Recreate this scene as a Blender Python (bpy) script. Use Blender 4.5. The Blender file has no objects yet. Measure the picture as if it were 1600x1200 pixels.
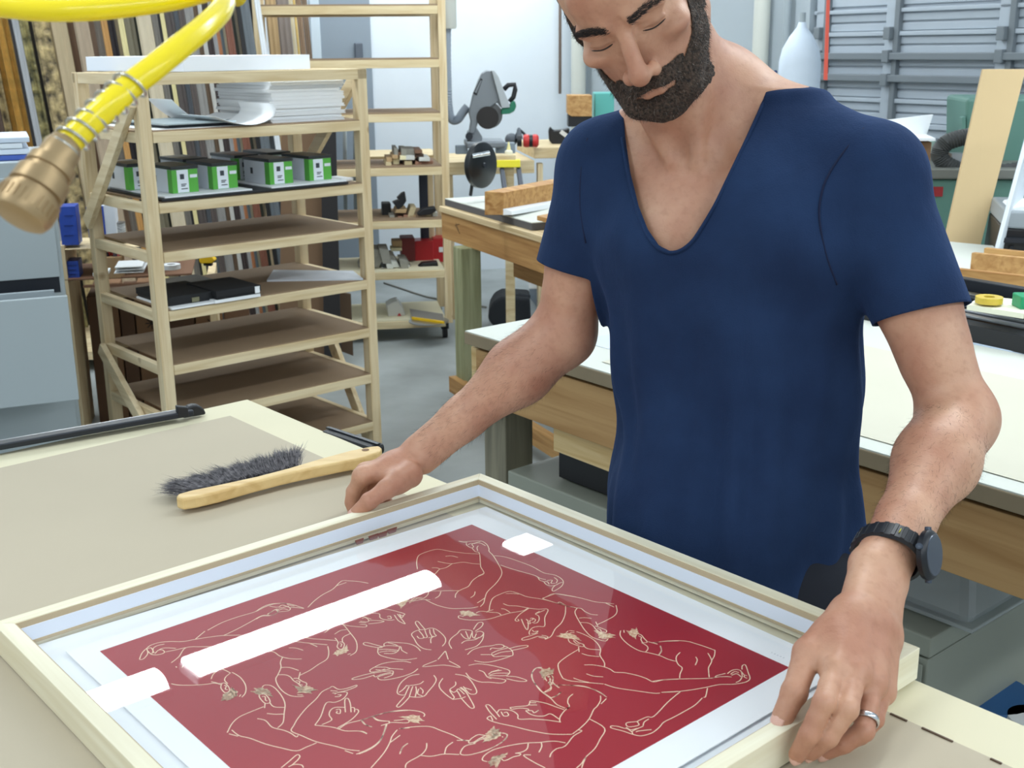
import bpy, bmesh, math, random
import numpy as np
from mathutils import Vector, Matrix, noise
random.seed(7)
S=bpy.context.scene
COL=S.collection
# ---------------------------------------------------------------- camera
CAM_H=1.5; FPX=1841.0; PITCH=math.radians(15.886); ROLL=math.radians(.578); YAW=math.radians(41.15)
def _basis():
    f=np.array([0,math.cos(PITCH),-math.sin(PITCH)]);r=np.array([1.,0,0]);d=np.cross(f,r)
    c,s=math.cos(ROLL),math.sin(ROLL)
    return np.array([c*r+s*d,-s*r+c*d,f])
RB=_basis()
cam_d=bpy.data.cameras.new('camera'); cam=bpy.data.objects.new('camera',cam_d); COL.objects.link(cam)
cam_d.sensor_width=36; cam_d.lens=FPX/1600*36; cam_d.clip_start=.02; cam_d.clip_end=60
rt,dn,fw=RB
cam.matrix_world=Matrix(((rt[0],-dn[0],-fw[0],0),(rt[1],-dn[1],-fw[1],0),(rt[2],-dn[2],-fw[2],CAM_H),(0,0,0,1)))
cam_d.dof.use_dof=True; cam_d.dof.focus_distance=1.55; cam_d.dof.aperture_fstop=16
S.camera=cam
S.view_settings.view_transform='Standard'; S.view_settings.look='None'; S.view_settings.gamma=1
S.view_settings.use_curve_mapping=False; S.view_settings.exposure=1.05
# ---------------------------------------------------------------- world
w=bpy.data.worlds.new('world'); S.world=w; w.use_nodes=True
w.node_tree.nodes['Background'].inputs[0].default_value=(.80,.93,1,1)
w.node_tree.nodes['Background'].inputs[1].default_value=.34
# ---------------------------------------------------------------- space helpers
CO=np.array([0,0,CAM_H])
CY,SY=math.cos(YAW),math.sin(YAW)
def W(u,v,z=0.): return Vector((CY*u-SY*v,SY*u+CY*v,z))     # workshop axes -> world
def ray(x,y): return np.array([(x-800)/FPX,(y-600)/FPX,1.])@RB
def at(x,y,d): return Vector(CO+ray(x,y)*d)                  # point seen at (x,y) at depth d
def onz(x,y,z):
    r=ray(x,y); return Vector(CO+r*((z-CAM_H)/r[2]))
def online(x,y,p):                                            # height on the vertical through p
    r=ray(x,y); t=(r[0]*p[0]+r[1]*p[1])/(r[0]**2+r[1]**2); return CAM_H+t*r[2]
def onplane(x,y,p,n):
    r=Vector(ray(x,y)); n=Vector(n); c=Vector(CO)
    return c+r*((Vector(p)-c).dot(n)/r.dot(n))
# ---------------------------------------------------------------- materials
def srgb(c):
    return tuple(((x/255)/12.92 if x/255<=.04045 else ((x/255+.055)/1.055)**2.4) for x in c)+(1,)
MATS={}
def mat(name,col,rough=.6,metal=0,noise_amt=0,scale=20,bump=0,bscale=60,stretch=None,col2=None,spec=None,emit=0,alpha=None,coat=0,detail=3,trans=0,sheen=0,rot=0,wave=0):
    if name in MATS: return MATS[name]
    m=bpy.data.materials.new(name); m.use_nodes=True; N=m.node_tree.nodes; L=m.node_tree.links
    b=N['Principled BSDF']; b.inputs['Roughness'].default_value=rough; b.inputs['Metallic'].default_value=metal
    c=srgb(col); b.inputs['Base Color'].default_value=c
    if spec is not None: b.inputs['Specular IOR Level'].default_value=spec
    if coat: b.inputs['Coat Weight'].default_value=coat
    if sheen: b.inputs['Sheen Weight'].default_value=sheen
    if trans: b.inputs['Transmission Weight'].default_value=trans
    if alpha is not None: b.inputs['Alpha'].default_value=alpha
    if emit:
        b.inputs['Emission Color'].default_value=c; b.inputs['Emission Strength'].default_value=emit
    if noise_amt or bump:
        tc=N.new('ShaderNodeTexCoord'); mp=N.new('ShaderNodeMapping'); L.new(tc.outputs['Object'],mp.inputs[0])
        mp.inputs['Rotation'].default_value=(0,0,rot)
        if stretch: mp.inputs['Scale'].default_value=stretch
    if noise_amt:
        n=N.new('ShaderNodeTexNoise'); n.inputs['Scale'].default_value=scale; n.inputs['Detail'].default_value=detail
        L.new(mp.outputs[0],n.inputs[0]); src=n.outputs[0]
        if wave:
            wv=N.new('ShaderNodeTexWave'); wv.inputs['Scale'].default_value=wave; wv.inputs['Distortion'].default_value=6; wv.inputs['Detail'].default_value=2
            L.new(mp.outputs[0],wv.inputs[0]); mm=N.new('ShaderNodeMath'); mm.operation='MULTIPLY'
            L.new(n.outputs[0],mm.inputs[0]); L.new(wv.outputs[0],mm.inputs[1]); m2=N.new('ShaderNodeMath'); m2.operation='ADD'
            L.new(mm.outputs[0],m2.inputs[0]); m2.inputs[1].default_value=.2; src=m2.outputs[0]
        r=N.new('ShaderNodeValToRGB'); r.color_ramp.elements[0].position=.5-.22; r.color_ramp.elements[1].position=.5+.22
        d=srgb(col2) if col2 else tuple(x*(1-noise_amt) for x in c[:3])+(1,)
        r.color_ramp.elements[0].color=d if noise_amt>=.99 or not col2 else tuple(c[i]*(1-noise_amt)+d[i]*noise_amt for i in range(4)); r.color_ramp.elements[1].color=c
        L.new(src,r.inputs[0]); L.new(r.outputs[0],b.inputs['Base Color'])
    if bump:
        n2=N.new('ShaderNodeTexNoise'); n2.inputs['Scale'].default_value=bscale; n2.inputs['Detail'].default_value=4
        L.new(mp.outputs[0],n2.inputs[0]); bp=N.new('ShaderNodeBump'); bp.inputs['Strength'].default_value=bump; bp.inputs['Distance'].default_value=.01
        L.new(n2.outputs[0],bp.inputs['Height']); L.new(bp.outputs[0],b.inputs['Normal'])
    MATS[name]=m; return m
def emis(name,col,st):
    m=bpy.data.materials.new(name); m.use_nodes=True; N=m.node_tree.nodes; N.clear()
    e=N.new('ShaderNodeEmission'); e.inputs[0].default_value=tuple(col)+(1,); e.inputs[1].default_value=st
    o=N.new('ShaderNodeOutputMaterial'); m.node_tree.links.new(e.outputs[0],o.inputs[0]); return m
def pane_mat(name,tint=(.97,1,1),refl=1.0,rough=.0,ior=1.5,base=0.,haze=None):
    m=bpy.data.materials.new(name); m.use_nodes=True; N=m.node_tree.nodes; N.clear(); L=m.node_tree.links
    t=N.new('ShaderNodeBsdfTransparent'); t.inputs[0].default_value=tuple(tint)+(1,)
    g=N.new('ShaderNodeBsdfGlossy'); g.inputs['Roughness'].default_value=rough
    f=N.new('ShaderNodeFresnel'); f.inputs[0].default_value=ior
    ge=N.new('ShaderNodeNewGeometry'); ma=N.new('ShaderNodeMath'); ma.operation='MULTIPLY_ADD'; ma.inputs[1].default_value=1/ior-ior; ma.inputs[2].default_value=ior
    L.new(ge.outputs['Backfacing'],ma.inputs[0]); L.new(ma.outputs[0],f.inputs[0])
    mu=N.new('ShaderNodeMath'); mu.operation='MULTIPLY_ADD'; mu.inputs[1].default_value=refl; mu.inputs[2].default_value=base; L.new(f.outputs[0],mu.inputs[0])
    x=N.new('ShaderNodeMixShader'); L.new(mu.outputs[0],x.inputs[0]); L.new(g.outputs[0],x.inputs[2])
    if haze:
        d=N.new('ShaderNodeBsdfDiffuse'); d.inputs[0].default_value=srgb(haze[0]); x2=N.new('ShaderNodeMixShader'); x2.inputs[0].default_value=haze[1]
        L.new(t.outputs[0],x2.inputs[1]); L.new(d.outputs[0],x2.inputs[2]); L.new(x2.outputs[0],x.inputs[1])
    else: L.new(t.outputs[0],x.inputs[1])
    o=N.new('ShaderNodeOutputMaterial'); L.new(x.outputs[0],o.inputs[0]); return m
def wood(name,col,col2,stretch=(30,2,30),rot=0.,rough=.6,scale=1.5,knots=False):
    """grain running along local y after rot"""
    if name in MATS: return MATS[name]
    m=bpy.data.materials.new(name); m.use_nodes=True; N=m.node_tree.nodes; L=m.node_tree.links
    b=N['Principled BSDF']; b.inputs['Roughness'].default_value=rough; b.inputs['Specular IOR Level'].default_value=.3
    tc=N.new('ShaderNodeTexCoord'); mp=N.new('ShaderNodeMapping'); mp.vector_type='POINT'
    r0=N.new('ShaderNodeVectorRotate'); r0.rotation_type='Z_AXIS'; r0.inputs['Angle'].default_value=rot
    L.new(tc.outputs['Object'],r0.inputs[0]); L.new(r0.outputs[0],mp.inputs[0]); mp.inputs['Scale'].default_value=stretch
    n=N.new('ShaderNodeTexNoise'); n.inputs['Scale'].default_value=scale; n.inputs['Detail'].default_value=6; n.inputs['Distortion'].default_value=.6
    L.new(mp.outputs[0],n.inputs[0])
    r=N.new('ShaderNodeValToRGB'); r.color_ramp.elements[0].position=.32; r.color_ramp.elements[1].position=.62
    r.color_ramp.elements[0].color=srgb(col2); r.color_ramp.elements[1].color=srgb(col)
    L.new(n.outputs[0],r.inputs[0]); out=r.outputs[0]
    if knots:
        v=N.new('ShaderNodeTexVoronoi'); v.inputs['Scale'].default_value=4.5; L.new(r0.outputs[0],v.inputs[0])
        rr=N.new('ShaderNodeValToRGB'); rr.color_ramp.elements[0].position=.035; rr.color_ramp.elements[1].position=.09
        rr.color_ramp.elements[0].color=(.35,.22,.12,1); rr.color_ramp.elements[1].color=(1,1,1,1); L.new(v.outputs['Distance'],rr.inputs[0])
        mx=N.new('ShaderNodeMix'); mx.data_type='RGBA'; mx.blend_type='MULTIPLY'; mx.inputs[0].default_value=1
        L.new(out,mx.inputs[6]); L.new(rr.outputs[0],mx.inputs[7]); out=mx.outputs[2]
    L.new(out,b.inputs['Base Color'])
    bp=N.new('ShaderNodeBump'); bp.inputs['Strength'].default_value=.15; bp.inputs['Distance'].default_value=.002
    L.new(n.outputs[0],bp.inputs['Height']); L.new(bp.outputs[0],b.inputs['Normal'])
    MATS[name]=m; return m
# ---------------------------------------------------------------- mesh builder (world coordinates)
class MB:
    def __init__(s): s.v=[]; s.f=[]; s.mi=[]; s.cur=0
    def add(s,vs,fs):
        o=len(s.v); s.v+= [tuple(v) for v in vs]; s.f+=[tuple(i+o for i in f) for f in fs]; s.mi+=[s.cur]*len(fs); return s
    def hexa(s,P):   # 8 points: bottom 4 ccw, top 4
        return s.add(P,[(3,2,1,0),(4,5,6,7),(0,1,5,4),(1,2,6,5),(2,3,7,6),(3,0,4,7)])
    def box(s,u0,v0,z0,u1,v1,z1,fr=W):
        u0,u1=min(u0,u1),max(u0,u1); v0,v1=min(v0,v1),max(v0,v1); z0,z1=min(z0,z1),max(z0,z1)
        return s.hexa([fr(u0,v0,z0),fr(u1,v0,z0),fr(u1,v1,z0),fr(u0,v1,z0),fr(u0,v0,z1),fr(u1,v0,z1),fr(u1,v1,z1),fr(u0,v1,z1)])
    def bar(s,a,b,wd,th,up=(0,0,1)):   # rectangular bar between points: wd sideways, th along up
        a=Vector(a); b=Vector(b); d=(b-a).normalized(); up=Vector(up); sd=d.cross(up)
        if sd.length<1e-4: sd=d.cross(Vector((1,0,0)))
        sd.normalize(); up=sd.cross(d).normalized(); sd=sd*wd/2; up=up*th/2
        return s.hexa([a-sd-up,a+sd-up,b+sd-up,b-sd-up,a-sd+up,a+sd+up,b+sd+up,b-sd+up])
    def tube(s,pts,rad,n=12,caps=True):
        pts=[Vector(p) for p in pts]; rs=rad if hasattr(rad,'__len__') else [rad]*len(pts)
        t0=(pts[1]-pts[0]).normalized(); a=t0.cross(Vector((0,0,1)))
        if a.length<1e-3: a=t0.cross(Vector((1,0,0)))
        a.normalize(); vs=[]; fs=[]; k=len(pts)
        for i,p in enumerate(pts):
            t=(pts[min(i+1,k-1)]-pts[max(i-1,0)]).normalized(); a=(a-t*a.dot(t)).normalized(); b=t.cross(a)
            for j in range(n):
                an=2*math.pi*j/n; vs.append(p+(a*math.cos(an)+b*math.sin(an))*rs[i])
        for i in range(k-1):
            for j in range(n):
                j2=(j+1)%n; fs.append((i*n+j,i*n+j2,(i+1)*n+j2,(i+1)*n+j))
        if caps: fs.append(tuple(range(n-1,-1,-1))); fs.append(tuple((k-1)*n+j for j in range(n)))
        return s.add(vs,fs)
    def cyl(s,a,b,r,n=20,r2=None): return s.tube([a,b],[r,r if r2 is None else r2],n)
    def lathe(s,base,axis,prof,n=28):   # prof: (distance along axis, radius)
        base=Vector(base); axis=Vector(axis).normalized()
        a=axis.cross(Vector((0,0,1)))
        if a.length<1e-3: a=Vector((1,0,0))
        a.normalize(); b=axis.cross(a); vs=[]; fs=[]
        for h,r in prof:
            for j in range(n):
                an=2*math.pi*j/n; vs.append(base+axis*h+(a*math.cos(an)+b*math.sin(an))*max(r,1e-5))
        for i in range(len(prof)-1):
            for j in range(n):
                j2=(j+1)%n; fs.append((i*n+j,i*n+j2,(i+1)*n+j2,(i+1)*n+j))
        fs.append(tuple(range(n-1,-1,-1))); fs.append(tuple((len(prof)-1)*n+j for j in range(n)))
        return s.add(vs,fs)
    def prism(s,poly,off):   # poly: world points, extruded by vector off
        off=Vector(off); n=len(poly); P=[Vector(p) for p in poly]
        return s.add(P+[p+off for p in P],[tuple(range(n-1,-1,-1)),tuple(range(n,2*n))]+[(i,(i+1)%n,(i+1)%n+n,i+n) for i in range(n)])
    def quad(s,a,b,c,d): return s.add([a,b,c,d],[(0,1,2,3)])
    def ball(s,c,r,n=16,m=10,sc=(1,1,1)):
        c=Vector(c); vs=[];fs=[]
        for i in range(m+1):
            t=math.pi*i/m
            for j in range(n):
                a=2*math.pi*j/n; vs.append(c+Vector((r*sc[0]*math.sin(t)*math.cos(a),r*sc[1]*math.sin(t)*math.sin(a),r*sc[2]*math.cos(t))))
        for i in range(m):
            for j in range(n):
                j2=(j+1)%n; fs.append((i*n+j,(i+1)*n+j,(i+1)*n+j2,i*n+j2))
        return s.add(vs,fs)
def tag(o,label=None,cat=None,group=None,kind=None):
    if label: o['label']=label
    if cat: o['category']=cat
    if group: o['group']=group
    if kind: o['kind']=kind
    return o
def thing(name,label,cat,loc,group=None,rz=0.):
    o=bpy.data.objects.new(name,None); COL.objects.link(o); o.location=loc; o.rotation_euler=(0,0,rz); o.empty_display_size=.05
    o['_m']=0; del o['_m']
    return tag(o,label,cat,group)
def build(name,mb,mats,parent=None,bevel=0,smooth=False,label=None,cat=None,group=None,kind=None,auto=False,origin=None):
    me=bpy.data.meshes.new(name); me.from_pydata([tuple(v) for v in mb.v],[],mb.f)
    if not isinstance(mats,(list,tuple)): mats=[mats]
    for m in mats: me.materials.append(m)
    for p,i in zip(me.polygons,mb.mi): p.material_index=min(i,len(mats)-1)
    bm=bmesh.new(); bm.from_mesh(me); bmesh.ops.recalc_face_normals(bm,faces=bm.faces); bm.to_mesh(me); bm.free()
    if parent is None:
        if origin is None:
            V=np.array([tuple(v) for v in mb.v]); origin=Vector(((V[:,0].min()+V[:,0].max())/2,(V[:,1].min()+V[:,1].max())/2,V[:,2].min()))
        else: origin=Vector(origin)
        me.transform(Matrix.Translation(-origin)); o=bpy.data.objects.new(name,me); o.location=origin
    else:
        chain=Matrix.Identity(4); q=parent; ms=[]
        while q: ms.append(Matrix.LocRotScale(q.location,q.rotation_euler,q.scale)); q=q.parent
        for M in reversed(ms): chain=chain@M
        me.transform(chain.inverted()); o=bpy.data.objects.new(name,me); o.parent=parent
    COL.objects.link(o)
    if smooth:
        for p in me.polygons: p.use_smooth=True
    if auto:
        try:
            me.shade_smooth(); me.set_sharp_from_angle(angle=math.radians(35))
        except Exception: pass
    if bevel:
        md=o.modifiers.new('bevel','BEVEL'); md.width=bevel; md.segments=2; md.limit_method='ANGLE'
    return tag(o,label,cat,group,kind)
def copy_thing(root,loc=None,rz=None,label=None):
    r=root.copy(); COL.objects.link(r)
    if loc is not None: r.location=loc
    if rz is not None: r.rotation_euler=(0,0,rz)
    if label: r['label']=label
    for ch in list(root.children):
        c=ch.copy(); COL.objects.link(c); c.parent=r
        for g in list(ch.children):
            d=g.copy(); COL.objects.link(d); d.parent=c
    return r
def structure(name,mb,m,parent=None,**k): return build(name,mb,m,parent,kind='structure' if parent is None else None,**k)
GL={ # 5x7 stroke letters for printed words
}
# ================================================================ materials shared
PINE=wood('pine',(234,216,180),(210,186,144),rot=-YAW,knots=True)
PINEV=wood('pine_upright',(230,211,174),(206,179,135),stretch=(30,30,2),knots=True)
PINE_X=wood('pine_across',(233,215,178),(208,183,140),stretch=(2,30,30),rot=-YAW,knots=True)
BEAM=wood('amber_lumber',(196,152,96),(160,112,62),stretch=(30,1.5,30),rot=-YAW)
BEAMX=wood('amber_lumber_across',(200,158,104),(166,120,70),stretch=(1.5,30,30),rot=-YAW)
TREATED=wood('treated_post',(176,178,142),(138,140,104),stretch=(18,18,1.5),rough=.8)
MDF=mat('hardboard',(152,128,102),rough=.75,noise_amt=.12,scale=6)
WHITE=mat('white_board',(242,245,248),rough=.7)
PAPER=mat('white_paper',(246,248,250),rough=.8)
BLACK=mat('black_plastic',(22,23,28),rough=.45)
BLACKM=mat('black_metal',(38,42,50),rough=.4,metal=.3)
GREYCAB=mat('grey_enamel',(158,168,174),rough=.45)
BENCHTOP=mat('pale_bench_top',(212,215,206),rough=.7,noise_amt=.06,scale=3)
STEEL=mat('steel',(170,172,176),rough=.3,metal=.9)
KRAFT=mat('kraft_paper',(192,180,158),rough=.85,noise_amt=.07,scale=2.5,bump=.05,bscale=8)
KRAFT_EDGE=mat('bare_edge_board',(224,216,186),rough=.75,noise_amt=.05,scale=4)
# ================================================================ lights: rows of fluorescent wraparound fixtures
TUBE=emis('tube_glow',(.90,.97,1.0),15.0)
HOUS=mat('lamp_housing',(225,230,232),rough=.5)
def fixture(u,v,label,z=2.6,L=1.2):
    t=thing('ceiling_light',label,'light',W(u+L/2,v,z),'fluorescent fixtures in rows overhead')
    build('housing',MB().box(u,v-.085,z+.045,u+L,v+.085,z+.085),HOUS,t,bevel=.006)
    mb=MB(); pr=[]
    for k in range(9):
        a=math.pi*k/8; pr.append((v-.078*math.cos(a),z+.045-.045*math.sin(a)))
    mb.prism([W(u+.01,a,b) for a,b in pr],W(L-.02,0,0)); build('diffuser',mb,TUBE,t)
    return t
rows=[(3.93,[(.44),(1.745),(3.42),(4.9)],2.6),(5.9,[1.9,3.4,4.9,6.4],2.6),(1.0,[1.6,3.1,4.6,-1.4],2.6),(-1.6,[-1.2,.3,1.8,3.3],2.6)]  # second row is unseen, added to brighten the white wall
rn=['row over the mouldings rack side','row along the white wall','row over the man','row behind the camera']
for (v,us,z),nm in zip(rows,('over the shelf rack','added to brighten the white wall','over the benches','farthest from the racks')):
    for i,u in enumerate(us): fixture(u,v,('first','second','third','fourth')[i]+' fluorescent ceiling light in the row '+nm,z)
# ================================================================ shell
FLOORM=mat('concrete',(176,182,182),rough=.55,noise_amt=.9,col2=(128,132,130),scale=2.2,detail=8,bump=.1,bscale=12)
mb=MB().box(-4,-3,-.1,9.5,10,0); structure('floor',mb,FLOORM)
WB=math.radians(14)       # back wall direction
wp=at(750,150,8.0); wp.z=0
bd=Vector((math.cos(WB),math.sin(WB),0)); bn=Vector((-math.sin(WB),math.cos(WB),0))
corner=onplane(893,100,wp,bn); corner.z=0
WALLM=mat('painted_block',(232,240,248),rough=.75,noise_amt=.10,scale=1.5,detail=6,bump=.25,bscale=6)
def brickwall(name,a,b,thick,h,m):
    a=Vector(a);b=Vector(b); d=(b-a).normalized(); n=Vector((-d.y,d.x,0))
    mb=MB().prism([a,b,b+n*thick,a+n*thick],(0,0,h)); return structure(name,mb,m)
left_end=onplane(-260,100,wp,bn); left_end.z=0
brickwall('wall_back',left_end-bd*1.5,corner+bd*.3,.2,3.6,WALLM)
def block_wall_mat(name,c,dark,dirv):
    m=mat(name,c,rough=.8,noise_amt=.12,scale=1.3,detail=7,bump=.2,bscale=7)
    return m
GA=math.radians(-59)
gd=Vector((math.cos(GA),math.sin(GA),0)); gn=Vector((-gd.y,gd.x,0)) # gn points away to the right
SIDEM=mat('grey_block',(178,188,195),rough=.8,noise_amt=.12,scale=1.5,detail=6,bump=.2,bscale=6)
gplane=lambda x,y,off=0.: onplane(x,y,corner-gn*off,gn)
def gpos(x):  # distance along side wall at pixel column
    return (gplane(x,80)-corner).dot(gd)
g0=gpos(1262); gEnd=gpos(1750)
mb=MB().prism([corner,corner+gd*g0,corner+gd*g0+gn*.2,corner+gn*.2],(0,0,3.6)); structure('wall_right',mb,SIDEM)
mb=MB().prism([corner+gd*gEnd,corner+gd*(gEnd+4),corner+gd*(gEnd+4)+gn*.2,corner+gd*gEnd+gn*.2],(0,0,3.6)); structure('wall_right',mb,SIDEM)
# roll-up door: horizontal ribbed sections with stiles
DOORM=mat('door_steel',(176,186,196),rough=.5,noise_amt=.08,scale=3)
DOORD=mat('door_track',(118,126,132),rough=.5)
def gbox(mb,s0,s1,z0,z1,o0,o1):
    P=[corner+gd*s0-gn*o0,corner+gd*s1-gn*o0,corner+gd*s1-gn*o1,corner+gd*s0-gn*o1]
    return mb.hexa([p+Vector((0,0,z0)) for p in P]+[p+Vector((0,0,z1)) for p in P])
dz=lambda x,y: gplane(x,y).z
root=structure('door_1',gbox(MB(),g0,gEnd,0,3.4,-.12,-.06),DOORM)
zs=[0,.28,.56,.84,1.12,1.40,1.68,1.96,2.24,2.52,2.8,3.1]
z_lines=[dz(1460,y) for y in (161,124,87,52,12,-25,-60)]
zl=lambda y: dz(1460,y)
ribs=MB(); edges=[3.35]+[zl(y) for y in (-60,13,51,88,124,161,200,240,280,330,390)]+[.02]
for hi,lo in zip(edges[:-1],edges[1:]):
    h=hi-lo; gbox(ribs,g0,gEnd,lo+h*.12,lo+h*.46,-.06,-.048); gbox(ribs,g0,gEnd,lo+h*.54,lo+h*.88,-.06,-.048)
build('panel_rib',ribs,DOORM,root,bevel=.004)
for i,(y,wd) in enumerate(((-60,.03),(13,.02),(51,.022),(88,.034),(124,.034),(161,.022),(200,.025),(240,.034))):
    zz=zl(y); big=wd>.03
    build('strut',gbox(MB(),g0,gEnd,zz-wd/2,zz+wd/2,-.05,.0 if big else -.03),DOORD if big else DOORM,root,bevel=.004)
for x in (1384,1561,1275):
    s=gpos(x); build('stile',gbox(MB(),s-.04,s+.02,0,3.3,-.05,-.03),DOORM,root,bevel=.003)
    build('stile_edge',gbox(MB(),s+.02,s+.05,0,3.3,-.05,-.02),DOORD,root,bevel=.003)
    for y in (52,88,125): zz=dz(x,y); build('hinge',gbox(MB(),s-.02,s+.02,zz-.03,zz+.03,-.03,.008),DOORD,root,bevel=.004)
# pipes up the wall and in the corner
def vpipe(x,off,r,label,m,z0=0,z1=3.5,name='wall_pipe',d=None):
    p=gplane(x,100,off); p=Vector((p.x,p.y,0)); mb=MB().cyl(p+Vector((0,0,z0)),p+Vector((0,0,z1)),r)
    for zc in (1.0,1.9,2.7): mb.cyl(p+Vector((0,0,zc)),p+Vector((0,0,zc+.03)),r*1.3)
    return build(name,mb,m,smooth=False,auto=True,label=label,cat='pipe')
PIPEM=mat('cream_pipe',(206,208,200),rough=.5)
vpipe(904,.08,.05,'thick cream vertical pipe standing in the far corner of the white wall',PIPEM)
vpipe(1187,.06,.045,'cream vertical pipe on the grey wall beside the roll-up door',PIPEM)
vpipe(1226,.05,.02,'thin grey conduit between the cream pipe and the roll-up door',GREYCAB)
p=wp+bd*((corner-wp).dot(bd)-.1)-bn*.06
build('wall_conduit',MB().cyl(Vector((p.x,p.y,1.2)),Vector((p.x,p.y,3.5)),.010),mat('rusty_conduit',(150,130,120),rough=.6),smooth=True,label='thin brownish conduit left of the thick corner pipe',cat='pipe')
# grey steel door in the back wall, behind the tall shelving
def bpos(x,y=100): return (onplane(x,y,wp,bn)-wp).dot(bd)
def bbox(mb,s0,s1,z0,z1,o0,o1):
    P=[wp+bd*s0-bn*o0,wp+bd*s1-bn*o0,wp+bd*s1-bn*o1,wp+bd*s0-bn*o1]
    return mb.hexa([p+Vector((0,0,z0)) for p in P]+[p+Vector((0,0,z1)) for p in P])
s0,s1=bpos(502),bpos(580)
r=structure('door_2',bbox(MB(),s0,s1,0,2.25,.0,.035),mat('grey_door',(140,152,164),rough=.5))
build('door_frame',bbox(bbox(MB(),s0-.06,s0,0,2.3,0,.05),s0-.06,s1+.0,2.25,2.31,0,.05),mat('pale_trim',(205,218,228),rough=.6),r,bevel=.004)
zz=onplane(561,82,wp,bn).z; sh=bpos(561)
build('door_handle',bbox(MB(),sh-.03,sh+.02,zz-.06,zz+.06,.035,.07),mat('dark_handle',(90,98,110),rough=.4),r,bevel=.005)
# ================================================================ front work table
TZ=.905
tab=thing('work_table','large kraft paper covered work table under the picture frame, pale wood edges','table',W(.3,1.0,0))
u1=.972; v1=1.83; u0=-.9; v0=-.1
build('table_top',MB().box(u0,v0,TZ-.034,u1,v1,TZ-.002),KRAFT_EDGE,tab,bevel=.003)
build('paper_cover',MB().box(u0,v0,TZ-.002,u1-.075,v1-.075,TZ),KRAFT,tab)
build('paper_border',MB().box(u1-.078,v0+.2,TZ-.0025,u1,.30,TZ+.0012),KRAFT_EDGE,tab)
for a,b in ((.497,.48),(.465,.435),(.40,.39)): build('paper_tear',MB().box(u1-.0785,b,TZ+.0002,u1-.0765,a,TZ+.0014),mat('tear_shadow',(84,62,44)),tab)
for uu in (u0+.1,u1-.1):
    for vv in (v0+.1,v1-.1): build('leg',MB().box(uu-.045,vv-.045,0,uu+.045,vv+.045,TZ-.034),PINEV,tab,bevel=.004)
build('apron',MB().box(u0+.06,v1-.11,TZ-.14,u1-.06,v1-.07,TZ-.034),PINE_X,tab)
build('apron',MB().box(u1-.1,v0+.06,TZ-.14,u1-.06,v1-.06,TZ-.034),PINE,tab)
# mat cutter straight-edge along far side of the table
mc=thing('straight_edge_cutter','dark steel straight-edge bar with a black end grip along the far table edge','tool',W(.3,1.87,TZ))
a=onz(300,643,TZ+.012); b=onz(-40,703,TZ+.012)
dr=(a-b).normalized()
build('bar',MB().bar(b-dr*.4,a,.022,.010),BLACKM,mc,bevel=.002)
sd=Vector((-dr.y,dr.x,0))
build('rail',MB().bar(b-dr*.4+sd*.018+Vector((0,0,-.004)),a+sd*.018-dr*.02+Vector((0,0,-.004)),.012,.012),STEEL,mc,bevel=.002)
mb=MB(); 
gp=[]
for k in range(11):
    an=math.radians(-10+200*k/10); gp.append(a+dr*(.004-.020*math.cos(an))+Vector((0,0,-.010+.020*max(0,math.sin(an)))))
mb.prism(gp,sd*.018); build('end_grip',mb,BLACK,mc,bevel=.004)
mb=MB().prism([a-dr*.028+Vector((0,0,-.004)),a-dr*.008+Vector((0,0,-.004)),a-dr*.010+Vector((0,0,.012)),a-dr*.028+Vector((0,0,.017))],-sd*.012); build('clamp_block',mb,BLACK,mc,bevel=.002)
bb=thing('black_bar','black round-edged bar lying past the right table edge beside the brush handle','tool',W(1.0,1.55,TZ))
a=onz(512,677,TZ-.008); b=onz(592,704,TZ-.008)
build('bar',MB().bar(a,b,.028,.018),BLACK,bb,bevel=.006); build('edge_strip',MB().bar(a+Vector((0,0,.010)),b+Vector((0,0,.010)),.006,.003),BLACKM,bb)
build('support_bracket',MB().box(.95,1.5,TZ-.03,1.01,1.56,TZ-.018),BLACKM,bb)
# ================================================================ picture frame, print, glazing
FZ=.94; FB=.9075
FWOOD=wood('frame_wood',(238,232,208),(224,214,184),stretch=(1.5,40,40),rot=-YAW,rough=.5)
FWOODY=wood('frame_wood_y',(238,232,208),(224,214,184),stretch=(40,1.5,40),rot=-YAW,rough=.5)
LIP=mat('frame_inner_tan',(190,170,138),rough=.6)
fu0,fu1,fv0,fv1=.318,.968,.513,1.176; ft=.0165
fr=thing('picture_frame','pale natural wood picture frame held by the man around the red print','picture frame',W((fu0+fu1)/2,(fv0+fv1)/2,FB))
def mitred(mb,a0,a1,b0,b1,z0,z1,side,t,fu=(fu0,fu1,fv0,fv1),ins=0.):
    U0,U1,V0,V1=fu[0]+ins,fu[1]-ins,fu[2]+ins,fu[3]-ins
    q={'back':[(U0,V1),(U1,V1),(U1-t,V1-t),(U0+t,V1-t)],'front':[(U0,V0),(U1,V0),(U1-t,V0+t),(U0+t,V0+t)],
       'left':[(U0,V0),(U0,V1),(U0+t,V1-t),(U0+t,V0+t)],'right':[(U1,V0),(U1,V1),(U1-t,V1-t),(U1-t,V0+t)]}[side]
    return mb.prism([W(x,y,z0) for x,y in q],(0,0,z1-z0))
def mit(side,z0,z1,t,ins): return mitred(MB(),0,0,0,0,z0,z1,side,t,ins=ins)
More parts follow.
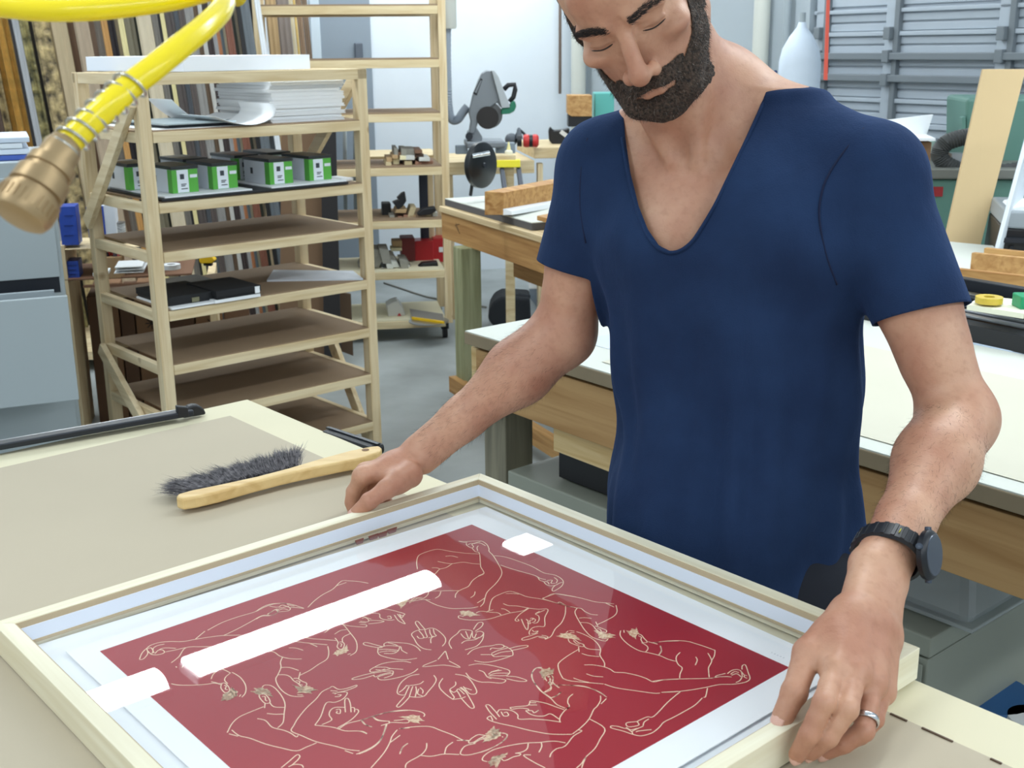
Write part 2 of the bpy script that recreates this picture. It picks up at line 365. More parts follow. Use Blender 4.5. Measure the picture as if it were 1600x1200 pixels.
for sdn,mm in (('back',FWOOD),('front',FWOOD),('left',FWOODY),('right',FWOODY)):
    rail=build('rail',mit(sdn,FB-.001,FZ,ft,0),mm,fr,bevel=.0006)
    build('inner_lip',mit(sdn,FZ-.0075,FZ-.001,.0012,ft),LIP,rail)
    build('spacer',mit(sdn,FB+.009,FZ-.0075,.0022,ft),mat('white_spacer',(226,232,244),rough=.6),rail)
    build('bead',mit(sdn,FB+.0055,FB+.009,.003,ft),LIP,rail)
# mounted print: backing, raised sheet, red field
pz=.911
PR=thing('mounted_print','red art print with cream line drawings on a white sheet and backing inside the frame','print',W(.64,.86,TZ))
bu0,bu1,bv0,bv1=.337,.944,.533,1.138
build('backing_board',MB().prism([W(a,b,TZ+.0004) for a,b in ((.3355,.531),(.930,.531),(.944,1.136),(.3355,1.1585))],(0,0,.0036)),mat('mat_board',(246,249,252),rough=.8),PR)
build('sheet',MB().box(.368,.566,.9117,.914-.001,1.118,.9125),PAPER,PR)
build('riser',MB().box(.42,.62,TZ+.004,.86,1.06,.9117),WHITE,PR)
su0,su1,sv0,sv1=.394,.885,.603,1.094
REDM=mat('red_ink',(160,20,36),rough=.55)
redf=build('red_field',MB().box(su0,sv0,.9125,su1,sv1,.9128),REDM,PR)
GLZ=pane_mat('glazing',tint=(1,1,1),refl=.6,rough=.0)
gl=build('glazing',MB().box(fu0+ft,fv0+ft,.9148,fu1-ft,fv1-ft,.9158),GLZ,fr)
# reddish tabs built in place of trapezoid reflections along the far inner wall
for x,y,w_ in ((562,843,.010),(584,836,.012),(598,832,.012),(613,826,.012)):
    c=onz(x,y,.9165); 
    mb=MB(); du=W(1,0,0)
    mb.prism([c-du*w_/1.6,c+du*w_/1.6,c+du*w_/2.2+Vector((0,0,-.006))+0*du,c-du*w_/2.4+Vector((0,0,-.006))],W(0,.0015,0)); build('reflection_tab',mb,mat('reflection_brown',(120,62,50),rough=.6),fr)
# ================================================================ near shelf rack
RU0,RU1,RV0,RV1=1.53,2.352,3.423,3.90
rk=thing('shelf_rack','tall pine shelving rack with eight brown hardboard shelves in front of the mouldings','shelf rack',W((RU0+RU1)/2,(RV0+RV1)/2,0))
RZ=[1.44,1.269,1.057,.905,.72,.545,.375,.195]
po=.038
for (u,v) in ((RU0,RV0),(RU1-po,RV0),(RU0,RV1-po),(RU1-po,RV1-po)):
    build('post',MB().box(u,v,0,u+po,v+po,RZ[0]),PINEV,rk,bevel=.002)
for i,z in enumerate(RZ):
    h=.032 if i else .034
    for v in (RV0-.004 if i else RV0,RV1-.02): build('front_rail' if v<3.6 else 'back_rail',MB().box(RU0+(po if i else 0),v,z-h,RU1-(po if i else 0),v+.022,z),PINE_X,rk,bevel=.0015)
    for u in (RU0+.002,RU1-.026): build('side_rail',MB().box(u,RV0+po,z-h,u+.022,RV1-po,z),PINE,rk,bevel=.0015)
    if i: build('shelf_board',MB().box(RU0+.004,RV0+.001,z,RU1-.004,RV1-.002,z+.004) if i==1 else MB().box(RU0+po,RV0+.001,z,RU1-po,RV1-.002,z+.004),MDF,rk)
def brace(u,v0_,z0,v1_,z1,th=.03): build('brace',MB().bar(W(u,v0_,z0),W(u,v1_,z1),.02,.045,up=W(0,0,1)),PINE,rk,bevel=.0015)
brace(RU0-.011,RV0+.02,1.36,RV1-.03,.955)
brace(RU0-.011,RV1-.03,.53,RV0+.1,.28)
brace(RU1-.015,RV0+.05,1.41,RV1-.05,1.06)
brace(RU1+.011,RV1-.10,.52,RV0+.06,.02)
for z in RZ[1:]:
    pass
# items --------------------------------------------------------
sz=lambda i: RZ[i]+.0042
C_=at(287,111,3.66); R_=at(485,111,4.02); L__=at(115,111,4.0)
for q in (C_,R_,L__): q.z=RZ[0]+.0006
wv=(R_-C_); lv=(L__-C_); lv=lv-wv*(lv.dot(wv)/wv.dot(wv)); up_=Vector((0,0,.047))
build('white_box',MB().hexa([C_,C_+wv,C_+wv+lv,C_+lv,C_+up_,C_+wv+up_,C_+wv+lv+up_,C_+lv+up_]),mat('white_foam_board',(236,240,246),rough=.6),bevel=.001,label='long shallow white box lying on top of the shelf rack',cat='box')
# thin grey panel and sheets on shelf one
build('white_sheet',MB().box(RU0+.05,RV0+.02,sz(1),RU0+.40,RV0+.42,sz(1)+.002),PAPER,label='white sheet flat on the upper shelf under the dark slim tray',cat='paper')
pt=thing('slim_tray','slim dark grey tray panel on the upper shelf left of the curled paper','tray',W(RU0+.22,RV0+.2,sz(1)+.0022))
build('lower_panel',MB().box(RU0+.11,RV0+.04,sz(1)+.0022,RU0+.33,RV0+.36,sz(1)+.009),BLACKM,pt,bevel=.001)
build('tray_top',MB().box(RU0+.09,RV0+.02,sz(1)+.012,RU0+.33,RV0+.34,sz(1)+.017),mat('tray_grey',(170,184,190),rough=.35),pt,bevel=.001)
build('tray_core',MB().box(RU0+.12,RV0+.05,sz(1)+.009,RU0+.30,RV0+.31,sz(1)+.012),BLACKM,pt)
# stacked reams of sheets: each bundle a thing
random.seed(3)
z=sz(1); nb=11
for k in range(nb):
    h=.0115+random.uniform(-.002,.002); du,dv=random.uniform(-.008,.008),random.uniform(-.008,.008)
    pos=('bottom bundle','second bundle from the bottom','third bundle from the bottom','fourth bundle from the bottom','fifth bundle from the bottom','middle bundle','fifth bundle from the top','fourth bundle from the top','third bundle from the top','second bundle from the top','top bundle')[k]
    mb=MB(); n=5
    for q in range(n):
        a=random.uniform(-.002,.002); mb.box(RU0+.475+du+a,RV0+.05+dv-a,z+h*q/n,RU0+.755+du+a,RV0+.41+dv-a,z+h*(q+1)/n-.0004)
    build('paper_bundle',mb,PAPER,label=pos+' of sheets in the tall white paper stack',cat='paper',group='bundles in the tall paper stack'); z+=h+.0004
def curl(name,u0,u1,v0,v1,z0,hL,hR,th,label,rad=.5):
    mb=MB(); n=20; m=2; top=[]; 
    for i in range(n+1):
        t=i/n; u=u0+(u1-u0)*t
        zz=z0+hL*max(0,(.45-t)/.45)**1.6+hR*max(0,(t-.5)/.5)**2.0
        uu=u-(.05*max(0,(t-.75)/.25)**2 if hR>.03 else 0)
        top.append((uu,zz))
    vs=[];fs=[]
    for (u,zz) in top:
        for v in (v0,v1):
            vs+= [W(u,v,zz),W(u,v,zz+th)]
    for i in range(n):
        a=i*4;b=a+4
        fs+=[(a+1,b+1,b+3,a+3),(a,a+2,b+2,b),(a,b,b+1,a+1),(a+2,a+3,b+3,b+2)]
    fs+=[(0,1,3,2),(n*4,n*4+2,n*4+3,n*4+1)]
    mb.add(vs,fs); return build(name,mb,PAPER,smooth=False,auto=True,label=label,cat='paper',group='curled sheets on the upper shelf')
curl('curled_sheet',RU0+.235,RU0+.49,RV0-.03,RV0+.20,sz(1)+.004,.03,.062,.0012,'white sheet curling upward at the shelf front, before the tall paper stack')
curl('curled_sheet',RU0+.215,RU0+.46,RV0+.22,RV0+.40,sz(1)+.004,.075,.02,.0015,'white sheet curled up behind the front curled sheet, left of the tall paper stack')
# toner cartons ------------------------------------------------
base=sz(2)
build('black_board',MB().box(RU0+.045,RV0-.01,base,RU1-.10,RV0+.46,base+.008),BLACK,bevel=.001,label='black board lying on the second shelf under the white boards',cat='board')
build('white_board',MB().box(RU0+.06,RV0+.00,base+.0084,RU0+.36,RV0+.44,base+.013),WHITE,bevel=.0006,label='white board under the left group of black, white and green cartons',cat='board',group='white boards under the cartons')
build('white_board',MB().box(RU0+.43,RV0-.00,base+.0084,RU0+.72,RV0+.38,base+.013),WHITE,bevel=.0006,label='white board under the right group of black, white and green cartons',cat='board',group='white boards under the cartons')
GREEN=mat('carton_green',(84,168,62),rough=.5); CW=mat('carton_white',(222,228,236),rough=.5); CD=mat('carton_lid',(34,38,40),rough=.35); INKM=mat('carton_print',(52,58,66),rough=.6)
bz=base+.0134
def carton(u,v,label,L=.17,w=.086,h=.074):
    t=thing('toner_carton',label,'box',W(u,v,bz),'black, white and green cartons on the second shelf',YAW)
    build('body',MB().box(u,v,bz,u+w,v+L,bz+h),CW,t,bevel=.001)
    build('lid',MB().box(u-.003,v-.004,bz+h,u+w+.003,v+L+.003,bz+h+.010),CD,t,bevel=.001)
    build('green_band',MB().box(u-.0006,v-.0006,bz+.001,u+w+.0006,v+.0002,bz+h-.001),GREEN,t)
    mb=MB().box(u-.0007,v-.0004,bz+.001,u,v+.03,bz+h-.001); build('green_side',mb,GREEN,t)
    lab=build('front_label',MB().box(u+.016,v-.0012,bz+.002,u+.054,v-.0006,bz+h-.002),CW,t)
    mb=MB().box(u+.026,v-.0016,bz+.043,u+.040,v-.0012,bz+.059); build('picture_mark',mb,INKM,lab)
    mb=MB()
    for a,b,zz in ((.028,.046,.026),(.028,.042,.021),(.028,.050,.012)): mb.box(u+a,v-.0016,bz+zz,u+b,v-.0012,bz+zz+.003)
    build('print_lines',mb,INKM,lab)
    build('tag_strip',MB().box(u+.060,v-.0012,bz+.046,u+.084,v-.0006,bz+.056),CW,t)
    build('side_mark',MB().box(u-.0009,v+.11,bz+.03,u-.0003,v+.125,bz+.05),INKM,t)
    return t
c0=carton(RU0+.112,RV0+.05,'carton in the front left corner next to the front post')
spots=[(.255,.06,'front carton, second from the left, beside the pine post'),(.455,.05,'front carton at the left of the right-hand white board'),(.610,.055,'rightmost carton at the front of the second shelf'),
(.055,.24,'carton seen behind the front pine post at far left'),(.26,.27,'rear carton behind the two front left cartons'),(.45,.27,'rear carton behind the gap between the two white boards'),(.59,.29,'rear right carton behind the rightmost front carton')]
c0['label']='front carton immediately right of the front pine post'
for du,dv,lb in spots: copy_thing(c0,W(RU0+du,RV0+dv,bz),label=lb)
build('foam_pad',MB().box(RU0+.74,RV0+.06,sz(2),RU0+.79,RV0+.16,sz(2)+.012),PAPER,bevel=.004,label='small white pad at the right end of the second shelf',cat='pad')
# black flat boxes on the fifth level
base=sz(4)
build('white_pad',MB().box(RU0+.045,RV0-.01,base,RU0+.20,RV0+.25,base+.006),PAPER,bevel=.0006,label='thin white paper pad under the left black flat box',cat='paper')
def flat(u,v,z,label,w=.17,L=.23,h=.028,rz=0):
    t=thing('flat_box',label,'box',W(u,v,z),'black flat boxes on the fifth shelf',YAW)
    build('tray',MB().box(u,v,z,u+w,v+L,z+h*.55),BLACK,t,bevel=.001); build('lid',MB().box(u-.003,v-.003,z+h*.3,u+w+.003,v+L+.003,z+h),mat('matte_black',(26,27,30),rough=.7),t,bevel=.001)
    return t
f0=flat(RU0+.05,RV0+.02,base+.0064,'black flat box at the left of the fifth shelf, behind the front post')
build('tray_label',MB().box(RU0+.052+.075,RV0+.0145,base+.010,RU0+.052+.10,RV0+.0165,base+.024),mat('olive_label',(120,118,92)),f0)
build('white_pad',MB().box(RU0+.19,RV0-.015,base,RU0+.355,RV0+.18,base+.010),PAPER,bevel=.0006,label='white paper pad under the right black flat box',cat='paper')
f1=flat(RU0+.20,RV0-.012,base+.0104,'black flat box with a small white tag, right of the other black flat box',w=.155,L=.20)
build('tag',MB().box(RU0+.335,RV0-.0175,base+.014,RU0+.352,RV0-.0155,base+.036),PAPER,f1)
build('slate_sheet',MB().box(RU0+.2,RV0+.27,base,RU0+.36,RV0+.45,base+.012),BLACKM,bevel=.001,label='thin dark panel behind the two black flat boxes on the fifth shelf',cat='panel')
build('print_sheet',MB().prism([W(RU1-.32,RV0+.20,base),W(RU1-.06,RV0-.012,base),W(RU1-.0,RV0+.14,base),W(RU1-.20,RV0+.36,base)],(0,0,.006)),mat('pale_print',(216,222,230),rough=.5,noise_amt=.12,scale=12),label='pale printed sheet lying alone at the right of the fifth shelf',cat='paper')
# ================================================================ far rolling rack
R2=math.radians(9)
fd=Vector((math.cos(R2),math.sin(R2),0)); fn=Vector((-fd.y,fd.x,0))
pr=at(697,300,6.12); pr.z=0
def FR(a,b,z=0.): return pr+fd*a+fn*b+Vector((0,0,z))
def frb(mb,a0,b0,z0,a1,b1,z1): return mb.box(a0,b0,z0,a1,b1,z1,fr=FR)
LW=(at(420,60,6.0)-at(697,60,6.12)).length
rk2=thing('rolling_rack','tall rolling pine rack holding wood offcuts in front of the white wall','shelf rack',FR(-LW/2,.2,0))
PV2=PINEV
for a in (-LW,0):
    for b in (0,.42): build('post',frb(MB(),a-.02,b,.09,a+.02,b+.038,2.3),PV2,rk2,bevel=.002)
FZS=[1.71,1.452,1.187,.917,.645,.378,.112]
for i,z in enumerate(FZS):
    for b in (-.004,.425): build('rail',frb(MB(),-LW+.02,b,z-.04,-.02,b+.03,z),wood('pine_far',(228,210,170),(205,180,136),stretch=(2,20,20),rot=-R2),rk2,bevel=.002)
    build('shelf_board',frb(MB(),-LW+.02,.0,z,-.02,.45,z+.008),MDF if i<5 else KRAFT_EDGE,rk2)
build('shelf_board',frb(MB(),-LW+.02,.0,2.26,-.02,.45,2.27),MDF,rk2)
for a in (-LW+.06,-.02):
    for b in (.05,.40):
        c=build('caster',MB().cyl(FR(a-.012,b,.034),FR(a+.012,b,.034),.033,16),BLACK,rk2,smooth=False,auto=True)
        build('caster_fork',frb(MB(),a-.02,b-.015,.05,a+.02,b+.015,.09),BLACKM,c)
def fpos(x,y,z,b=None):   # point on shelf height z under pixel
    return onz(x,y,z)
# offcuts on the shelves ---------------------------------------
random.seed(11)
OC={'pale':(206,190,150),'cream':(240,232,190),'brown':(128,96,74),'grey':(150,148,138),'rose brown':(160,118,96),'dark brown':(96,76,64),'white':(214,216,210),'tan':(190,160,118)}
def offc(x0,y0,x1,y1,z,colr,label,group,tilt=0,dep=.16,bfront=.08,slant=0):
    """block seen in the pixel box, resting on shelf plane z (or higher by lift)"""
    d=6.15
    n_=fn; P=FR(0,bfront)
    a=onplane(x0,y1,P,fn); b=onplane(x1,y1,P,fn); t=onplane(x0,y0,P,fn)
    h=t.z-a.z; w_=(b-a); up=Vector((0,0,h))+fd*slant*h
    th=w_
    mb=MB().hexa([a,a+th,a+th+fn*dep,a+fn*dep,a+up,a+th+up*(1-.12*random.random()),a+th+up+fn*dep,a+up+fn*dep*1.0])
    return build('wood_offcut',mb,mat('offcut_'+colr.replace(' ','_'),OC[colr],rough=.75,noise_amt=.12,scale=30),bevel=.002,label=label,cat='wood offcut',group=group)
G1='wood offcuts piled on the waist-high shelf'
pile=[(603,253,612,265,'pale','left end'),(604,246,613,253,'tan','above the pale left block'),(612,257,620,265,'rose brown','low, second from the left'),(614,246,624,257,'cream','with a bright cut end, left'),(613,242,622,248,'tan','small, on the bright left block'),
(616,231,622,243,'grey','upright at the top left'),(622,238,628,246,'brown','below the upright grey one'),(620,256,631,265,'brown','low in the middle left'),(625,243,635,250,'cream','with a bright cut end, centre'),(627,232,636,243,'grey','top, left of centre'),
(630,250,637,262,'dark brown','dark, in the middle'),(634,233,649,243,'grey','wide flat, top of the pile'),(634,243,648,250,'white','pale wide, under the topmost flat one'),(632,251,644,258,'pale','short, below the pale wide one'),(637,258,647,265,'pale','bottom centre'),
(647,240,662,246,'dark brown','at the upper right'),(648,234,660,240,'brown','brown strip at the top right'),(647,252,652,264,'rose brown','first slanted reddish end'),(652,252,658,264,'rose brown','second slanted reddish end'),(658,251,675,262,'rose brown','wide, at the lower right end'),(655,246,672,252,'white','pale strip over the reddish ends')]
for k,(a,b,c,d_,cl,lb) in enumerate(pile): offc(a,b,c,d_,.925,cl,(cl+' offcut '+lb+' piled on the waist-high shelf').replace('strip strip','strip'),G1,bfront=.05+.012*(k%4),dep=.2,slant=.25 if 'slanted' in lb or 'wide, at' in lb else 0)
G2='offcuts and tools on the knee-high shelf'
for a,b,c,d_,cl,lb in [(609,336,617,348,'grey','leftmost'),(617,327,634,333,'tan','long slanted'),(622,338,629,348,'rose brown','short left'),(631,336,639,348,'rose brown','short second'),(636,324,645,340,'pale','slanted pale'),(640,336,650,345,'tan','low right'),(666,336,674,349,'pale','beside the black clamp'),(676,331,684,346,'white','thin upright at the right')]:
    offc(a,b,c,d_,.67,cl,lb+' '+cl+' offcut on the knee-high shelf below the pile',G2,slant=.4 if 'slanted' in lb else 0)
G3='grey offcuts heaped on the low shelf'
gp=[(598,388,612,412,'grey'),(611,408,625,418,'white'),(600,418,611,433,'white'),(617,398,627,420,'grey'),(629,405,641,428,'grey'),(620,420,632,432,'white'),(634,414,644,432,'white'),(641,406,650,430,'grey'),(605,412,615,420,'white'),(625,416,635,424,'grey'),(646,424,655,431,'white')]
for k,(a,b,c,d_,cl) in enumerate(gp): offc(a,b,c,d_,.38,cl,['far left upright','second low','bottom left','upright slanted','tall middle','bottom middle','low right of middle','tall right','small left','small centre','rightmost low'][k]+' '+cl+' moulding offcut heaped on the low shelf',G3,slant=-.5 if k%2 else -.2,bfront=.04+.02*(k%4))
for k,(x0,x1) in enumerate(((570,582),(582,592),(560,571))):
    offc(x0,390+6*k,x1,418,.38,'grey',['middle','right','left'][k]+' long grey offcut slanting behind the near rack post',G3,slant=.5)
def plain(name,mb,m,label,cat,bevel=.004,**k): return build(name,mb,m,bevel=bevel,label=label,cat=cat,**k)
# red boxes, black tools, yellow square, bag
P0=FR(0,.28)
def slab(x0,y0,x1,y1,b,dep):
    P=FR(0,b); a=onplane(x0,y1,P,fn); c=onplane(x1,y0,P,fn); w_=(c-a).dot(fd); h=c.z-a.z
    return MB().hexa([a,a+fd*w_,a+fd*w_+fn*dep,a+fn*dep]+[q+Vector((0,0,h)) for q in (a,a+fd*w_,a+fd*w_+fn*dep,a+fn*dep)])
t=thing('red_tool_box','bright red metal box behind the dark post on the low shelf','box',FR(-.08,.36,.39))
build('body',slab(677,372,695,410,.30,.12),mat('red_paint',(186,36,44),rough=.4),t,bevel=.004); build('label_sticker',slab(686,386,693,394,.296,.003),PAPER,t)
plain('red_box',slab(648,376,677,411,.27,.12),mat('red_paint',(186,36,44)),'red box left of the bright red metal box on the low shelf','box')
plain('dark_red_box',slab(628,372,648,408,.24,.14),mat('dark_red',(120,44,44),rough=.6),'dark red box with stacked pieces beside it on the low shelf','box')
plain('wood_block',slab(613,376,628,386,.22,.1),mat('offcut_tan',OC['tan']),'tan block stacked left of the dark red box','wood offcut')
plain('wood_block',slab(611,387,628,393,.22,.1),mat('offcut_cream',OC['cream']),'cream block stacked under the tan block','wood offcut')
plain('dark_post',slab(659,273,668,409,.36,.04),mat('navy_black',(36,42,58),rough=.6),'black steel upright standing behind the rolling rack shelves','post')
plain('slim_wood_post',slab(669,273,677,409,.37,.03),PINEV,'slim yellow pine upright next to the black steel upright','post')
def blob_tool(name,pts,b,dep,m,label,cat,hole=None):
    P=FR(0,b); poly=[onplane(x,y,P,fn) for x,y in pts]
    return build(name,MB().prism(poly,fn*dep),m,bevel=.006,label=label,cat=cat)
blob_tool('tape_gun',[(620,310),(628,302),(633,300),(635,314),(630,322),(622,328),(618,322),(613,316),(624,312)],.08,.05,BLACK,'black clamp head standing up among the knee-high shelf offcuts','tool')
blob_tool('black_bucket',[(597,318),(611,318),(611,345),(597,345)],.18,.1,BLACK,'black container at the left of the knee-high shelf','container')
blob_tool('black_clamp',[(651,334),(661,326),(680,323),(682,330),(672,336),(655,338)],.04,.05,BLACK,'black clamp lying at the right of the knee-high shelf','tool')
blob_tool('black_stapler',[(653,418),(660,411),(684,409),(685,418),(678,423),(658,424)],.08,.06,BLACK,'black stapler on the low shelf right of the grey offcuts','tool')
blob_tool('plastic_bag',[(604,478),(612,473),(621,470),(629,480),(634,492),(618,504),(608,502)],.1,.12,mat('milky_plastic',(206,206,200),rough=.3),'milky plastic bag with red inside on the bottom shelf','bag')
blob_tool('red_tip',[(617,501),(624,489),(630,497),(627,503)],.09,.02,mat('red_paint',(186,36,44)),'red crumpled piece at the mouth of the plastic bag','scrap')
dk=onz(670,502,.125); build('saw_disc',MB().lathe(dk,(0,0,1),[(0,.08),(0,.105),(.004,.105),(.004,.01)],n=32),STEEL,label='round grey saw disc lying on the bottom shelf',cat='saw blade',auto=True)
t=thing('speed_square','grey and yellow tool lying on the saw disc on the bottom shelf','tool',dk+Vector((0,0,.01)))
a=onz(644,497,.135);b=onz(694,504,.135);c=onz(692,492,.145);d_=onz(640,484,.145)
build('plate',MB().prism([a,b,c,d_],(0,0,.006)),mat('tool_grey',(120,116,110),rough=.5),t,bevel=.001); build('yellow_edge',MB().bar(a,b,.012,.014),mat('tool_yellow',(236,190,20),rough=.5),t,bevel=.002)
# ================================================================ mouldings leaning behind the racks
GOLD=mat('gold_leaf',(226,184,104),rough=.35,metal=.35,noise_amt=.3,scale=30)
def orn(name,c,c2):
    m=mat(name,c,rough=.45,metal=.3,noise_amt=.99,col2=c2,scale=26,stretch=(1,1,1),bump=1.0,bscale=26); return m
ORN1=orn('ornate_green_gold',(190,178,120),(44,50,40)); ORN2=orn('ornate_bronze',(206,182,130),(52,44,34))
mcols={'gold':GOLD,'ornate green-gold':ORN1,'ornate bronze':ORN2}
def mm(c,rgb,**k):
    if c not in mcols: mcols[c]=mat('moulding_'+c.replace(' ','_'),rgb,rough=.55,noise_amt=.15,scale=8,stretch=(6,6,.8))
    return mcols[c]
ML=[(-26,-14,'dark brown',(80,60,48)),(-14,-2,'ornate bronze',0),(-2,8,'gold',0),(8,17,'gold',0),(17,26,'gold',0),(28,33,'charcoal',(84,86,92)),(33,42,'silver',(178,180,184)),(43,57,'ornate green-gold',0),(58,64,'black',(40,38,36)),(65,89,'ornate bronze',0),
(91,116,'raw pine',(206,186,150)),(117,128,'chestnut',(120,92,70)),(129,150,'kraft wrapped',(178,158,134)),(151,158,'brown',(128,104,86)),(159,169,'stone grey',(150,142,132)),(170,179,'orange wood',(196,146,84)),(180,190,'ebony',(42,38,44)),(191,197,'oatmeal',(196,180,148)),(197,205,'butter yellow',(236,222,164)),(206,221,'olive grey',(138,132,112)),(221,226,'dark green',(58,66,60)),
(227,248,'beige',(212,198,170)),(249,258,'pewter',(150,146,140)),(258,263,'slate',(92,94,98)),(263,269,'pale yellow',(232,218,160)),(270,283,'taupe',(96,88,86)),(284,292,'blue grey',(138,146,156)),(292,301,'umber',(88,78,74)),(301,315,'brushed silver',(168,166,162)),(315,323,'bronze tan',(152,128,106)),(323,329,'ash',(198,196,190)),(329,339,'dark walnut',(76,66,66)),(339,346,'white',(236,238,240)),(346,351,'rust orange',(170,112,74)),(351,356,'teal grey',(118,132,138)),(356,361,'ivory',(214,204,176)),(361,372,'mahogany',(128,80,62)),(372,377,'forest green',(58,62,54)),(377,381,'sand',(170,160,140)),(382,388,'jet black',(30,30,32)),(388,403,'steel grey',(112,120,126)),(403,411,'dark steel',(64,70,76)),(412,420,'glossy white',(232,236,240)),
(424,440,'knotty pine',(198,168,124)),(441,460,'bubble-wrapped',(156,146,142)),(461,466,'cream',(220,208,176)),(467,471,'bright yellow pine',(228,196,120)),(472,480,'cardboard brown',(150,124,100)),(481,489,'old oak',(124,104,86))]
random.seed(5)
names=[m[2] for m in ML]
for i,(x0,x1,cn,rgb) in enumerate(ML):
    d=5.75+.05*(i%3)+ (1.2 if i>42 else 0)
    P=at((x0+x1)/2,100,d); nrm=Vector((0.05,-1,0))
    a=onplane(x0,100,P,nrm); b=onplane(x1,100,P,nrm); wdt=max((b-a).length*1.04,.008); mid=(a+b)/2
    sl=.205-.07*(x0/480) if i<=42 else .10
    # lean direction: find the point at y=400 shifted
    q=onplane((x0+x1)/2+sl*300,400,P,nrm)
    dirn=(mid-q).normalized()
    ztop=2.35+random.uniform(-.1,.35) if i<=42 else 2.0+random.uniform(0,.3); zbot=.12 if i<=42 else .5
    top=q+dirn*((ztop-q.z)/dirn.z); bot=q+dirn*((zbot-q.z)/dirn.z)
    back=Vector((0,.0,0))
    prof=[(-.5,0),(-.5,.7),(-.32,1),(-.1,.78),(.12,.78),(.3,.45),(.5,.35),(.5,0)]
    sdv=(b-a).normalized(); nv=sdv.cross(dirn).normalized()
    if nv.y>0: nv=-nv
    th=min(.03,wdt*.6); m=mm(cn,rgb)
    if cn=='gold': prof=[(-.5,0),(-.5,.5),(-.35,1),(-.22,.45),(-.08,.9),(.05,.4),(.18,.75),(.3,.35),(.42,.6),(.5,0)]
    mb=MB().prism([bot+sdv*wdt*p+nv*th*h for p,h in prof],top-bot)
    L_=names[i-1] if i else 'wall edge'; Rr=names[i+1] if i+1<len(ML) else 'wall'
    if cn=='gold': lab=('leftmost','middle','rightmost')[i-2]+' of the three ridged gold moulding lengths at far left'
    elif i==0: lab='dark brown moulding length at the far left edge beside the ornate bronze one'
    else: lab=f'{cn} moulding length leaning between the {L_} and the {Rr} one'
    build('frame_moulding',mb,m,label=lab,cat='moulding',group='framing moulding lengths leaning behind the racks',bevel=0)
# storage behind mouldings: dark bay boards and shelf where they stand
dk=thing('moulding_bin','pine and hardboard bin that the moulding lengths lean in','rack',at(200,600,6.1)*1)
bp=at(-60,300,6.35); bp2=at(424,300,6.5)
build('back_panel',MB().prism([Vector((bp.x-.4,bp.y,0)),Vector((bp2.x,bp2.y,0)),Vector((bp2.x,bp2.y+.02,0)),Vector((bp.x-.4,bp.y+.02,0))],(0,0,2.5)),mat('dark_board',(112,92,74),rough=.8,noise_amt=.2,scale=4),dk)
build('bin_floor',MB().prism([Vector((bp.x-.4,5.5,.06)),Vector((bp2.x-.1,5.6,.06)),Vector((bp2.x-.1,bp2.y,.06)),Vector((bp.x-.4,bp.y,.06))],(0,0,.04)),PINE_X,dk)
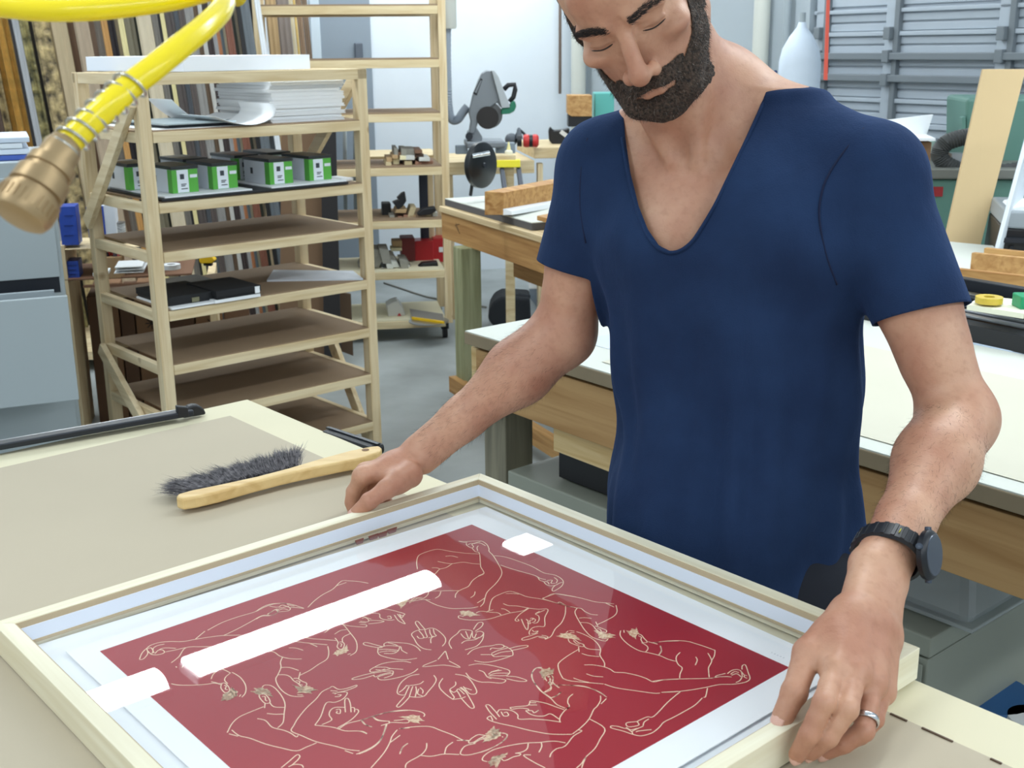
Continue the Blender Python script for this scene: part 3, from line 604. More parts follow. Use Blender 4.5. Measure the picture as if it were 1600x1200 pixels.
# ================================================================ drawing on the print (cream lines on red)
ORG={'A':(640,830,6.154),'B':(800,900,6.154),'C':(940,960,6.154),'D':(540,960,5.333),'E':(740,1030,6.154),'F':(200,900,6.154),'G':(400,900,6.154),'H':(340,1050,5.333),'I':(560,1080,6.667)}
ART='''A 75,365 68,300 80,245 120,215 225,180 290,175 400,195 540,212 665,218
A 345,242 400,237 465,252
A 270,290 340,305 410,312 510,298 600,310 675,316
A 410,312 350,350 290,365 260,395 235,420
A 215,352 260,352 290,362
A 470,95 540,100 610,95 690,95 740,125 762,165 765,195 800,230 850,310 888,400 840,490 750,580 725,640 712,690 680,725
A 470,95 510,105 555,108
A 545,115 550,135 590,160 615,150 600,125 640,110 680,100
A 560,130 590,118 625,120
A 625,118 660,112 690,118 730,140
A 660,140 648,160 655,188
A 600,160 630,195 670,210 680,300 685,345 715,405 650,440 600,480 565,530 500,560 465,580 442,610 440,640
A 715,405 660,430
A 630,580 620,615 585,640
A 650,690 690,665 725,640
A 0,600 90,578 180,575 380,572 475,572
A 180,575 178,605 150,635 110,650 60,640 20,660 0,690
A 300,580 285,620 245,645
A 110,655 200,660
A 150,657 260,710 390,742 500,742 600,738 660,725
A 815,235 920,248 1050,290 1180,340 1290,400 1390,420 1450,450 1478,485 1460,530 1390,575 1370,565 1380,540 1400,520
A 875,325 960,355 1080,390 1215,430 1250,470 1290,485 1310,510 1350,525 1400,520 1440,500 1470,490
A 1225,435 1260,455 1310,465
A 1300,480 1330,490 1340,510
A 1320,475 1370,470 1360,500 1400,500
A 1390,445 1420,470 1410,500
A 765,760 775,700 800,645 860,610 960,578 1050,600 1130,630 1280,655 1430,695 1500,715 1600,735
A 925,600 1000,600 1050,605
A 900,695 950,715 1040,720 1150,740 1240,750 1330,752 1300,830 1298,912 1240,915 1180,930 1150,970 1155,995
A 880,745 920,752 965,780
A 1140,735 1090,765 970,785 880,810 760,845 640,855 540,850 475,835 475,812 520,820
A 880,805 850,785 790,780 750,775 680,770 640,785
A 805,755 760,765 740,780
A 1150,740 1070,790 1030,830 1015,855 1030,865 1050,860 1040,845
A 1075,845 1100,905 1125,945 1138,935 1140,870 1120,845
A 1130,880 1160,890 1155,860 1185,850 1180,835 1160,840
A 1185,835 1210,850 1200,870 1175,880
A 1250,770 1210,795 1240,815 1245,850 1225,880 1190,885
A 1210,795 1300,758
A 1170,985 1210,980 1235,960 1195,965 1180,950
A 1235,980 1160,1005 1085,1030 1090,1048 1160,1035 1230,1010
A 1230,1010 1280,1015 1310,1030 1240,1020
A 1270,1000 1330,1015 1300,1040 1360,1010 1400,940 1460,880 1495,800 1500,720
A 1430,695 1445,680 1500,715
A 1280,650 1330,622 1405,600 1600,632
B 415,170 540,190 660,212 800,248 900,258 980,268
B 900,260 980,298
B 1000,280 1010,340 980,385 900,430 825,465
B 805,440 825,480
B 290,215 415,170
B 440,265 455,250 520,285
B 300,220 440,262 520,285 610,305 665,312 700,340 760,368 825,375
B 625,310 605,345 620,390 660,460 700,520 760,580 830,610 900,625 925,600
B 645,405 700,400 765,408
B 650,447 720,450 760,465 790,490 800,505 830,530 870,545 900,545 910,525 880,510 830,490 800,480
B 820,505 850,515 860,535 890,538
B 865,603 915,603
B 550,525 600,530
B 520,545 540,528
B 560,545 600,545
B 620,535 700,565 780,610 830,660 852,710 845,760 875,810 890,840 888,875
B 540,610 560,640 620,665 680,680 690,660 640,640 590,605 550,600 540,610
B 590,620 620,650 650,655
B 685,665 730,700 850,710
B 640,680 645,730
B 640,705 540,765 460,825 443,865 460,930 490,985
B 670,745 740,765 840,775
B 695,855 780,855 890,875 950,900 990,925 1080,930 1200,955 1290,985 1360,1018 1450,1000 1600,992
B 715,940 780,962 875,970
B 490,985 560,1008 700,1022 880,1038
B 590,980 660,1005 740,1022
B 890,1040 1000,1075 1200,1105 1370,1128 1420,1125
B 1440,1118 1600,1108
B 1045,525 1040,570 1080,625 1150,680 1230,720 1300,735 1420,765 1500,800 1575,820
B 1190,580 1200,560 1240,565 1270,600 1300,635 1260,640 1240,610 1245,590 1215,575
B 1245,640 1300,675 1305,705 1285,728
B 1310,632 1400,655
B 1355,640 1480,628 1600,625
B 1425,675 1438,720 1415,758
B 1075,520 1078,545
B 290,880 240,882 200,920 188,965 210,1020 260,1080 300,1120 375,1170
B 335,1010 320,980 330,955 370,948 395,975 390,1010 400,1035 450,1075
B 345,975 360,970 370,1000 350,1030 375,1040 390,1020
B 350,1030 375,1060 370,1095 310,1120
B 470,1115 440,1145 375,1170
B 440,1048 550,1050 680,1058 770,1085 850,1120 910,1165
C 510,270 620,256 740,252 830,260 900,280 1000,312 1075,340 1090,350 1083,400 1060,440
C 755,365 722,400 718,440 740,485 775,515 755,570 750,612
C 905,408 920,440 900,488
C 1022,372 1058,440 1045,480 1028,520 1035,605
C 565,300 575,345 550,388
C 490,645 560,632 700,622 900,618 1065,612 1110,588 1190,568
C 1070,610 1130,600
C 1130,600 1200,598 1250,602
C 1210,570 1250,540 1300,530 1340,545 1350,580 1350,600 1330,635 1290,655
C 1240,575 1280,550 1320,560
C 1250,585 1300,570 1340,600
C 1350,530 1352,495 1375,482 1390,500 1410,560 1425,600 1420,630 1370,655 1260,672 1130,675 1000,702 850,728 700,745 575,750
C 1345,550 1370,580 1400,590
C 1380,580 1370,600 1400,615
C 755,745 640,840 505,978 440,985 380,1010 345,1030 360,1060 320,1075 260,1080 235,1060 250,1040 345,1030
C 455,1005 410,1035 400,1070
C 1018,708 1000,790 980,795
C 968,803 900,870 800,930 700,985 600,1035 560,1080 500,1130 440,1155 370,1168 290,1150 200,1120 120,1100 85,1085 100,1072 160,1078 215,1095
C 215,1095 250,1100 290,1130
C 235,1085 280,1110 340,1095
C 300,1150 295,1125 330,1105 400,1075
C 330,1130 360,1120 480,1108
D 715,295 650,285 600,250 570,200 550,170 565,148 610,130 665,125 700,115 740,118 790,150 830,195 830,235 805,265
D 620,130 585,80 585,60 605,60 640,100 665,128
D 595,180 615,200 650,195 640,170 610,135
D 660,130 670,160 680,190 650,195
D 700,125 705,160 720,185 690,195
D 730,120 740,160 755,178 720,190
D 735,180 710,205 712,240
D 1065,125 1100,75 1130,65 1145,75 1130,105 1080,140
D 885,285 862,240 880,200 930,160 960,130 1020,130 1055,140 1045,170 1030,205 990,195 960,160
D 1000,140 1010,165 1025,200
D 1055,150 1060,190 1090,200 1130,185 1150,155 1120,140 1085,150
D 1090,160 1075,195
D 1150,160 1140,210 1090,265 995,295
D 965,242 1000,220 1080,210 1110,190
D 625,305 590,270 530,245 440,235 350,230
D 350,230 320,245 310,268 180,235 148,242 170,258 280,278 310,268
D 270,290 280,275 350,260 440,265
D 270,290 270,320 300,345 400,370 500,378 595,365
D 275,295 340,290 440,300
D 280,315 350,305 420,310
D 320,325 400,325 440,300 450,270
D 350,235 410,250 440,265 460,270 470,300 515,325
D 1015,335 1060,295 1140,270 1210,262 1270,250 1310,255 1320,270 1280,285 1220,280 1205,295
D 1320,262 1350,275 1385,300 1395,330 1380,345 1300,348 1240,352 1215,330
D 1215,325 1270,300 1350,280
D 1230,340 1300,315 1385,305
D 1360,285 1440,265 1510,258 1515,270 1460,285 1385,300
D 1125,335 1215,335
D 1395,340 1310,370 1210,395 1140,398 1072,385
D 830,305 770,375
D 833,305 855,375
D 760,382 640,435 820,422 955,442 862,388
D 545,402 480,390 390,395 300,412 240,440 205,462 210,480 260,475 330,455
D 240,485 150,505 65,530 60,542 140,535 240,505
D 240,440 330,440 375,450 480,458
D 250,460 320,465 380,450
D 230,490 280,480 385,470 395,490 380,510 320,530
D 235,510 250,520 300,500 380,480
D 265,525 290,545 370,540 480,515 560,485 603,452
D 270,520 330,500 400,490
D 615,498 540,512 480,550 445,595 430,650 455,670 500,672
D 650,555 620,578 560,590 510,595
D 510,590 480,625 445,650
D 530,600 510,640 495,675
D 495,680 430,755 430,770 450,770 490,735 530,690
D 560,600 545,640 530,690
D 530,685 600,690 655,680 690,640 740,580 755,540 735,507
D 585,600 590,640 580,685
D 610,620 600,660 640,680
D 620,610 645,635 640,660
D 810,532 780,580 790,620 840,670 890,705
D 915,560 915,590 870,625 880,655 905,690 890,708
D 890,708 960,700 1000,685
D 870,630 900,650 930,640 960,690
D 925,640 940,620 990,665
D 950,610 1000,645 1030,690 1070,765 1060,782 1030,770 960,695
D 960,605 1000,640
D 980,600 1020,650 1050,665 1085,660 1090,630 1050,560 1000,515 912,498
D 990,610 1050,630
D 1002,487 1040,530 1120,562 1200,565 1300,572 1330,545 1200,525
D 1110,465 1150,480 1180,520 1215,535
D 1025,425 1100,412 1200,422 1300,445 1360,465 1365,490 1330,510 1230,510 1190,515
D 1190,500 1220,480 1300,465
D 1200,505 1260,490 1360,490
D 1210,480 1280,460
D 1340,515 1420,520 1500,545 1500,558 1430,555 1340,535
E 660,90 600,85 565,125 565,180 590,235 650,310 740,375 800,435 880,470
E 690,195 680,165 700,148 745,150 765,185 765,225 825,275
E 705,165 730,165 735,210 755,240 735,245
E 730,230 742,275 670,320
E 840,315 800,350 740,375
E 805,248 930,250 1060,265 1150,290 1230,330 1278,365
E 1220,350 1220,395 1190,450 1155,485 1110,575 1040,650 950,720
E 1278,378 1225,430
E 955,335 915,370 905,415 920,455 870,500 830,560 830,605
E 925,455 880,490
E 840,605 700,585 560,575 435,575 425,535 380,500 320,485 245,485
E 115,440 150,440 190,480 225,520 250,555
E 115,445 150,500 190,545 222,578
E 245,485 225,515
E 265,505 290,545 335,540 320,510 290,515
E 165,545 135,560 140,580 220,610 380,645 520,680 700,715 820,723 945,722
E 165,545 185,590 
E 350,465 370,480 450,470 520,478 530,490
E 350,465 430,455 520,445 540,415 545,402 600,405 700,425 790,458 870,485
E 540,418 600,418
E 530,440 610,440
E 500,495 540,525 600,545 680,545 740,525 820,575
E 500,495 560,495 580,515 610,500 625,490 600,510
E 1110,572 1260,665 1215,770 1165,860 1080,940 1040,1000 990,1046
E 1000,680 1040,690 960,740 880,835 800,860 750,900 732,942
E 1080,940 1050,1010 1040,1046
E 885,805 800,790 720,790 640,800 520,805 400,820 260,850 170,880 100,930 85,970 130,985
E 525,810 515,860 470,890 400,905
E 650,800 655,840 628,895
E 400,905 450,908 440,925 380,940 330,965 290,975 270,950 310,935
E 550,920 480,925 580,990 690,1046
E 0,800 60,760 120,735 140,750 110,765 60,775 0,810
E 270,710 320,720 320,745 270,800 200,840 100,885 0,910
F 415,835 490,775 555,690 700,680 830,680
F 470,880 460,870
F 415,1035 480,1048 620,1050 760,1040 830,1030 900,1045
F 650,605 740,530
F 110,800 135,740 180,695 220,665 300,640 400,630 530,630 650,608 800,585 920,572 1090,568
F 765,522 900,450 1050,395 1220,345 1310,300 1400,270 1500,262 1540,270
F 920,572 1050,510 1180,440 1290,380 1380,378 1440,350 1420,325
F 110,805 150,795 190,745 180,700
F 185,700 220,690 240,720 230,745
F 190,720 230,755 300,755 350,735 330,710 290,715 260,745
F 250,740 240,700 280,670 350,655
F 290,715 345,692 460,695
F 360,730 460,710 555,688
F 1340,372 1420,320 1450,325
F 1360,290 1440,300 1480,280 1520,290 1560,310 1540,335 1450,345
F 1450,310 1500,300 1550,290
F 1440,335 1490,315 1540,325
F 1530,275 1600,290
F 520,880 550,835 600,805
F 800,990 820,945 870,900
F 860,880 920,900 985,932
F 985,932 940,970 930,1005 960,1035
F 1000,925 1080,975 1130,1050 1130,1120 1095,1165
F 895,1050 895,1080 930,1120 970,1110 975,1080 940,1035 910,1030 895,1050
F 925,1050 945,1060 935,1085 960,1095
F 800,1015 880,1035
F 1070,1160 1085,1140
G 0,340 60,300 140,270 260,262 350,275 460,310
G 330,300 400,305 460,312
G 0,415 60,385 140,380 210,350 190,320 140,350 110,365
G 500,300 560,240 640,180 740,125 820,50 900,47 1000,55 1080,70
G 780,92 870,62
G 1190,205 1300,195 1400,180 1470,155 1500,125 1490,105 1450,105
G 1600,145 1500,155 1380,195 1310,225 1300,250
G 1450,245 1520,230 1560,210 1600,205
G 1480,250 1540,235 1600,225
G 1020,275 1150,300 1290,325 1370,345 1430,365 1410,380 1390,375
G 860,348 1000,358 1175,360 1190,395 1220,415 1290,425 1330,420
G 1260,390 1290,385 1300,410 1265,405
G 1330,375 1370,430 1430,460 1425,445 1380,390 1360,365
G 1380,365 1400,400 1420,380
G 850,350 800,400 730,455 715,500 660,545
G 760,430 850,470 950,485 1050,490 1060,470 1000,465
G 850,360 900,400 1000,385 1110,415
G 1020,410 1050,400 1080,420 1075,440 1000,435
G 1080,425 1200,430 1230,437 1180,450 1080,460
G 990,445 1060,450
G 770,435 840,470 900,540 960,620 972,690 955,735 905,765
G 755,560 810,525 870,515
G 910,552 850,580 830,605 835,640
G 390,540 450,580 520,600 640,610 770,620
G 760,595 790,640 780,680 810,705 840,690 850,655 830,635 800,635
G 805,650 825,655 815,680
G 240,600 320,620 400,632 500,645 620,655 685,662
G 500,640 590,680
G 690,675 700,740 680,800 600,850 520,905 420,955
G 315,690 380,692 455,715
G 0,710 90,720 170,730 230,770 300,790 370,798 440,797
G 255,780 235,830 240,880 210,950 190,990 210,1050 260,1110 330,1150 410,1160 460,1155
G 240,880 320,880 410,908
G 205,950 280,950 330,970 360,1005 400,1030 440,1065 480,1055 485,1030 440,1010 400,985 360,985
G 425,925 410,985
G 385,1005 420,1015 415,1040 450,1050
G 880,755 910,745
G 398,1143 450,1143
H 0,95 35,95
H 370,130 390,110 440,112 490,145 540,210 562,270 555,340 545,420 500,465
H 345,195 355,220 395,260 435,255 430,225 400,190 365,185 345,195
H 370,205 395,205 400,235 415,240
H 435,255 470,290 560,295
H 395,262 392,300
H 385,288 280,330 180,375 120,430 80,505
H 410,345 480,352 550,350
H 330,388 400,405 455,460 550,485 610,510 655,540 670,528
H 95,515 170,535
H 118,483 180,530 270,552 400,600 520,630 655,657 740,625 825,590
H 940,130 870,165 820,225 740,300 670,385 635,445 615,492 700,530 820,580 980,618 1080,645 1185,657
H 1060,655 1130,680
H 1155,685 1240,650 1310,610 1360,560 1390,490 1405,430
H 1245,515 1180,492 1060,490 960,460 810,443
H 810,443 860,370 905,258 980,252 1050,220 1080,170 1010,170 975,185
H 930,135 960,120 1010,145 1080,135 1155,110 1150,125 1070,155 1000,170
H 940,155 1000,160
H 955,175 1000,175
H 975,205 1010,205 1030,190 1000,190
H 870,438 950,400 930,360 940,320 980,295 1060,295
H 985,315 1020,310 1020,345 990,340 1000,325
H 1065,335 1060,235 1085,220 1105,260 1112,335
H 1112,295 1140,300 1140,335
H 1150,310 1170,315 1170,340 1110,400 1000,465
H 1010,475 1080,430 1200,400 1290,370 1420,335 1600,318
H 1200,405 1225,435 1285,458
H 1295,372 1340,400 1420,410
I 0,310 150,262 300,220 450,198 560,200 650,215 690,240 680,265
I 40,310 80,350 140,370
I 150,265 190,300 260,312 320,312 320,325 380,325 500,330 530,310 500,290 440,300 370,305
I 235,358 330,330
I 298,345 260,450 220,525 160,580 80,625 0,655
I 0,415 50,420 90,442
I 430,392 560,372 740,368 860,410 980,455 1080,505 1150,515 1180,490 1240,455 1290,455 1340,470 1320,485 1270,490 1220,520
I 405,402 350,470 325,540 260,650 130,800
I 435,458 330,535
I 515,542 460,585 430,655
I 712,540 705,600 650,665 510,745 490,800
I 655,670 760,678 890,655 1050,660
I 985,530 920,580 898,650
I 1025,512 1150,512
I 1150,515 1155,540 1220,525
I 1220,545 1140,560 1090,590 1065,655 1160,662 1300,625 1420,575 1520,510 1550,465 1530,440 1505,435
I 1500,470 1505,482
H 530,798 600,740 660,690 685,700 670,730 620,775
H 590,790 640,770 700,775 715,798
H 1520,680 1540,630 1585,595
H 1515,472 1600,465'''
HAIRS='''A 480,775 510,765 545,770 570,762 610,778 650,800 685,808 650,812 610,815 580,825 550,812 520,818 485,795
A 0,672 25,665 50,655 30,675 0,695
B 415,578 470,565 460,550 520,550 560,548 620,575 650,605 672,625 620,610 560,600 540,605 500,600
B 780,525 820,525 870,550 910,555 940,550 1002,572 960,580 1000,595 920,598 860,600 830,595 830,565
B 1095,525 1130,530 1150,505 1185,515 1200,490 1225,560 1190,570 1195,612 1160,590 1130,570
B 260,925 290,900 340,895 365,880 370,900 410,890 400,920 385,945 340,950 320,970 315,1000 300,985
E 630,120 660,90 700,95 730,75 735,100 778,90 765,145 700,145 680,165 675,205 655,175
E 85,805 130,760 150,740 125,715 200,640 215,675 250,670 265,740 210,770 150,790
E 145,985 190,930 240,925 330,895 325,915 280,940 270,965 225,1046 210,1010 155,1035
F 905,1165 925,1130 970,1120 1000,1065 1020,1085 1060,1115 1040,1160 980,1190 895,1200
F 1175,1110 1230,1105 1205,1080 1290,1075 1340,1085 1370,1110 1395,1165 1330,1135 1290,1130 1260,1150
G 735,755 770,715 820,705 850,690 880,655 880,690 895,715 870,740 810,755 780,772
G 345,1045 380,1060 420,1068 480,1055 520,1060 600,1100 530,1105 540,1130 470,1115 410,1125 400,1100
G 1330,265 1390,235 1480,215 1450,250 1440,275 1390,315 1380,290
H 270,158 330,155 300,132 380,132 430,155 445,185 465,212 420,195 380,180 345,192
H 25,240 45,185 95,165 120,120 160,165 165,200 130,220 80,240
H 625,110 680,125 740,120 840,152 780,160 790,182 720,175 660,178 670,150
I 400,265 480,262 570,245 640,255 660,290 695,310 630,315 650,342 560,325 520,315 535,295 490,280
I 1290,540 1310,500 1340,470 1320,445 1410,360 1430,400 1470,395 1490,440 1420,490 1360,510
I 1350,735 1400,680 1550,640 1510,680 1490,710 1430,800 1420,770 1370,790'''
AZ=.9130
CREAM=mat('cream_ink',(242,212,182),rough=.6)
def PP(L,xy):
    ox,oy,s=ORG[L]; x,y=map(float,xy.split(',')); return onz(ox+x/s,oy+y/s,AZ)
def spline(P):
    if len(P)<3: return P
    out=[]
    for i in range(len(P)-1):
        p0=P[max(i-1,0)];p1=P[i];p2=P[i+1];p3=P[min(i+2,len(P)-1)]
        for k in range(4):
            t=k/4; out.append(.5*((2*p1)+(p2-p0)*t+(2*p0-5*p1+4*p2-p3)*t*t+(3*p1-p0-3*p2+p3)*t**3))
    out.append(P[-1]); return out
mb=MB()
for ln in ART.split('\n'):
    tk=ln.split(); P=spline([PP(tk[0],q) for q in tk[1:]]); 
    if len(P)<2: continue
    w_=.00052; vs=[];fs=[]
    for i,p in enumerate(P):
        t=(P[min(i+1,len(P)-1)]-P[max(i-1,0)]); n=Vector((-t.y,t.x,0))
        n=n.normalized()*w_ if n.length>0 else Vector((w_,0,0)); vs+=[p-n,p+n]
    for i in range(len(P)-1): fs.append((2*i,2*i+2,2*i+3,2*i+1))
    mb.add(vs,fs)
# unwrap the same figures across the parts of the print hidden from the photo's view: none added
lines=build('line_drawing',mb,CREAM,PR)
HAIRM=mat('cream_hatching',(234,212,176),rough=.6,noise_amt=.99,col2=(196,140,110),scale=420,detail=1)
mb=MB()
for ln in HAIRS.split('\n'):
    tk=ln.split(); P=[PP(tk[0],q)+Vector((0,0,.0001)) for q in tk[1:]]; c=sum(P,Vector((0,0,0)))/len(P)
    # jagged outline
    Q=[]
    for i in range(len(P)):
        a,b=P[i],P[(i+1)%len(P)]; n=max(1,int((b-a).length/.0022))
        for k in range(n):
            q=a.lerp(b,k/n); Q.append(q if k%2==0 else c+(q-c)*.86)
    mb.add([c]+Q,[(0,i+1,(i+1)%len(Q)+1) for i in range(len(Q))])
build('hair_hatching',mb,HAIRM,PR)
# small pencil signature strip on the lower margin beside the red corner
mb=MB(); a=onz(1205,1020,.9127); b=onz(1228,1030,.9127)
for k in range(5): mb.bar(a.lerp(b,k/5),a.lerp(b,k/5+.12)+Vector((0,.002,0)),.0004,.0002)
build('pencil_note',mb,mat('pencil',(150,156,170)),PR)
# ================================================================ helper: a vertical working plane through a seen point
class Pl:
    def __init__(s,x,y,d,yaw=0.):
        s.p=at(x,y,d); a=math.radians(yaw); s.d=Vector((math.cos(a),math.sin(a),0)); s.n=Vector((-math.sin(a),math.cos(a),0))
    def q(s,x,y,off=0.): return onplane(x,y,s.p+s.n*off,s.n)
    def box(s,x0,y0,x1,y1,dep,off=0.,mb=None):
        a=s.q(x0,y1,off); c=s.q(x1,y0,off); w_=(c-a).dot(s.d); h=c.z-a.z; mb=mb or MB()
        B=[a,a+s.d*w_,a+s.d*w_+s.n*dep,a+s.n*dep]; return mb.hexa(B+[p+Vector((0,0,h)) for p in B])
    def poly(s,pts,dep,off=0.,mb=None):
        mb=mb or MB(); return mb.prism([s.q(x,y,off) for x,y in pts],s.n*dep)
    def tube(s,pts,r,off=0.,mb=None,n=12):
        mb=mb or MB(); return mb.tube([s.q(x,y,off) for x,y in pts],r,n)
# ================================================================ bench behind the man
b0=onz(725,517,.84); b1=onz(1600,775,.84); e1=(b1-b0).normalized(); e2=Vector((-e1.y,e1.x,0)); 
if e2.y<0: e2=-e2
def BF(a,b,z=0.): return Vector((b0.x,b0.y,0))+e1*a+e2*b+Vector((0,0,z))
def bx2(a0,b0_,z0,a1,b1_,z1,mb=None): return (mb or MB()).box(a0,b0_,z0,a1,b1_,z1,fr=BF)
BL=1.75; BD=.98
B2ang=math.atan2(e1.y,e1.x)
BEAM2=wood('amber_beam',(188,150,102),(166,126,80),stretch=(1.5,30,30),rot=-B2ang)
PINE2=wood('pine_rail',(222,196,146),(196,160,106),stretch=(1.5,30,30),rot=-B2ang,knots=True)
wb=thing('workbench','long pale-topped timber workbench directly behind the man','workbench',BF(BL/2,BD/2,0))
build('bench_top',bx2(0,0,.808,BL,BD,.838),mat('weathered_edge',(146,130,104),rough=.7,noise_amt=.15,scale=12),wb,bevel=.002)
build('top_sheet',bx2(0.002,0.002,.838,BL,BD,.8405),BENCHTOP,wb)
build('front_beam',bx2(.03,.012,.668,BL,.05,.798),BEAM2,wb,bevel=.002)
build('lower_rail',bx2(.30,.03,.605,.62,.065,.668),PINE2,wb,bevel=.002)
build('end_board',bx2(-.0,.02,.63,.03,BD-.02,.798),PINE2,wb,bevel=.002)
build('gap_shade',bx2(.03,.03,.798,BL,.06,.808),mat('gap_shade_brown',(70,56,44),rough=.8),wb)  # dark strip standing in for the shaded gap between top and beam
TRDARK=wood('treated_dark',(150,144,124),(112,108,94),stretch=(18,18,1.5),rough=.8,knots=True)
lg=at(790,700,2.97)
mb=MB().box(0,0,0,1,1,1)
la,lb=(lg-BF(0,0)).dot(e1),(lg-BF(0,0)).dot(e2)
build('leg',bx2(la,lb,0,la-.089,lb+.089,.66),TRDARK,wb,bevel=.003)
build('leg',bx2(BL-.10,lb,0,BL-.01,lb+.089,.66),TRDARK,wb,bevel=.003)
build('leg',bx2(la,BD-.12,0,la-.089,BD-.03,.8),TRDARK,wb,bevel=.003)
build('leg',bx2(BL-.10,BD-.12,0,BL-.01,BD-.03,.8),TRDARK,wb,bevel=.003)
# sheets on that bench: pale blue strip at the far side, clear film by the left
build('white_sheet',bx2(.80,.80,.8407,BL-.02,.93,.8437),mat('pale_blue_sheet',(206,220,240),rough=.6),label='pale bluish white strip of board along the far edge of the workbench',cat='board')
build('drawing_paper',bx2(.26,.14,.8407,.62,.70,.8417),mat('grey_white_sheet',(206,214,224),rough=.5,noise_amt=.12,scale=6),label='crinkled pale sheet lying on the workbench behind the man',cat='paper')
build('yellowed_sheet',bx2(.44,.05,.8419,1.6,.60,.8426),mat('cream_sheet',(210,206,188),rough=.75,noise_amt=.05,scale=3),label='cream coloured sheet covering the workbench top behind the man',cat='paper')
# wall-length cutter with black rails at the far side of that bench
ct=thing('mat_cutter','black railed mat cutter along the far side of the workbench, right of the man','mat cutter',BF(1.2,BD+.1,.84))
p1=onz(1484,522,.85); p2=onz(1605,548,.85); dc=(p2-p1).normalized(); dn_=Vector((-dc.y,dc.x,0)); dn_=dn_ if dn_.y>0 else -dn_
p1=p1-dc*.35; p2=p2+dc*.15
def rail(name,y0,z,w_,h,m,par): 
    a=p1+dn_*y0; b=p2+dn_*y0; a.z=b.z=z; return build(name,MB().bar(a,b,w_,h),m,par,bevel=.002)
rail('base_rail',.02,.862,.05,.04,BLACK,ct); rail('slide_rail',.06,.886,.02,.008,STEEL,ct); rail('slide_rail',.085,.890,.012,.008,STEEL,ct); rail('rear_rail',.14,.882,.06,.026,BLACKM,ct); rail('edge_guide',.19,.888,.03,.03,BLACKM,ct)
hbz=online(1500,450,p1.lerp(p2,.45)+dn_*.26); rail('hand_bar',.26,hbz,.03,.030,BLACKM,ct)
q_=p1.lerp(p2,.80)+dn_*.2; q_.z=.895
build('pivot_post',MB().bar(q_,q_+dn_*.06+Vector((0,0,.02)),.012,.012),BLACK,ct); build('knob',MB().lathe(q_-dn_*.04+Vector((0,0,-.012)),(0,0,1),[(0,.02),(.02,.022),(.024,.014)],n=20),BLACK,ct,auto=True)
for t_ in (.1,.9):
    q2=p1.lerp(p2,t_)+dn_*.16; q2.z=.85; build('end_bracket',MB().bar(q2,q2+dn_*.10+Vector((0,0,hbz-.85)),.02,.03),BLACK,ct)
build('foot',MB().bar(p1+dn_*.16-Vector((0,0,.009)),p2+dn_*.16-Vector((0,0,.009)),.26,.012),BLACKM,ct)
# lumber box and things behind the cutter ----------------------
side=thing('side_table','low pine-edged table behind the mat cutter at right','table',at(1545,620,3.4)*1)
sp=Pl(1500,420,3.55,-22)
zt_=.90
s1=onz(1455,448,zt_); s2=onz(1640,470,zt_); sd_=(s2-s1).normalized(); sn_=Vector((-sd_.y,sd_.x,0))
s1=s1-sd_*.3
def SB(a,b,z): return Vector((s1.x,s1.y,0))+sd_*a+sn_*b+Vector((0,0,z))
def sb(a0,b0_,z0,a1,b1_,z1,mb=None): return (mb or MB()).box(a0,b0_,z0,a1,b1_,z1,fr=SB)
build('table_top',sb(0,0,zt_-.04,1.1,.75,zt_),BENCHTOP,side,bevel=.003)
build('front_apron',sb(0,-.02,zt_-.16,1.1,0,zt_-.02),BEAM,side,bevel=.002)
for a_ in (.04,1.02):
    for b_ in (.02,.66): build('leg',sb(a_,b_,0,a_+.06,b_+.06,zt_-.04),PINEV,side)
cr=thing('wood_crate','open amber wood crate with a divider on the side table at right','crate',SB(.5,.3,zt_))
x0c,x1c=(onz(1497,415,zt_+.06)-SB(0,0,0)).dot(sd_),(onz(1560,440,zt_+.04)-SB(0,0,0)).dot(sd_)
build('front_board',sb(x0c-.08,.10,zt_,x1c+.06,.12,zt_+.035),BEAM,cr,bevel=.001); build('divider',sb(x0c-.04,.22,zt_,x1c+.06,.24,zt_+.06),BEAMX,cr,bevel=.001)
build('rear_board',sb(x0c-.08,.44,zt_,x1c+.06,.46,zt_+.04),BEAM,cr,bevel=.001); build('side_board',sb(x1c+.04,.10,zt_,x1c+.06,.46,zt_+.035),BEAMX,cr,bevel=.001); build('base',sb(x0c-.08,.10,zt_,x1c+.06,.46,zt_+.006),BENCHTOP,cr)
pl=Pl(1500,412,3.9,-20)
for i,(a,lb_) in enumerate((((1483,412,1505,404),'left red and white printed packet in the crate'),((1500,410,1524,402),'right red and white printed packet in the crate'))):
    t=thing('printed_packet',lb_,'packet',pl.q(a[0]+10,a[1]),'red and white packets in the crate'); build('sleeve',pl.box(a[0],a[3],a[2],a[1],.05),mat('red_print',(190,70,70),rough=.4),t,bevel=.002); build('window',pl.box(a[0]+6,a[3]+2,a[2]-6,a[1]-2,.002,off=-.0022),PAPER,t)
# yellow tape, green block, sheet near cutter
yt=onz(1545,473,.935)
build('white_block',MB().prism([onz(1511,476,.93),onz(1600,490,.93),onz(1610,470,.93),onz(1535,462,.93)],(0,0,-.012)),mat('white_black_board',(236,236,214),rough=.6),label='white slab with yellow tape on it behind the black cutter rail',cat='board')
build('tape_roll',MB().lathe(yt,(0,0,1),[(0,.012),(0,.03),(.014,.03),(.014,.012),(0,.012)],n=24),mat('amber_tape',(214,186,70),rough=.25),label='roll of amber tape on the white slab behind the cutter rail',cat='tape',auto=True)
build('green_box',MB().box(0,0,0,.05,.05,.03,fr=lambda a,b,c:onz(1594,484,.93)+Vector((a,b,c))),mat('green_plastic',(30,150,100),rough=.4),bevel=.003,label='small green box at the right edge behind the cutter rail',cat='box')
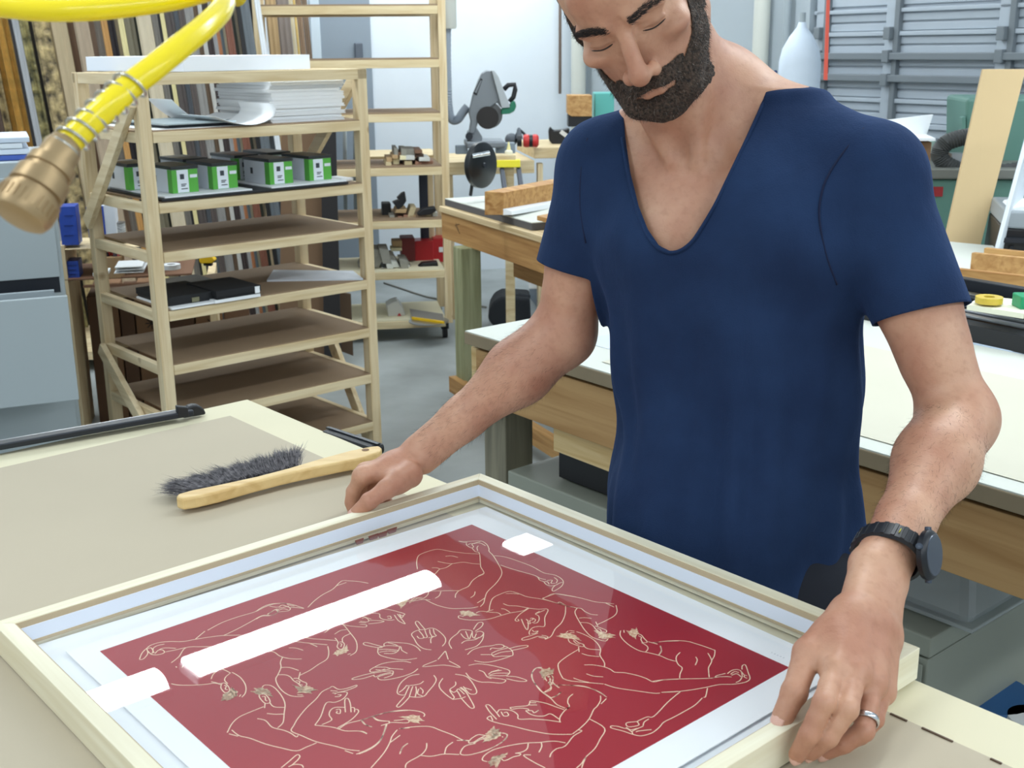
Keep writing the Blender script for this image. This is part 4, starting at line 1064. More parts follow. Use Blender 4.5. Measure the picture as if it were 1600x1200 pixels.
# black stapler / tool on the side table
stp=Pl(1575,440,3.2,-10)
stt=thing('staple_gun','black stapler tool with grey handle on the side table at far right','tool',stp.q(1575,440))
build('body',stp.poly([(1557,438),(1560,430),(1575,427),(1590,424),(1592,436),(1575,440)],.04),BLACK,stt,bevel=.004); build('lever',stp.poly([(1562,424),(1580,418),(1588,414),(1590,418),(1580,424),(1566,428)],.02,off=.01),mat('lever_grey',(90,94,98),rough=.4),stt,bevel=.003)
# black office machine with grey top at right edge
pm=Pl(1580,400,3.5,-15)
pt_=thing('office_machine','black machine with grey lid at the right edge by the white leaning board','machine',pm.q(1590,430))
build('body',pm.poly([(1556,428),(1568,356),(1640,360),(1640,440)],.35),BLACK,pt_,bevel=.006); build('lid',pm.poly([(1568,356),(1574,330),(1640,332),(1640,362)],.36,off=-.005),mat('lid_grey',(150,158,164),rough=.5),pt_,bevel=.006); build('shelf_bar',pm.box(1562,374,1640,379,.02,off=-.03),BLACKM,pt_); build('paper_slot',pm.box(1575,385,1584,412,.01,off=-.008),BLACKM,pt_)
build('paper_sheet',pm.poly([(1583,325),(1600,322),(1640,326),(1600,331),(1578,331)],.2,off=.02),PAPER,label='white paper lying on top of the black office machine',cat='paper')
# leaning boards
lb1=Pl(1540,400,3.75,-8)
brd=MB(); P_=[lb1.q(1536,108,.35),lb1.q(1603,108,.35),lb1.q(1527,404),lb1.q(1472,396)]
brd.prism([P_[3],P_[2],P_[1],P_[0]],lb1.n*.02); build('leaning_board',brd,mat('tan_mdf',(200,174,130),rough=.7,noise_amt=.05,scale=4),bevel=.001,label='tall tan board leaning upright against the green machine',cat='board')
lb2=Pl(1560,400,3.35,-30)
brd=MB().prism([lb2.q(1540,440),lb2.q(1546,440),lb2.q(1612,200,.25),lb2.q(1606,196,.25)],lb2.n*.3); build('leaning_foam_board',brd,mat('foam_panel',(214,222,230),rough=.6),label='white foam panel leaning at the right edge beside the black machine',cat='panel')
# green machine (planer) with hose --------------------------------
gm=Pl(1500,300,4.2,-8)
g_=thing('woodworking_machine','large green woodworking machine with a cast table and rounded hood at right','machine',Vector((gm.p.x,gm.p.y+.4,0)))
GRN=mat('machine_green',(92,134,122),rough=.5,noise_amt=.12,scale=5)
a=gm.q(1430,272); b=gm.q(1660,272); 
def gb(x0,y0,x1,y1,dep,off): return gm.box(x0,y0,x1,y1,dep,off)
base=gm.q(1436,280); right=gm.q(1680,280)
mb=MB(); B=[Vector((base.x,base.y,0)),Vector((right.x,right.y,0)),Vector((right.x,right.y,0))+gm.n*.5,Vector((base.x,base.y,0))+gm.n*.5]
mb.hexa(B+[p+Vector((0,0,base.z)) for p in B]); build('cabinet',mb,GRN,g_,bevel=.01)
build('cast_table',gb(1430,264,1680,280,.7,-.02),mat('cast_iron',(120,122,116),rough=.5,metal=.3),g_,bevel=.006)
build('badge',gb(1452,292,1474,307,.004,-.005),mat('badge_red',(150,44,48),rough=.4),g_)
build('upright_housing',gm.poly([(1508,266),(1510,155),(1518,153),(1660,153),(1660,266)],.35,off=.3),GRN,g_,bevel=.012)
build('housing_lip',gm.poly([(1503,205),(1503,184),(1509,182),(1509,205)],.05,off=.29),GRN,g_)
hs=[(1515,213),(1498,216),(1480,222),(1470,232),(1467,243),(1474,254),(1490,263),(1510,270),(1540,271),(1580,268),(1612,262)]
mb=MB(); pts=[gm.q(x,y,.05) for x,y in hs]; out=[]
for i in range(len(pts)-1):
    for k in range(8): out.append(pts[i].lerp(pts[i+1],k/8))
out.append(pts[-1]); rs=[.028+.003*(i%2) for i in range(len(out))]
build('dust_hose',mb.tube(out,rs,14),mat('hose_black',(58,60,60),rough=.6),smooth=False,auto=True,label='ribbed black dust hose looped on top of the green machine',cat='hose')
build('metal_parts',gb(1486,240,1508,256,.06,.1),STEEL,label='small metal fitting inside the loop of the black hose',cat='fitting')
# white cartons beside the machine
wc_=Pl(1420,220,4.35,-10)
build('white_board_sheet',wc_.poly([(1385,188),(1458,179),(1448,210),(1430,228),(1385,228)],.02,off=.3),WHITE,label='white sheet standing behind the man left of the black hose',cat='panel')
t=thing('cardboard_box','brown box with a white flap left of the black hose','box',wc_.q(1420,245)); build('box_body',wc_.box(1395,222,1456,262,.25,.1),mat('box_brown',(140,106,76),rough=.7),t,bevel=.003); build('flap',wc_.box(1390,216,1462,220,.3,.05),WHITE,t); 
build('pale_bucket',wc_.box(1452,218,1464,246,.1,.4),mat('pale_green',(180,206,196),rough=.4),bevel=.01,label='pale green container beside the brown box and black hose',cat='container')
# red strap hanging by the roll-up door and white tank
rs_=Pl(1290,60,4.9,0)
build('hanging_strap',rs_.poly([(1293,-40),(1298,-40),(1293,125),(1287,125)],.004),mat('strap_orange',(222,92,74),rough=.6),label='orange-red strap hanging in front of the roll-up door',cat='strap')
tk=Pl(1247,80,5.5,0); 
c=tk.q(1247,150); top=tk.q(1250,30); hh=top.z-c.z; rr=(tk.q(1280,80)-tk.q(1214,80)).length/2
t=thing('hanging_bag','bulging white filter bag standing beside the roll-up door','bag',Vector((c.x,c.y,.5)))
prof=[(0,rr*.9),(.4,rr*1.02),(c.z-.5,rr),(c.z-.5+hh*.45,rr*.98),(c.z-.5+hh*.62,rr*.85),(c.z-.5+hh*.78,rr*.55),(c.z-.5+hh*.9,rr*.22),(c.z-.5+hh,rr*.12)]
build('bag',MB().lathe(Vector((c.x,c.y,.5)),(0,0,1),prof,n=28),mat('bag_white',(206,218,232),rough=.6,noise_amt=.12,scale=8),t,smooth=True); build('neck_clip',MB().cyl(Vector((c.x,c.y,.5+prof[-1][0]-.02)),Vector((c.x,c.y,.5+prof[-1][0]+.03)),rr*.16),GREYCAB,t)
build('stand',MB().cyl(Vector((c.x,c.y,0)),Vector((c.x,c.y,.5)),rr*.7),BLACKM,t,auto=True)
# ================================================================ grey cabinet under the workbench and what is on it
ca=onz(793,735,.5); cb_=onz(1455,998,.5); ce=(cb_-ca).normalized(); cn=Vector((-ce.y,ce.x,0)); cn=cn if cn.y>0 else -cn; cl=(cb_-ca).length
CBF=lambda a,b,z: Vector((ca.x,ca.y,0))+ce*a+cn*b+Vector((0,0,z))
cab=thing('low_cabinet','long low grey steel cabinet under the workbench behind the man','cabinet',CBF(cl/2,.3,0))
GC=mat('cabinet_grey_green',(148,152,140),rough=.5,noise_amt=.06,scale=4)
build('body',MB().box(0.004,.004,.0,cl-.004,.60,.455,fr=CBF),GC,cab,bevel=.003); build('top',MB().box(0,0,.46,cl,.61,.5,fr=CBF),GC,cab,bevel=.004)
for k in range(2): build('drawer_front',MB().box(.01,-.004,.02+.22*k,cl-.01,.0,.225+.22*k,fr=CBF),GC,cab,bevel=.002)
bb_=thing('flat_case','flat black case with a brown top on the grey cabinet','case',CBF(.3,.2,.5))
f0_=onz(873,745,.506); fa=(f0_-CBF(0,0,0)).dot(ce); fb=(f0_-CBF(0,0,0)).dot(cn)
build('body',MB().box(fa,fb,.506,fa+.5,fb+.40,.575,fr=CBF),mat('case_black',(20,20,26),rough=.5),bb_,bevel=.002); build('lid_panel',MB().box(fa+.001,fb+.001,.575,fa+.5,fb+.40,.579,fr=CBF),mat('case_brown',(92,74,62),rough=.7),bb_)
for k in range(2): build('foot',MB().box(fa+.04+.4*k,fb+.03,.5005,fa+.08+.4*k,fb+.07,.506,fr=CBF),BLACK,bb_)
tb=onz(1515,985,.503); ta=(tb-CBF(0,0,0)).dot(ce); tbn=(tb-CBF(0,0,0)).dot(cn)
TUB=pane_mat('clear_plastic',(.9,.94,.95),refl=.9,rough=.12,haze=((200,206,208),.5))
tub=thing('storage_tub','translucent plastic storage tub upended on the cabinet below the workbench','tub',CBF(ta-.15,tbn+.1,.503))
def frustum(a0,b0_,z0,a1,b1_,z1,ins,fr):
    return MB().hexa([fr(a0,b0_,z0),fr(a1,b0_,z0),fr(a1,b1_,z0),fr(a0,b1_,z0),fr(a0+ins,b0_+ins,z1),fr(a1-ins,b0_+ins,z1),fr(a1-ins,b1_-ins,z1),fr(a0+ins,b1_-ins,z1)])
build('shell',frustum(ta-.34,tbn+.0,.503,ta,tbn+.5,.615,.02,CBF),TUB,tub,bevel=.02)
build('rim',MB().box(ta-.35,tbn-.01,.503,ta+.01,tbn+.51,.511,fr=CBF),TUB,tub,bevel=.002)
build('inner_dish',MB().lathe(CBF(ta-.17,tbn+.16,.512),(0,0,1),[(0,.09),(.012,.10),(.02,.102),(.022,.095)],n=32),TUB,tub,auto=True)
def canister(name,x,y,z,r,h,m,mt,label):
    p=onz(x,y,z+h); p.z=z; t=thing(name,label,'container',p); build('body',MB().lathe(p,(0,0,1),[(0,r),(h*.8,r)],n=28),m,t,auto=True); build('lid',MB().lathe(p+Vector((0,0,h*.8)),(0,0,1),[(0,r*1.06),(h*.15,r*1.06),(h*.2,r*.95)],n=28),mt,t,auto=True)
BLUE=mat('blue_lid',(34,92,148),rough=.4)
canister('blue_container',1548,1082,.12,.085,.16,BLUE,BLUE,'blue lidded container on the dark crate at lower right, upper of two')
canister('blue_container',1500,1100,.10,.05,.12,BLUE,BLUE,'blue lidded container at lower right, nearer the frame corner')
canister('white_container',1612,1120,.13,.045,.15,PAPER,PAPER,'white lidded container at the lower right edge of the photo')
p=onz(1355,826,.60); t=thing('blue_tub',"blue plastic tub glimpsed between the man's shirt and left forearm",'container',Vector((p.x,p.y,.503))); build('body',MB().lathe(Vector((p.x,p.y,.503)),(0,0,1),[(0,.055),(.10,.06)],n=28),mat('blue_tub',(30,84,130),rough=.4),t,auto=True); build('lid',MB().lathe(Vector((p.x,p.y,.603)),(0,0,1),[(0,.063),(.012,.063)],n=28),BLUE,t,auto=True)
t=thing('dark_crate','dark crate on the floor holding lidded containers at lower right','crate',onz(1560,1100,.0)); c=onz(1560,1100,.1)+ce*.12; build('crate_body',MB().box(-.22,-.16,0,.22,.2,.098,fr=lambda a,b,z:Vector((c.x,c.y,0))+ce*a+cn*b+Vector((0,0,z))),BLACK,t,bevel=.004); build('rim_band',MB().box(-.225,-.165,.08,.225,.205,.0985,fr=lambda a,b,z:Vector((c.x,c.y,0))+ce*a+cn*b+Vector((0,0,z))),BLACKM,t)
# ================================================================ second bench further back (treated leg, white slab)
c0_=onz(686,322,.84); c1_=onz(1000,415,.84); h1=(c1_-c0_).normalized(); h2=Vector((-h1.y,h1.x,0)); h2=h2 if h2.y>0 else -h2
HF=lambda a,b,z: Vector((c0_.x,c0_.y,0))+h1*a+h2*b+Vector((0,0,z))
def hb(a0,b0_,z0,a1,b1_,z1): return MB().box(a0,b0_,z0,a1,b1_,z1,fr=HF)
fb_=thing('workbench','further workbench with an amber front beam and greenish post leg left of the man','workbench',HF(.8,.5,0))
hang=math.atan2(h1.y,h1.x)
BEAM3=wood('amber_beam_far',(196,152,98),(160,114,66),stretch=(1.5,30,30),rot=-hang); PLY=wood('plywood_edge',(222,200,160),(196,170,126),stretch=(1.5,30,60),rot=-hang)
build('bench_top',hb(0,0,.815,1.9,1.0,.84),PLY,fb_,bevel=.002); build('front_beam',hb(0,.01,.70,1.9,.05,.815),BEAM3,fb_,bevel=.002); build('end_beam',hb(0,.05,.70,.04,1.0,.815),BEAM3,fb_,bevel=.002)
lp=at(722,450,4.95); la2,lb2_=(lp-HF(0,0,0)).dot(h1),(lp-HF(0,0,0)).dot(h2)
build('leg',hb(la2,lb2_,0,la2-.089,lb2_+.089,.70),TREATED,fb_,bevel=.003); build('leg',hb(1.7,lb2_,0,1.789,lb2_+.089,.70),TREATED,fb_,bevel=.003)
build('leg',hb(la2,.88,0,la2-.089,.969,.70),TREATED,fb_,bevel=.003); build('leg',hb(1.7,.88,0,1.789,.969,.70),TREATED,fb_,bevel=.003)
kn=MB().cyl(at(712,408,4.80),at(712,408,4.86),.017,16)
pk=onplane(712,408,HF(la2,lb2_-.001,0),h1) if False else None
build('lower_stretcher',hb(la2-.10,lb2_-.03,.06,1.8,lb2_+.01,.13),BEAM3,fb_,bevel=.002)
build('drawer_rail',hb(.12,.30,.52,1.8,.33,.60),BEAM3,fb_,bevel=.002); build('drawer_rail',hb(.12,.75,.52,1.8,.78,.60),BEAM3,fb_,bevel=.002); build('drawer_bottom',hb(.12,.33,.52,1.8,.75,.53),MDF,fb_)
# pencilled carpenter mark on the beam
mk=MB()
for a_,b_,c_,d_ in ((.155,.775,.20,.785),(.155,.775,.205,.745),(.165,.785,.195,.75)): mk.bar(HF(a_,.0095,b_),HF(c_,.0095,d_),.001,.002)
build('pencil_mark',mk,mat('pencil_dark',(70,54,40)),fb_)
ws=thing('white_slab','white laminate slab with dark edge on the corner of the further workbench','board',HF(.2,.4,.84))
build('core',hb(-.005,.03,.841,.85,.85,.868),mat('slab_edge',(88,88,92),rough=.6),ws,bevel=.001); build('laminate',hb(-.005,.03,.868,.85,.85,.871),BENCHTOP,ws)
lum=Pl(760,330,4.55,0)
u_=at(762,330,4.52); 
def LB(a,b,z): return u_+ (onz(870,322,u_.z)-u_).normalized()*a+Vector((-.2,1,0)).normalized()*b+Vector((0,0,z))
build('timber_piece',MB().hexa([lum.q(757,336),lum.q(787,336),lum.q(900,314,.5),lum.q(860,314,.5),lum.q(757,299),lum.q(787,301),lum.q(900,280,.5),lum.q(860,280,.5)]),BEAM,bevel=.002,label='thick amber timber length lying on the further workbench',cat='timber')
build('white_moulding',MB().hexa([lum.q(786,336),lum.q(800,336),lum.q(905,318,.5),lum.q(890,318,.5),lum.q(786,326),lum.q(800,330),lum.q(905,308,.5),lum.q(890,304,.5)]),WHITE,bevel=.001,label='white moulding length in front of the thick amber timber',cat='moulding')
build('timber_offcut',MB().hexa([lum.q(839,344,-.3),lum.q(870,352,-.3),lum.q(900,345),lum.q(870,338),lum.q(839,337,-.3),lum.q(870,345,-.3),lum.q(900,337),lum.q(870,331)]),BEAM,bevel=.001,label='small flat offcut beside the shirt sleeve on the further workbench',cat='wood offcut')
# ================================================================ saw bench along the white wall
sb0=onz(690,262,.86); sb1=onz(1000,228,.86)
SBn=Pl(740,262,6.55,9)
SP=SBn
sbz=SP.q(740,242,.1).z
swb=thing('saw_bench','pine saw bench along the white wall carrying the mitre saw','workbench',Vector((SP.p.x+.3,SP.p.y+.35,0)))
PW=wood('pine_wall_bench',(226,208,168),(202,176,132),stretch=(2,30,30),rot=-math.radians(9))
def spb(x0,x1,z0,z1,o0,o1):
    a=SP.q(x0,250); c=SP.q(x1,250); L_=(c-a).dot(SP.d); A=Vector((a.x,a.y,0))
    B=[A+SP.n*o0,A+SP.d*L_+SP.n*o0,A+SP.d*L_+SP.n*o1,A+SP.n*o1]; return MB().hexa([p+Vector((0,0,z0)) for p in B]+[p+Vector((0,0,z1)) for p in B])
build('bench_top',spb(690,835,sbz-.10,sbz-.03,0,.6),PW,swb,bevel=.003)
build('raised_top',spb(835,1010,sbz-.02,sbz+.04,0,.6),PW,swb,bevel=.003); build('back_ledge',spb(560,690,sbz-.04,sbz+.0,.15,.6),PW,swb,bevel=.003)
for x in (842,1000,700): build('leg',spb(x,x+8,0,sbz-.05,.03,.08),PINEV,swb,bevel=.002)
build('cross_rail',spb(700,850,sbz-.33,sbz-.25,.04,.07),PW,swb,bevel=.002)
# grey cabinets under the bench
build('grey_bin',spb(852,880,0,sbz-.25,.2,.55),mat('bin_grey',(120,130,144),rough=.5),bevel=.004,label='grey box under the raised end of the saw bench',cat='box')
# mitre saw
ms=Pl(765,250,6.35,5)
saw=thing('mitre_saw','grey mitre saw with green handle grip raised on the saw bench','saw',ms.q(765,245,.1))
SG=mat('saw_grey',(128,134,140),rough=.4,metal=.3); 
build('blade_guard',ms.poly([(733,176),(739,150),(748,126),(753,115),(760,110),(768,110),(774,116),(781,135),(788,152),(797,168),(784,169),(777,160),(766,168),(758,180),(748,188),(744,202),(741,210),(733,208),(736,190)],.09,off=.05),SG,saw,bevel=.006)
build('top_rib',ms.poly([(768,110),(772,110),(779,120),(796,163),(797,168),(784,169)],.03,off=.02),mat('saw_light',(176,182,186),rough=.35,metal=.3),saw,bevel=.003)
mb=MB(); cc=ms.q(765,180,.07); rr=(ms.q(785,180,.07)-cc).length; mb.lathe(cc,-ms.n,[(0,rr),(.006,rr*1.0),(.006,.02)],n=36); build('lower_guard',mb,mat('guard_grey',(104,106,108),rough=.4,metal=.4),saw,auto=True)
mb=MB(); mb.lathe(ms.q(762,184,.04),-ms.n,[(0,rr*.86),(.003,rr*.86)],n=36); build('saw_blade',mb,mat('blade_dark',(60,58,58),rough=.35,metal=.7),saw,auto=True)
build('handle',ms.tube([(787,140),(794,133),(804,132),(805,140),(802,152),(796,159)],.013,off=.06),BLACK,saw,smooth=True)
build('grip',ms.poly([(784,170),(796,167),(800,158),(805,158),(807,166),(804,174),(796,178),(783,179)],.06,off=.03),mat('tool_green',(28,112,84),rough=.4),saw,bevel=.006)
build('pivot_arm',ms.poly([(731,206),(745,200),(754,214),(752,230),(731,224)],.10,off=.06),SG,saw,bevel=.006); build('pivot_bolt',MB().cyl(ms.q(733,213,.0),ms.q(733,213,.12),.02,16),BLACKM,saw,auto=True)
build('label_plate',ms.poly([(751,122),(754,124),(745,149),(739,146)],.002,off=.047),BLACK,saw); build('label_face',ms.poly([(751,125),(752.5,126),(744.5,146),(741.5,144)],.002,off=.0455),SG,saw)
build('turntable',ms.box(729,221,790,232,.28,off=-.05),SG,saw,bevel=.008); build('fence',ms.box(712,227,731,241,.05,off=.02),mat('fence_grey',(138,150,160),rough=.5,metal=.2),saw,bevel=.004); build('fence',ms.box(775,223,805,241,.05,off=.02),mat('fence_grey',(138,150,160),rough=.5,metal=.2),saw,bevel=.004)
hp=[(698,40),(698,90),(699,130),(700,160),(703,180),(708,188),(716,186),(723,176),(731,166)]
P_=[ms.q(x,y,.14) for x,y in hp]; out=[]
for i in range(len(P_)-1):
    p0,p1_,p2_,p3=P_[max(i-1,0)],P_[i],P_[i+1],P_[min(i+2,len(P_)-1)]
    for k in range(14):
        t=k/14; out.append(.5*((2*p1_)+(p2_-p0)*t+(2*p0-5*p1_+4*p2_-p3)*t*t+(3*p1_-p0-3*p2_+p3)*t**3))
build('dust_hose',MB().tube(out,[.022+.0025*(i%2) for i in range(len(out))],12),mat('hose_grey',(150,160,172),rough=.5),label='ribbed grey dust hose hanging behind the rolling rack post to the saw',cat='hose',auto=True)
build('duct_pipe',MB().lathe(ms.q(699,42,.14),(0,0,1),[(-.01,.045),(0,.05),(1.2,.05)],n=24),PIPEM,label='cream duct pipe coming down to the grey dust hose',cat='pipe',auto=True)
# ear defenders / respirator, glue bottle, grinder
ea=Pl(808,232,6.5,0)
e_=thing('ear_defenders','red and black ear defenders on the saw bench','ear defenders',ea.q(822,230))
for x0,x1,m_ in ((815,826,'ear_red'),(830,837,'ear_red')): build('ear_cup',MB().lathe(ea.q((x0+x1)/2-3,220,.05),ea.d,[(0,.03),(.01,.036),(.03,.036),(.04,.025)],n=20),mat('ear_red',(206,54,52),rough=.4),e_,auto=True)
build('cushion',MB().lathe(ea.q(827,220,.05),ea.d,[(0,.034),(.02,.034)],n=20),BLACK,e_,auto=True); build('headband',ea.tube([(806,222),(808,209),(814,204),(820,210),(824,218)],.008,off=.06),BLACKM,e_,smooth=True)
rp=thing('respirator','grey respirator mask left of the red ear defenders','respirator',ea.q(798,228)); build('mask',MB().ball(ea.q(799,218,.08),.036,sc=(1,.8,1.0)),mat('mask_grey',(110,116,124),rough=.6),rp,smooth=True); build('filter',MB().lathe(ea.q(808,220,.03),ea.d,[(0,.03),(.025,.032)],n=20),BLACK,rp,auto=True); build('nose_piece',MB().lathe(ea.q(811,208,.06),(0,0,1),[(-.03,.02),(.02,.012),(.03,.005)],n=16),mat('mask_grey',(110,116,124)),rp,auto=True)
gl_=Pl(795,243,5.95,0)
gb_=thing('glue_bottle','white glue bottle with pointed nozzle on the yellow sawhorse stand','bottle',gl_.q(795,243,.02)); c=gl_.q(795,243,.04); build('bottle',MB().lathe(c,(0,0,1),[(0,.018),(.004,.02),(.022,.02),(.028,.012)],n=20),mat('glue_white',(236,234,214),rough=.4),gb_,auto=True); build('nozzle',MB().lathe(c+Vector((0,0,.028)),(0,0,1),[(0,.011),(.012,.009),(.04,.003)],n=16),mat('nozzle_yellow',(236,226,160),rough=.4),gb_,auto=True)
sh_=thing('sawhorse','yellow topped sawhorse with dark legs in front of the saw bench','sawhorse',gl_.q(792,330))
build('top_plank',gl_.box(771,242,806,251,.10),PW,sh_,bevel=.002); build('yellow_bar',gl_.box(771,250,813,262,.06,off=-.005),mat('saw_yellow',(244,230,60),rough=.5),sh_,bevel=.003)
for (a,b,c,d_) in ((781,262,789,320),(807,262,815,320)): build('leg',MB().bar(gl_.q(a+3,b,.02),gl_.q(c+3,d_,-.1),.022,.022),mat('leg_slate',(70,76,88),rough=.5),sh_,bevel=.002)
a_=gl_.q(788,262,.03); c_=gl_.q(803,262,.03); build('centre_post',MB().hexa([Vector((a_.x,a_.y,0)),Vector((c_.x,c_.y,0)),Vector((c_.x,c_.y+.05,0)),Vector((a_.x,a_.y+.05,0)),a_,c_,c_+Vector((0,.05,0)),a_+Vector((0,.05,0))]),PW,sh_)
gd_=Pl(870,229,6.75,0); t=thing('angle_grinder','black tool with a pale sticker on the wall bench beside the sleeve','tool',gd_.q(875,232)); build('body',gd_.poly([(857,204),(860,198),(865,204),(880,203),(890,200),(890,228),(866,228),(858,220)],.08,off=.08),BLACK,t,bevel=.008); build('sticker',gd_.poly([(878,203),(888,210),(885,216),(874,208)],.003,off=.076),PAPER,t)
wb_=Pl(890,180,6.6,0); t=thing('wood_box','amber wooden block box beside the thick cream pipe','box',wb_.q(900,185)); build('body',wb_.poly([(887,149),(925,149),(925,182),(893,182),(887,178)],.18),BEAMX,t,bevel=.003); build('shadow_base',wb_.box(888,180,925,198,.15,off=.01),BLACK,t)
build('green_crate',wb_.box(929,145,960,200,.2,off=.1),mat('teal_plastic',(92,176,168),rough=.5),bevel=.006,label='teal plastic crate behind the right shoulder of the man',cat='crate')
# black disc light on stand by the bench slab
dl=Pl(748,260,5.0,12)
dt=thing('magnifier_lamp','round black work light with chrome handle standing on the white slab','lamp',dl.q(745,300))
c=dl.q(750,258); ry=(dl.q(750,294)-dl.q(750,222)).length/2; rx=(dl.q(773,258)-dl.q(728,258)).length/2
ax_=Vector((.66,-.70,.0)).normalized()*1.0
ax_=Vector((math.sin(math.radians(52)),-math.cos(math.radians(52)),0))
mb=MB().lathe(c+ax_*-.015,ax_,[(0,ry*.9),(.01,ry),(.03,ry),(.036,ry*.9),(.038,.001)],n=40); build('disc',mb,mat('disc_black',(18,22,26),rough=.3),dt,auto=True)
build('hub',MB().lathe(c+ax_*.02,ax_,[(0,.014),(.01,.010)],n=16),BLACKM,dt,auto=True)
build('chrome_handle',MB().cyl(dl.q(738,244,-.06),dl.q(765,239,-.06),.010,16),mat('chrome',(200,205,210),rough=.12,metal=1),dt,auto=True)
build('stem',MB().bar(dl.q(738,285,.02),dl.q(735,306,.02),.018,.012),BLACK,dt,bevel=.002)
# things on the floor by the wall
fl=onz(795,508,0)
bg=Pl(795,508,(fl-Vector(CO)).length*.0+6.6,0)
t=thing('tool_bag','black folded tool bag on the concrete floor left of the arm','bag',Vector((fl.x,fl.y,0))); bp_=Pl(795,500,6.45,0)
build('bag_body',bp_.poly([(762,498),(765,482),(772,470),(784,464),(800,464),(828,466),(830,500),(812,508),(770,510)],.25),mat('bag_black',(30,34,40),rough=.8,bump=.4,bscale=30),t,bevel=.015); build('handle_roll',bp_.tube([(800,466),(812,463),(828,466)],.018,off=.05),mat('bag_black',(30,34,40)),t,smooth=True)
wq=Pl(838,452,6.9,0); build('white_tub',wq.box(826,421,850,452,.15),WHITE,bevel=.006,label='white plastic tub on the floor beside the black bag',cat='tub')
cbp=[(600,442),(625,450),(648,458),(668,464),(700,470),(735,476),(760,480)]; build('floor_cable',MB().tube([onz(x,y,.006) for x,y in cbp],.006,6),mat('cable_grey',(130,128,120)),label='thin grey cable running across the concrete floor',cat='cable',smooth=True)
for i,(a,b,c_) in enumerate(((598,330,430),(536,240,430),(520,300,480))):
    pass
# ================================================================ left: filing cabinet, shelf goods, chests
fc=Pl(97,430,3.75,23)
cabz=fc.q(60,252).z
f_=thing('filing_cabinet','grey steel filing cabinet with one drawer pulled open at left','cabinet',Vector((fc.p.x-.3,fc.p.y+.2,0)))
def fcb(x0,x1,z0,z1,o0,o1,mb=None):
    a=fc.q(x0,430); c=fc.q(x1,430); L_=(c-a).dot(fc.d); A=Vector((a.x,a.y,0)); mb=mb or MB()
    B=[A+fc.n*o0,A+fc.d*L_+fc.n*o0,A+fc.d*L_+fc.n*o1,A+fc.n*o1]; return mb.hexa([p+Vector((0,0,z0)) for p in B]+[p+Vector((0,0,z1)) for p in B])
FCM=mat('cabinet_blue_grey',(170,180,184),rough=.45)
build('carcass',fcb(-190,100,0,cabz,.0,.65),FCM,f_,bevel=.003)
zq=lambda y: fc.q(60,y).z
for i,(y0,y1,o) in enumerate(((276,434,-.012),(604,760,-.012))): build('drawer',fcb(-186,94,zq(y1),zq(y0),o,0),FCM,f_,bevel=.002)
dz0,dz1=zq(596)-.01,zq(444)
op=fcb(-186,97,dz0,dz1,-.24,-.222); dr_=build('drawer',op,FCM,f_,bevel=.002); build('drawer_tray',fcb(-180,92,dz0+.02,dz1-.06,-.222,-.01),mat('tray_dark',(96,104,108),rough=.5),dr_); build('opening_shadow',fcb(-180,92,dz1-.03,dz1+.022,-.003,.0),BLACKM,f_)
build('drawer_divider',fcb(-40,80,dz1-.07,dz1-.002,-.12,-.10),GREYCAB,dr_)
# papers on top
for i,(y0,y1,x1,cn_,lb_) in enumerate(((249,254,66,(62,92,176),'blue edged folder lying at the bottom of the papers on the filing cabinet'),(242,249,70,(214,224,238),'clear sleeve of papers above the blue edged folder'),(235,242,60,(226,234,242),'white paper stack in the middle of the pile on the filing cabinet'),(228,235,72,(210,222,238),'pale blue folder on top of the paper stack on the cabinet'))):
    z0=cabz+.001+.018*i; build('folder',fcb(-120,x1,z0,z0+.016,.06,.36),mat('folder_%d'%i,cn_,rough=.5),bevel=.002,label=lb_,cat='folder',group='papers piled on the filing cabinet')
t=thing('wipes_packet','blue and white soft packet on top of the papers at far left','packet',fc.q(10,226,.1)); z0=cabz+.075; build('pack',fcb(-60,22,z0,z0+.04,.10,.26),mat('pack_blue',(52,92,190),rough=.3),t,bevel=.012); build('pack_label',fcb(-40,20,z0+.010,z0+.034,.096,.1),WHITE,t,bevel=.004)
# blue cartons and tins on the lower shelf behind the rack
sf=Pl(150,385,4.6,12)
shf=thing('low_shelf','pine shelf with a brown front behind the near rack holding cartons and tins','shelf',Vector((sf.p.x+.4,sf.p.y+.2,0)))
def sfb(x0,y0,x1,y1,dep,off=0.): return sf.box(x0,y0,x1,y1,dep,off)
build('upper_board',sfb(96,384,262,390,.3),PINE_X,shf,bevel=.002); build('lower_board',sfb(100,430,300,436,.35),mat('brown_panel',(122,88,66),rough=.7),shf,bevel=.002); build('front_panel',sfb(130,437,332,450,.02,off=-.01),mat('brown_panel',(122,88,66),rough=.7),shf)
zf=sf.q(120,440).z; A=sf.q(100,440); 
for x in (100,330): 
    a=sf.q(x,440); build('upright',MB().box(-.015,0,0,.015,.3,sf.q(x,384).z if x<200 else zf,fr=lambda p,q,z,a=a:Vector((a.x,a.y,0))+sf.d*p+sf.n*q+Vector((0,0,z))),PINEV,shf)
BC=mat('carton_blue',(44,78,176),rough=.45,noise_amt=.2,scale=25); PR_=mat('print_dark_blue',(30,50,120),rough=.5)
def bcart(x0,x1,x2,y0,y1,lb_,off=.02):
    t=thing('printed_carton',lb_,'box',sf.q((x0+x1)/2,y1,off),'blue printed cartons on the low shelf')
    build('front',sfb(x0,y0,x1,y1,.10,off),BC,t,bevel=.002)
    if x2>x1: build('side',sfb(x1,y0-2,x2,y1,.10,off+.004),mat('carton_pale',(220,226,236),rough=.5),t,bevel=.002)
    h=(y1-y0)/4
    for k in range(1,4): build('print_row',sfb(x0+3,y0+h*k-1.2,x1-3,y0+h*k,.002,off-.0025),PR_,t)
bcart(97,117,117,322,384,'blue printed carton with white edges at the far left of the low shelf')
bcart(139,161,178,322,372,'blue and white carton standing behind the rack brace',off=.0)
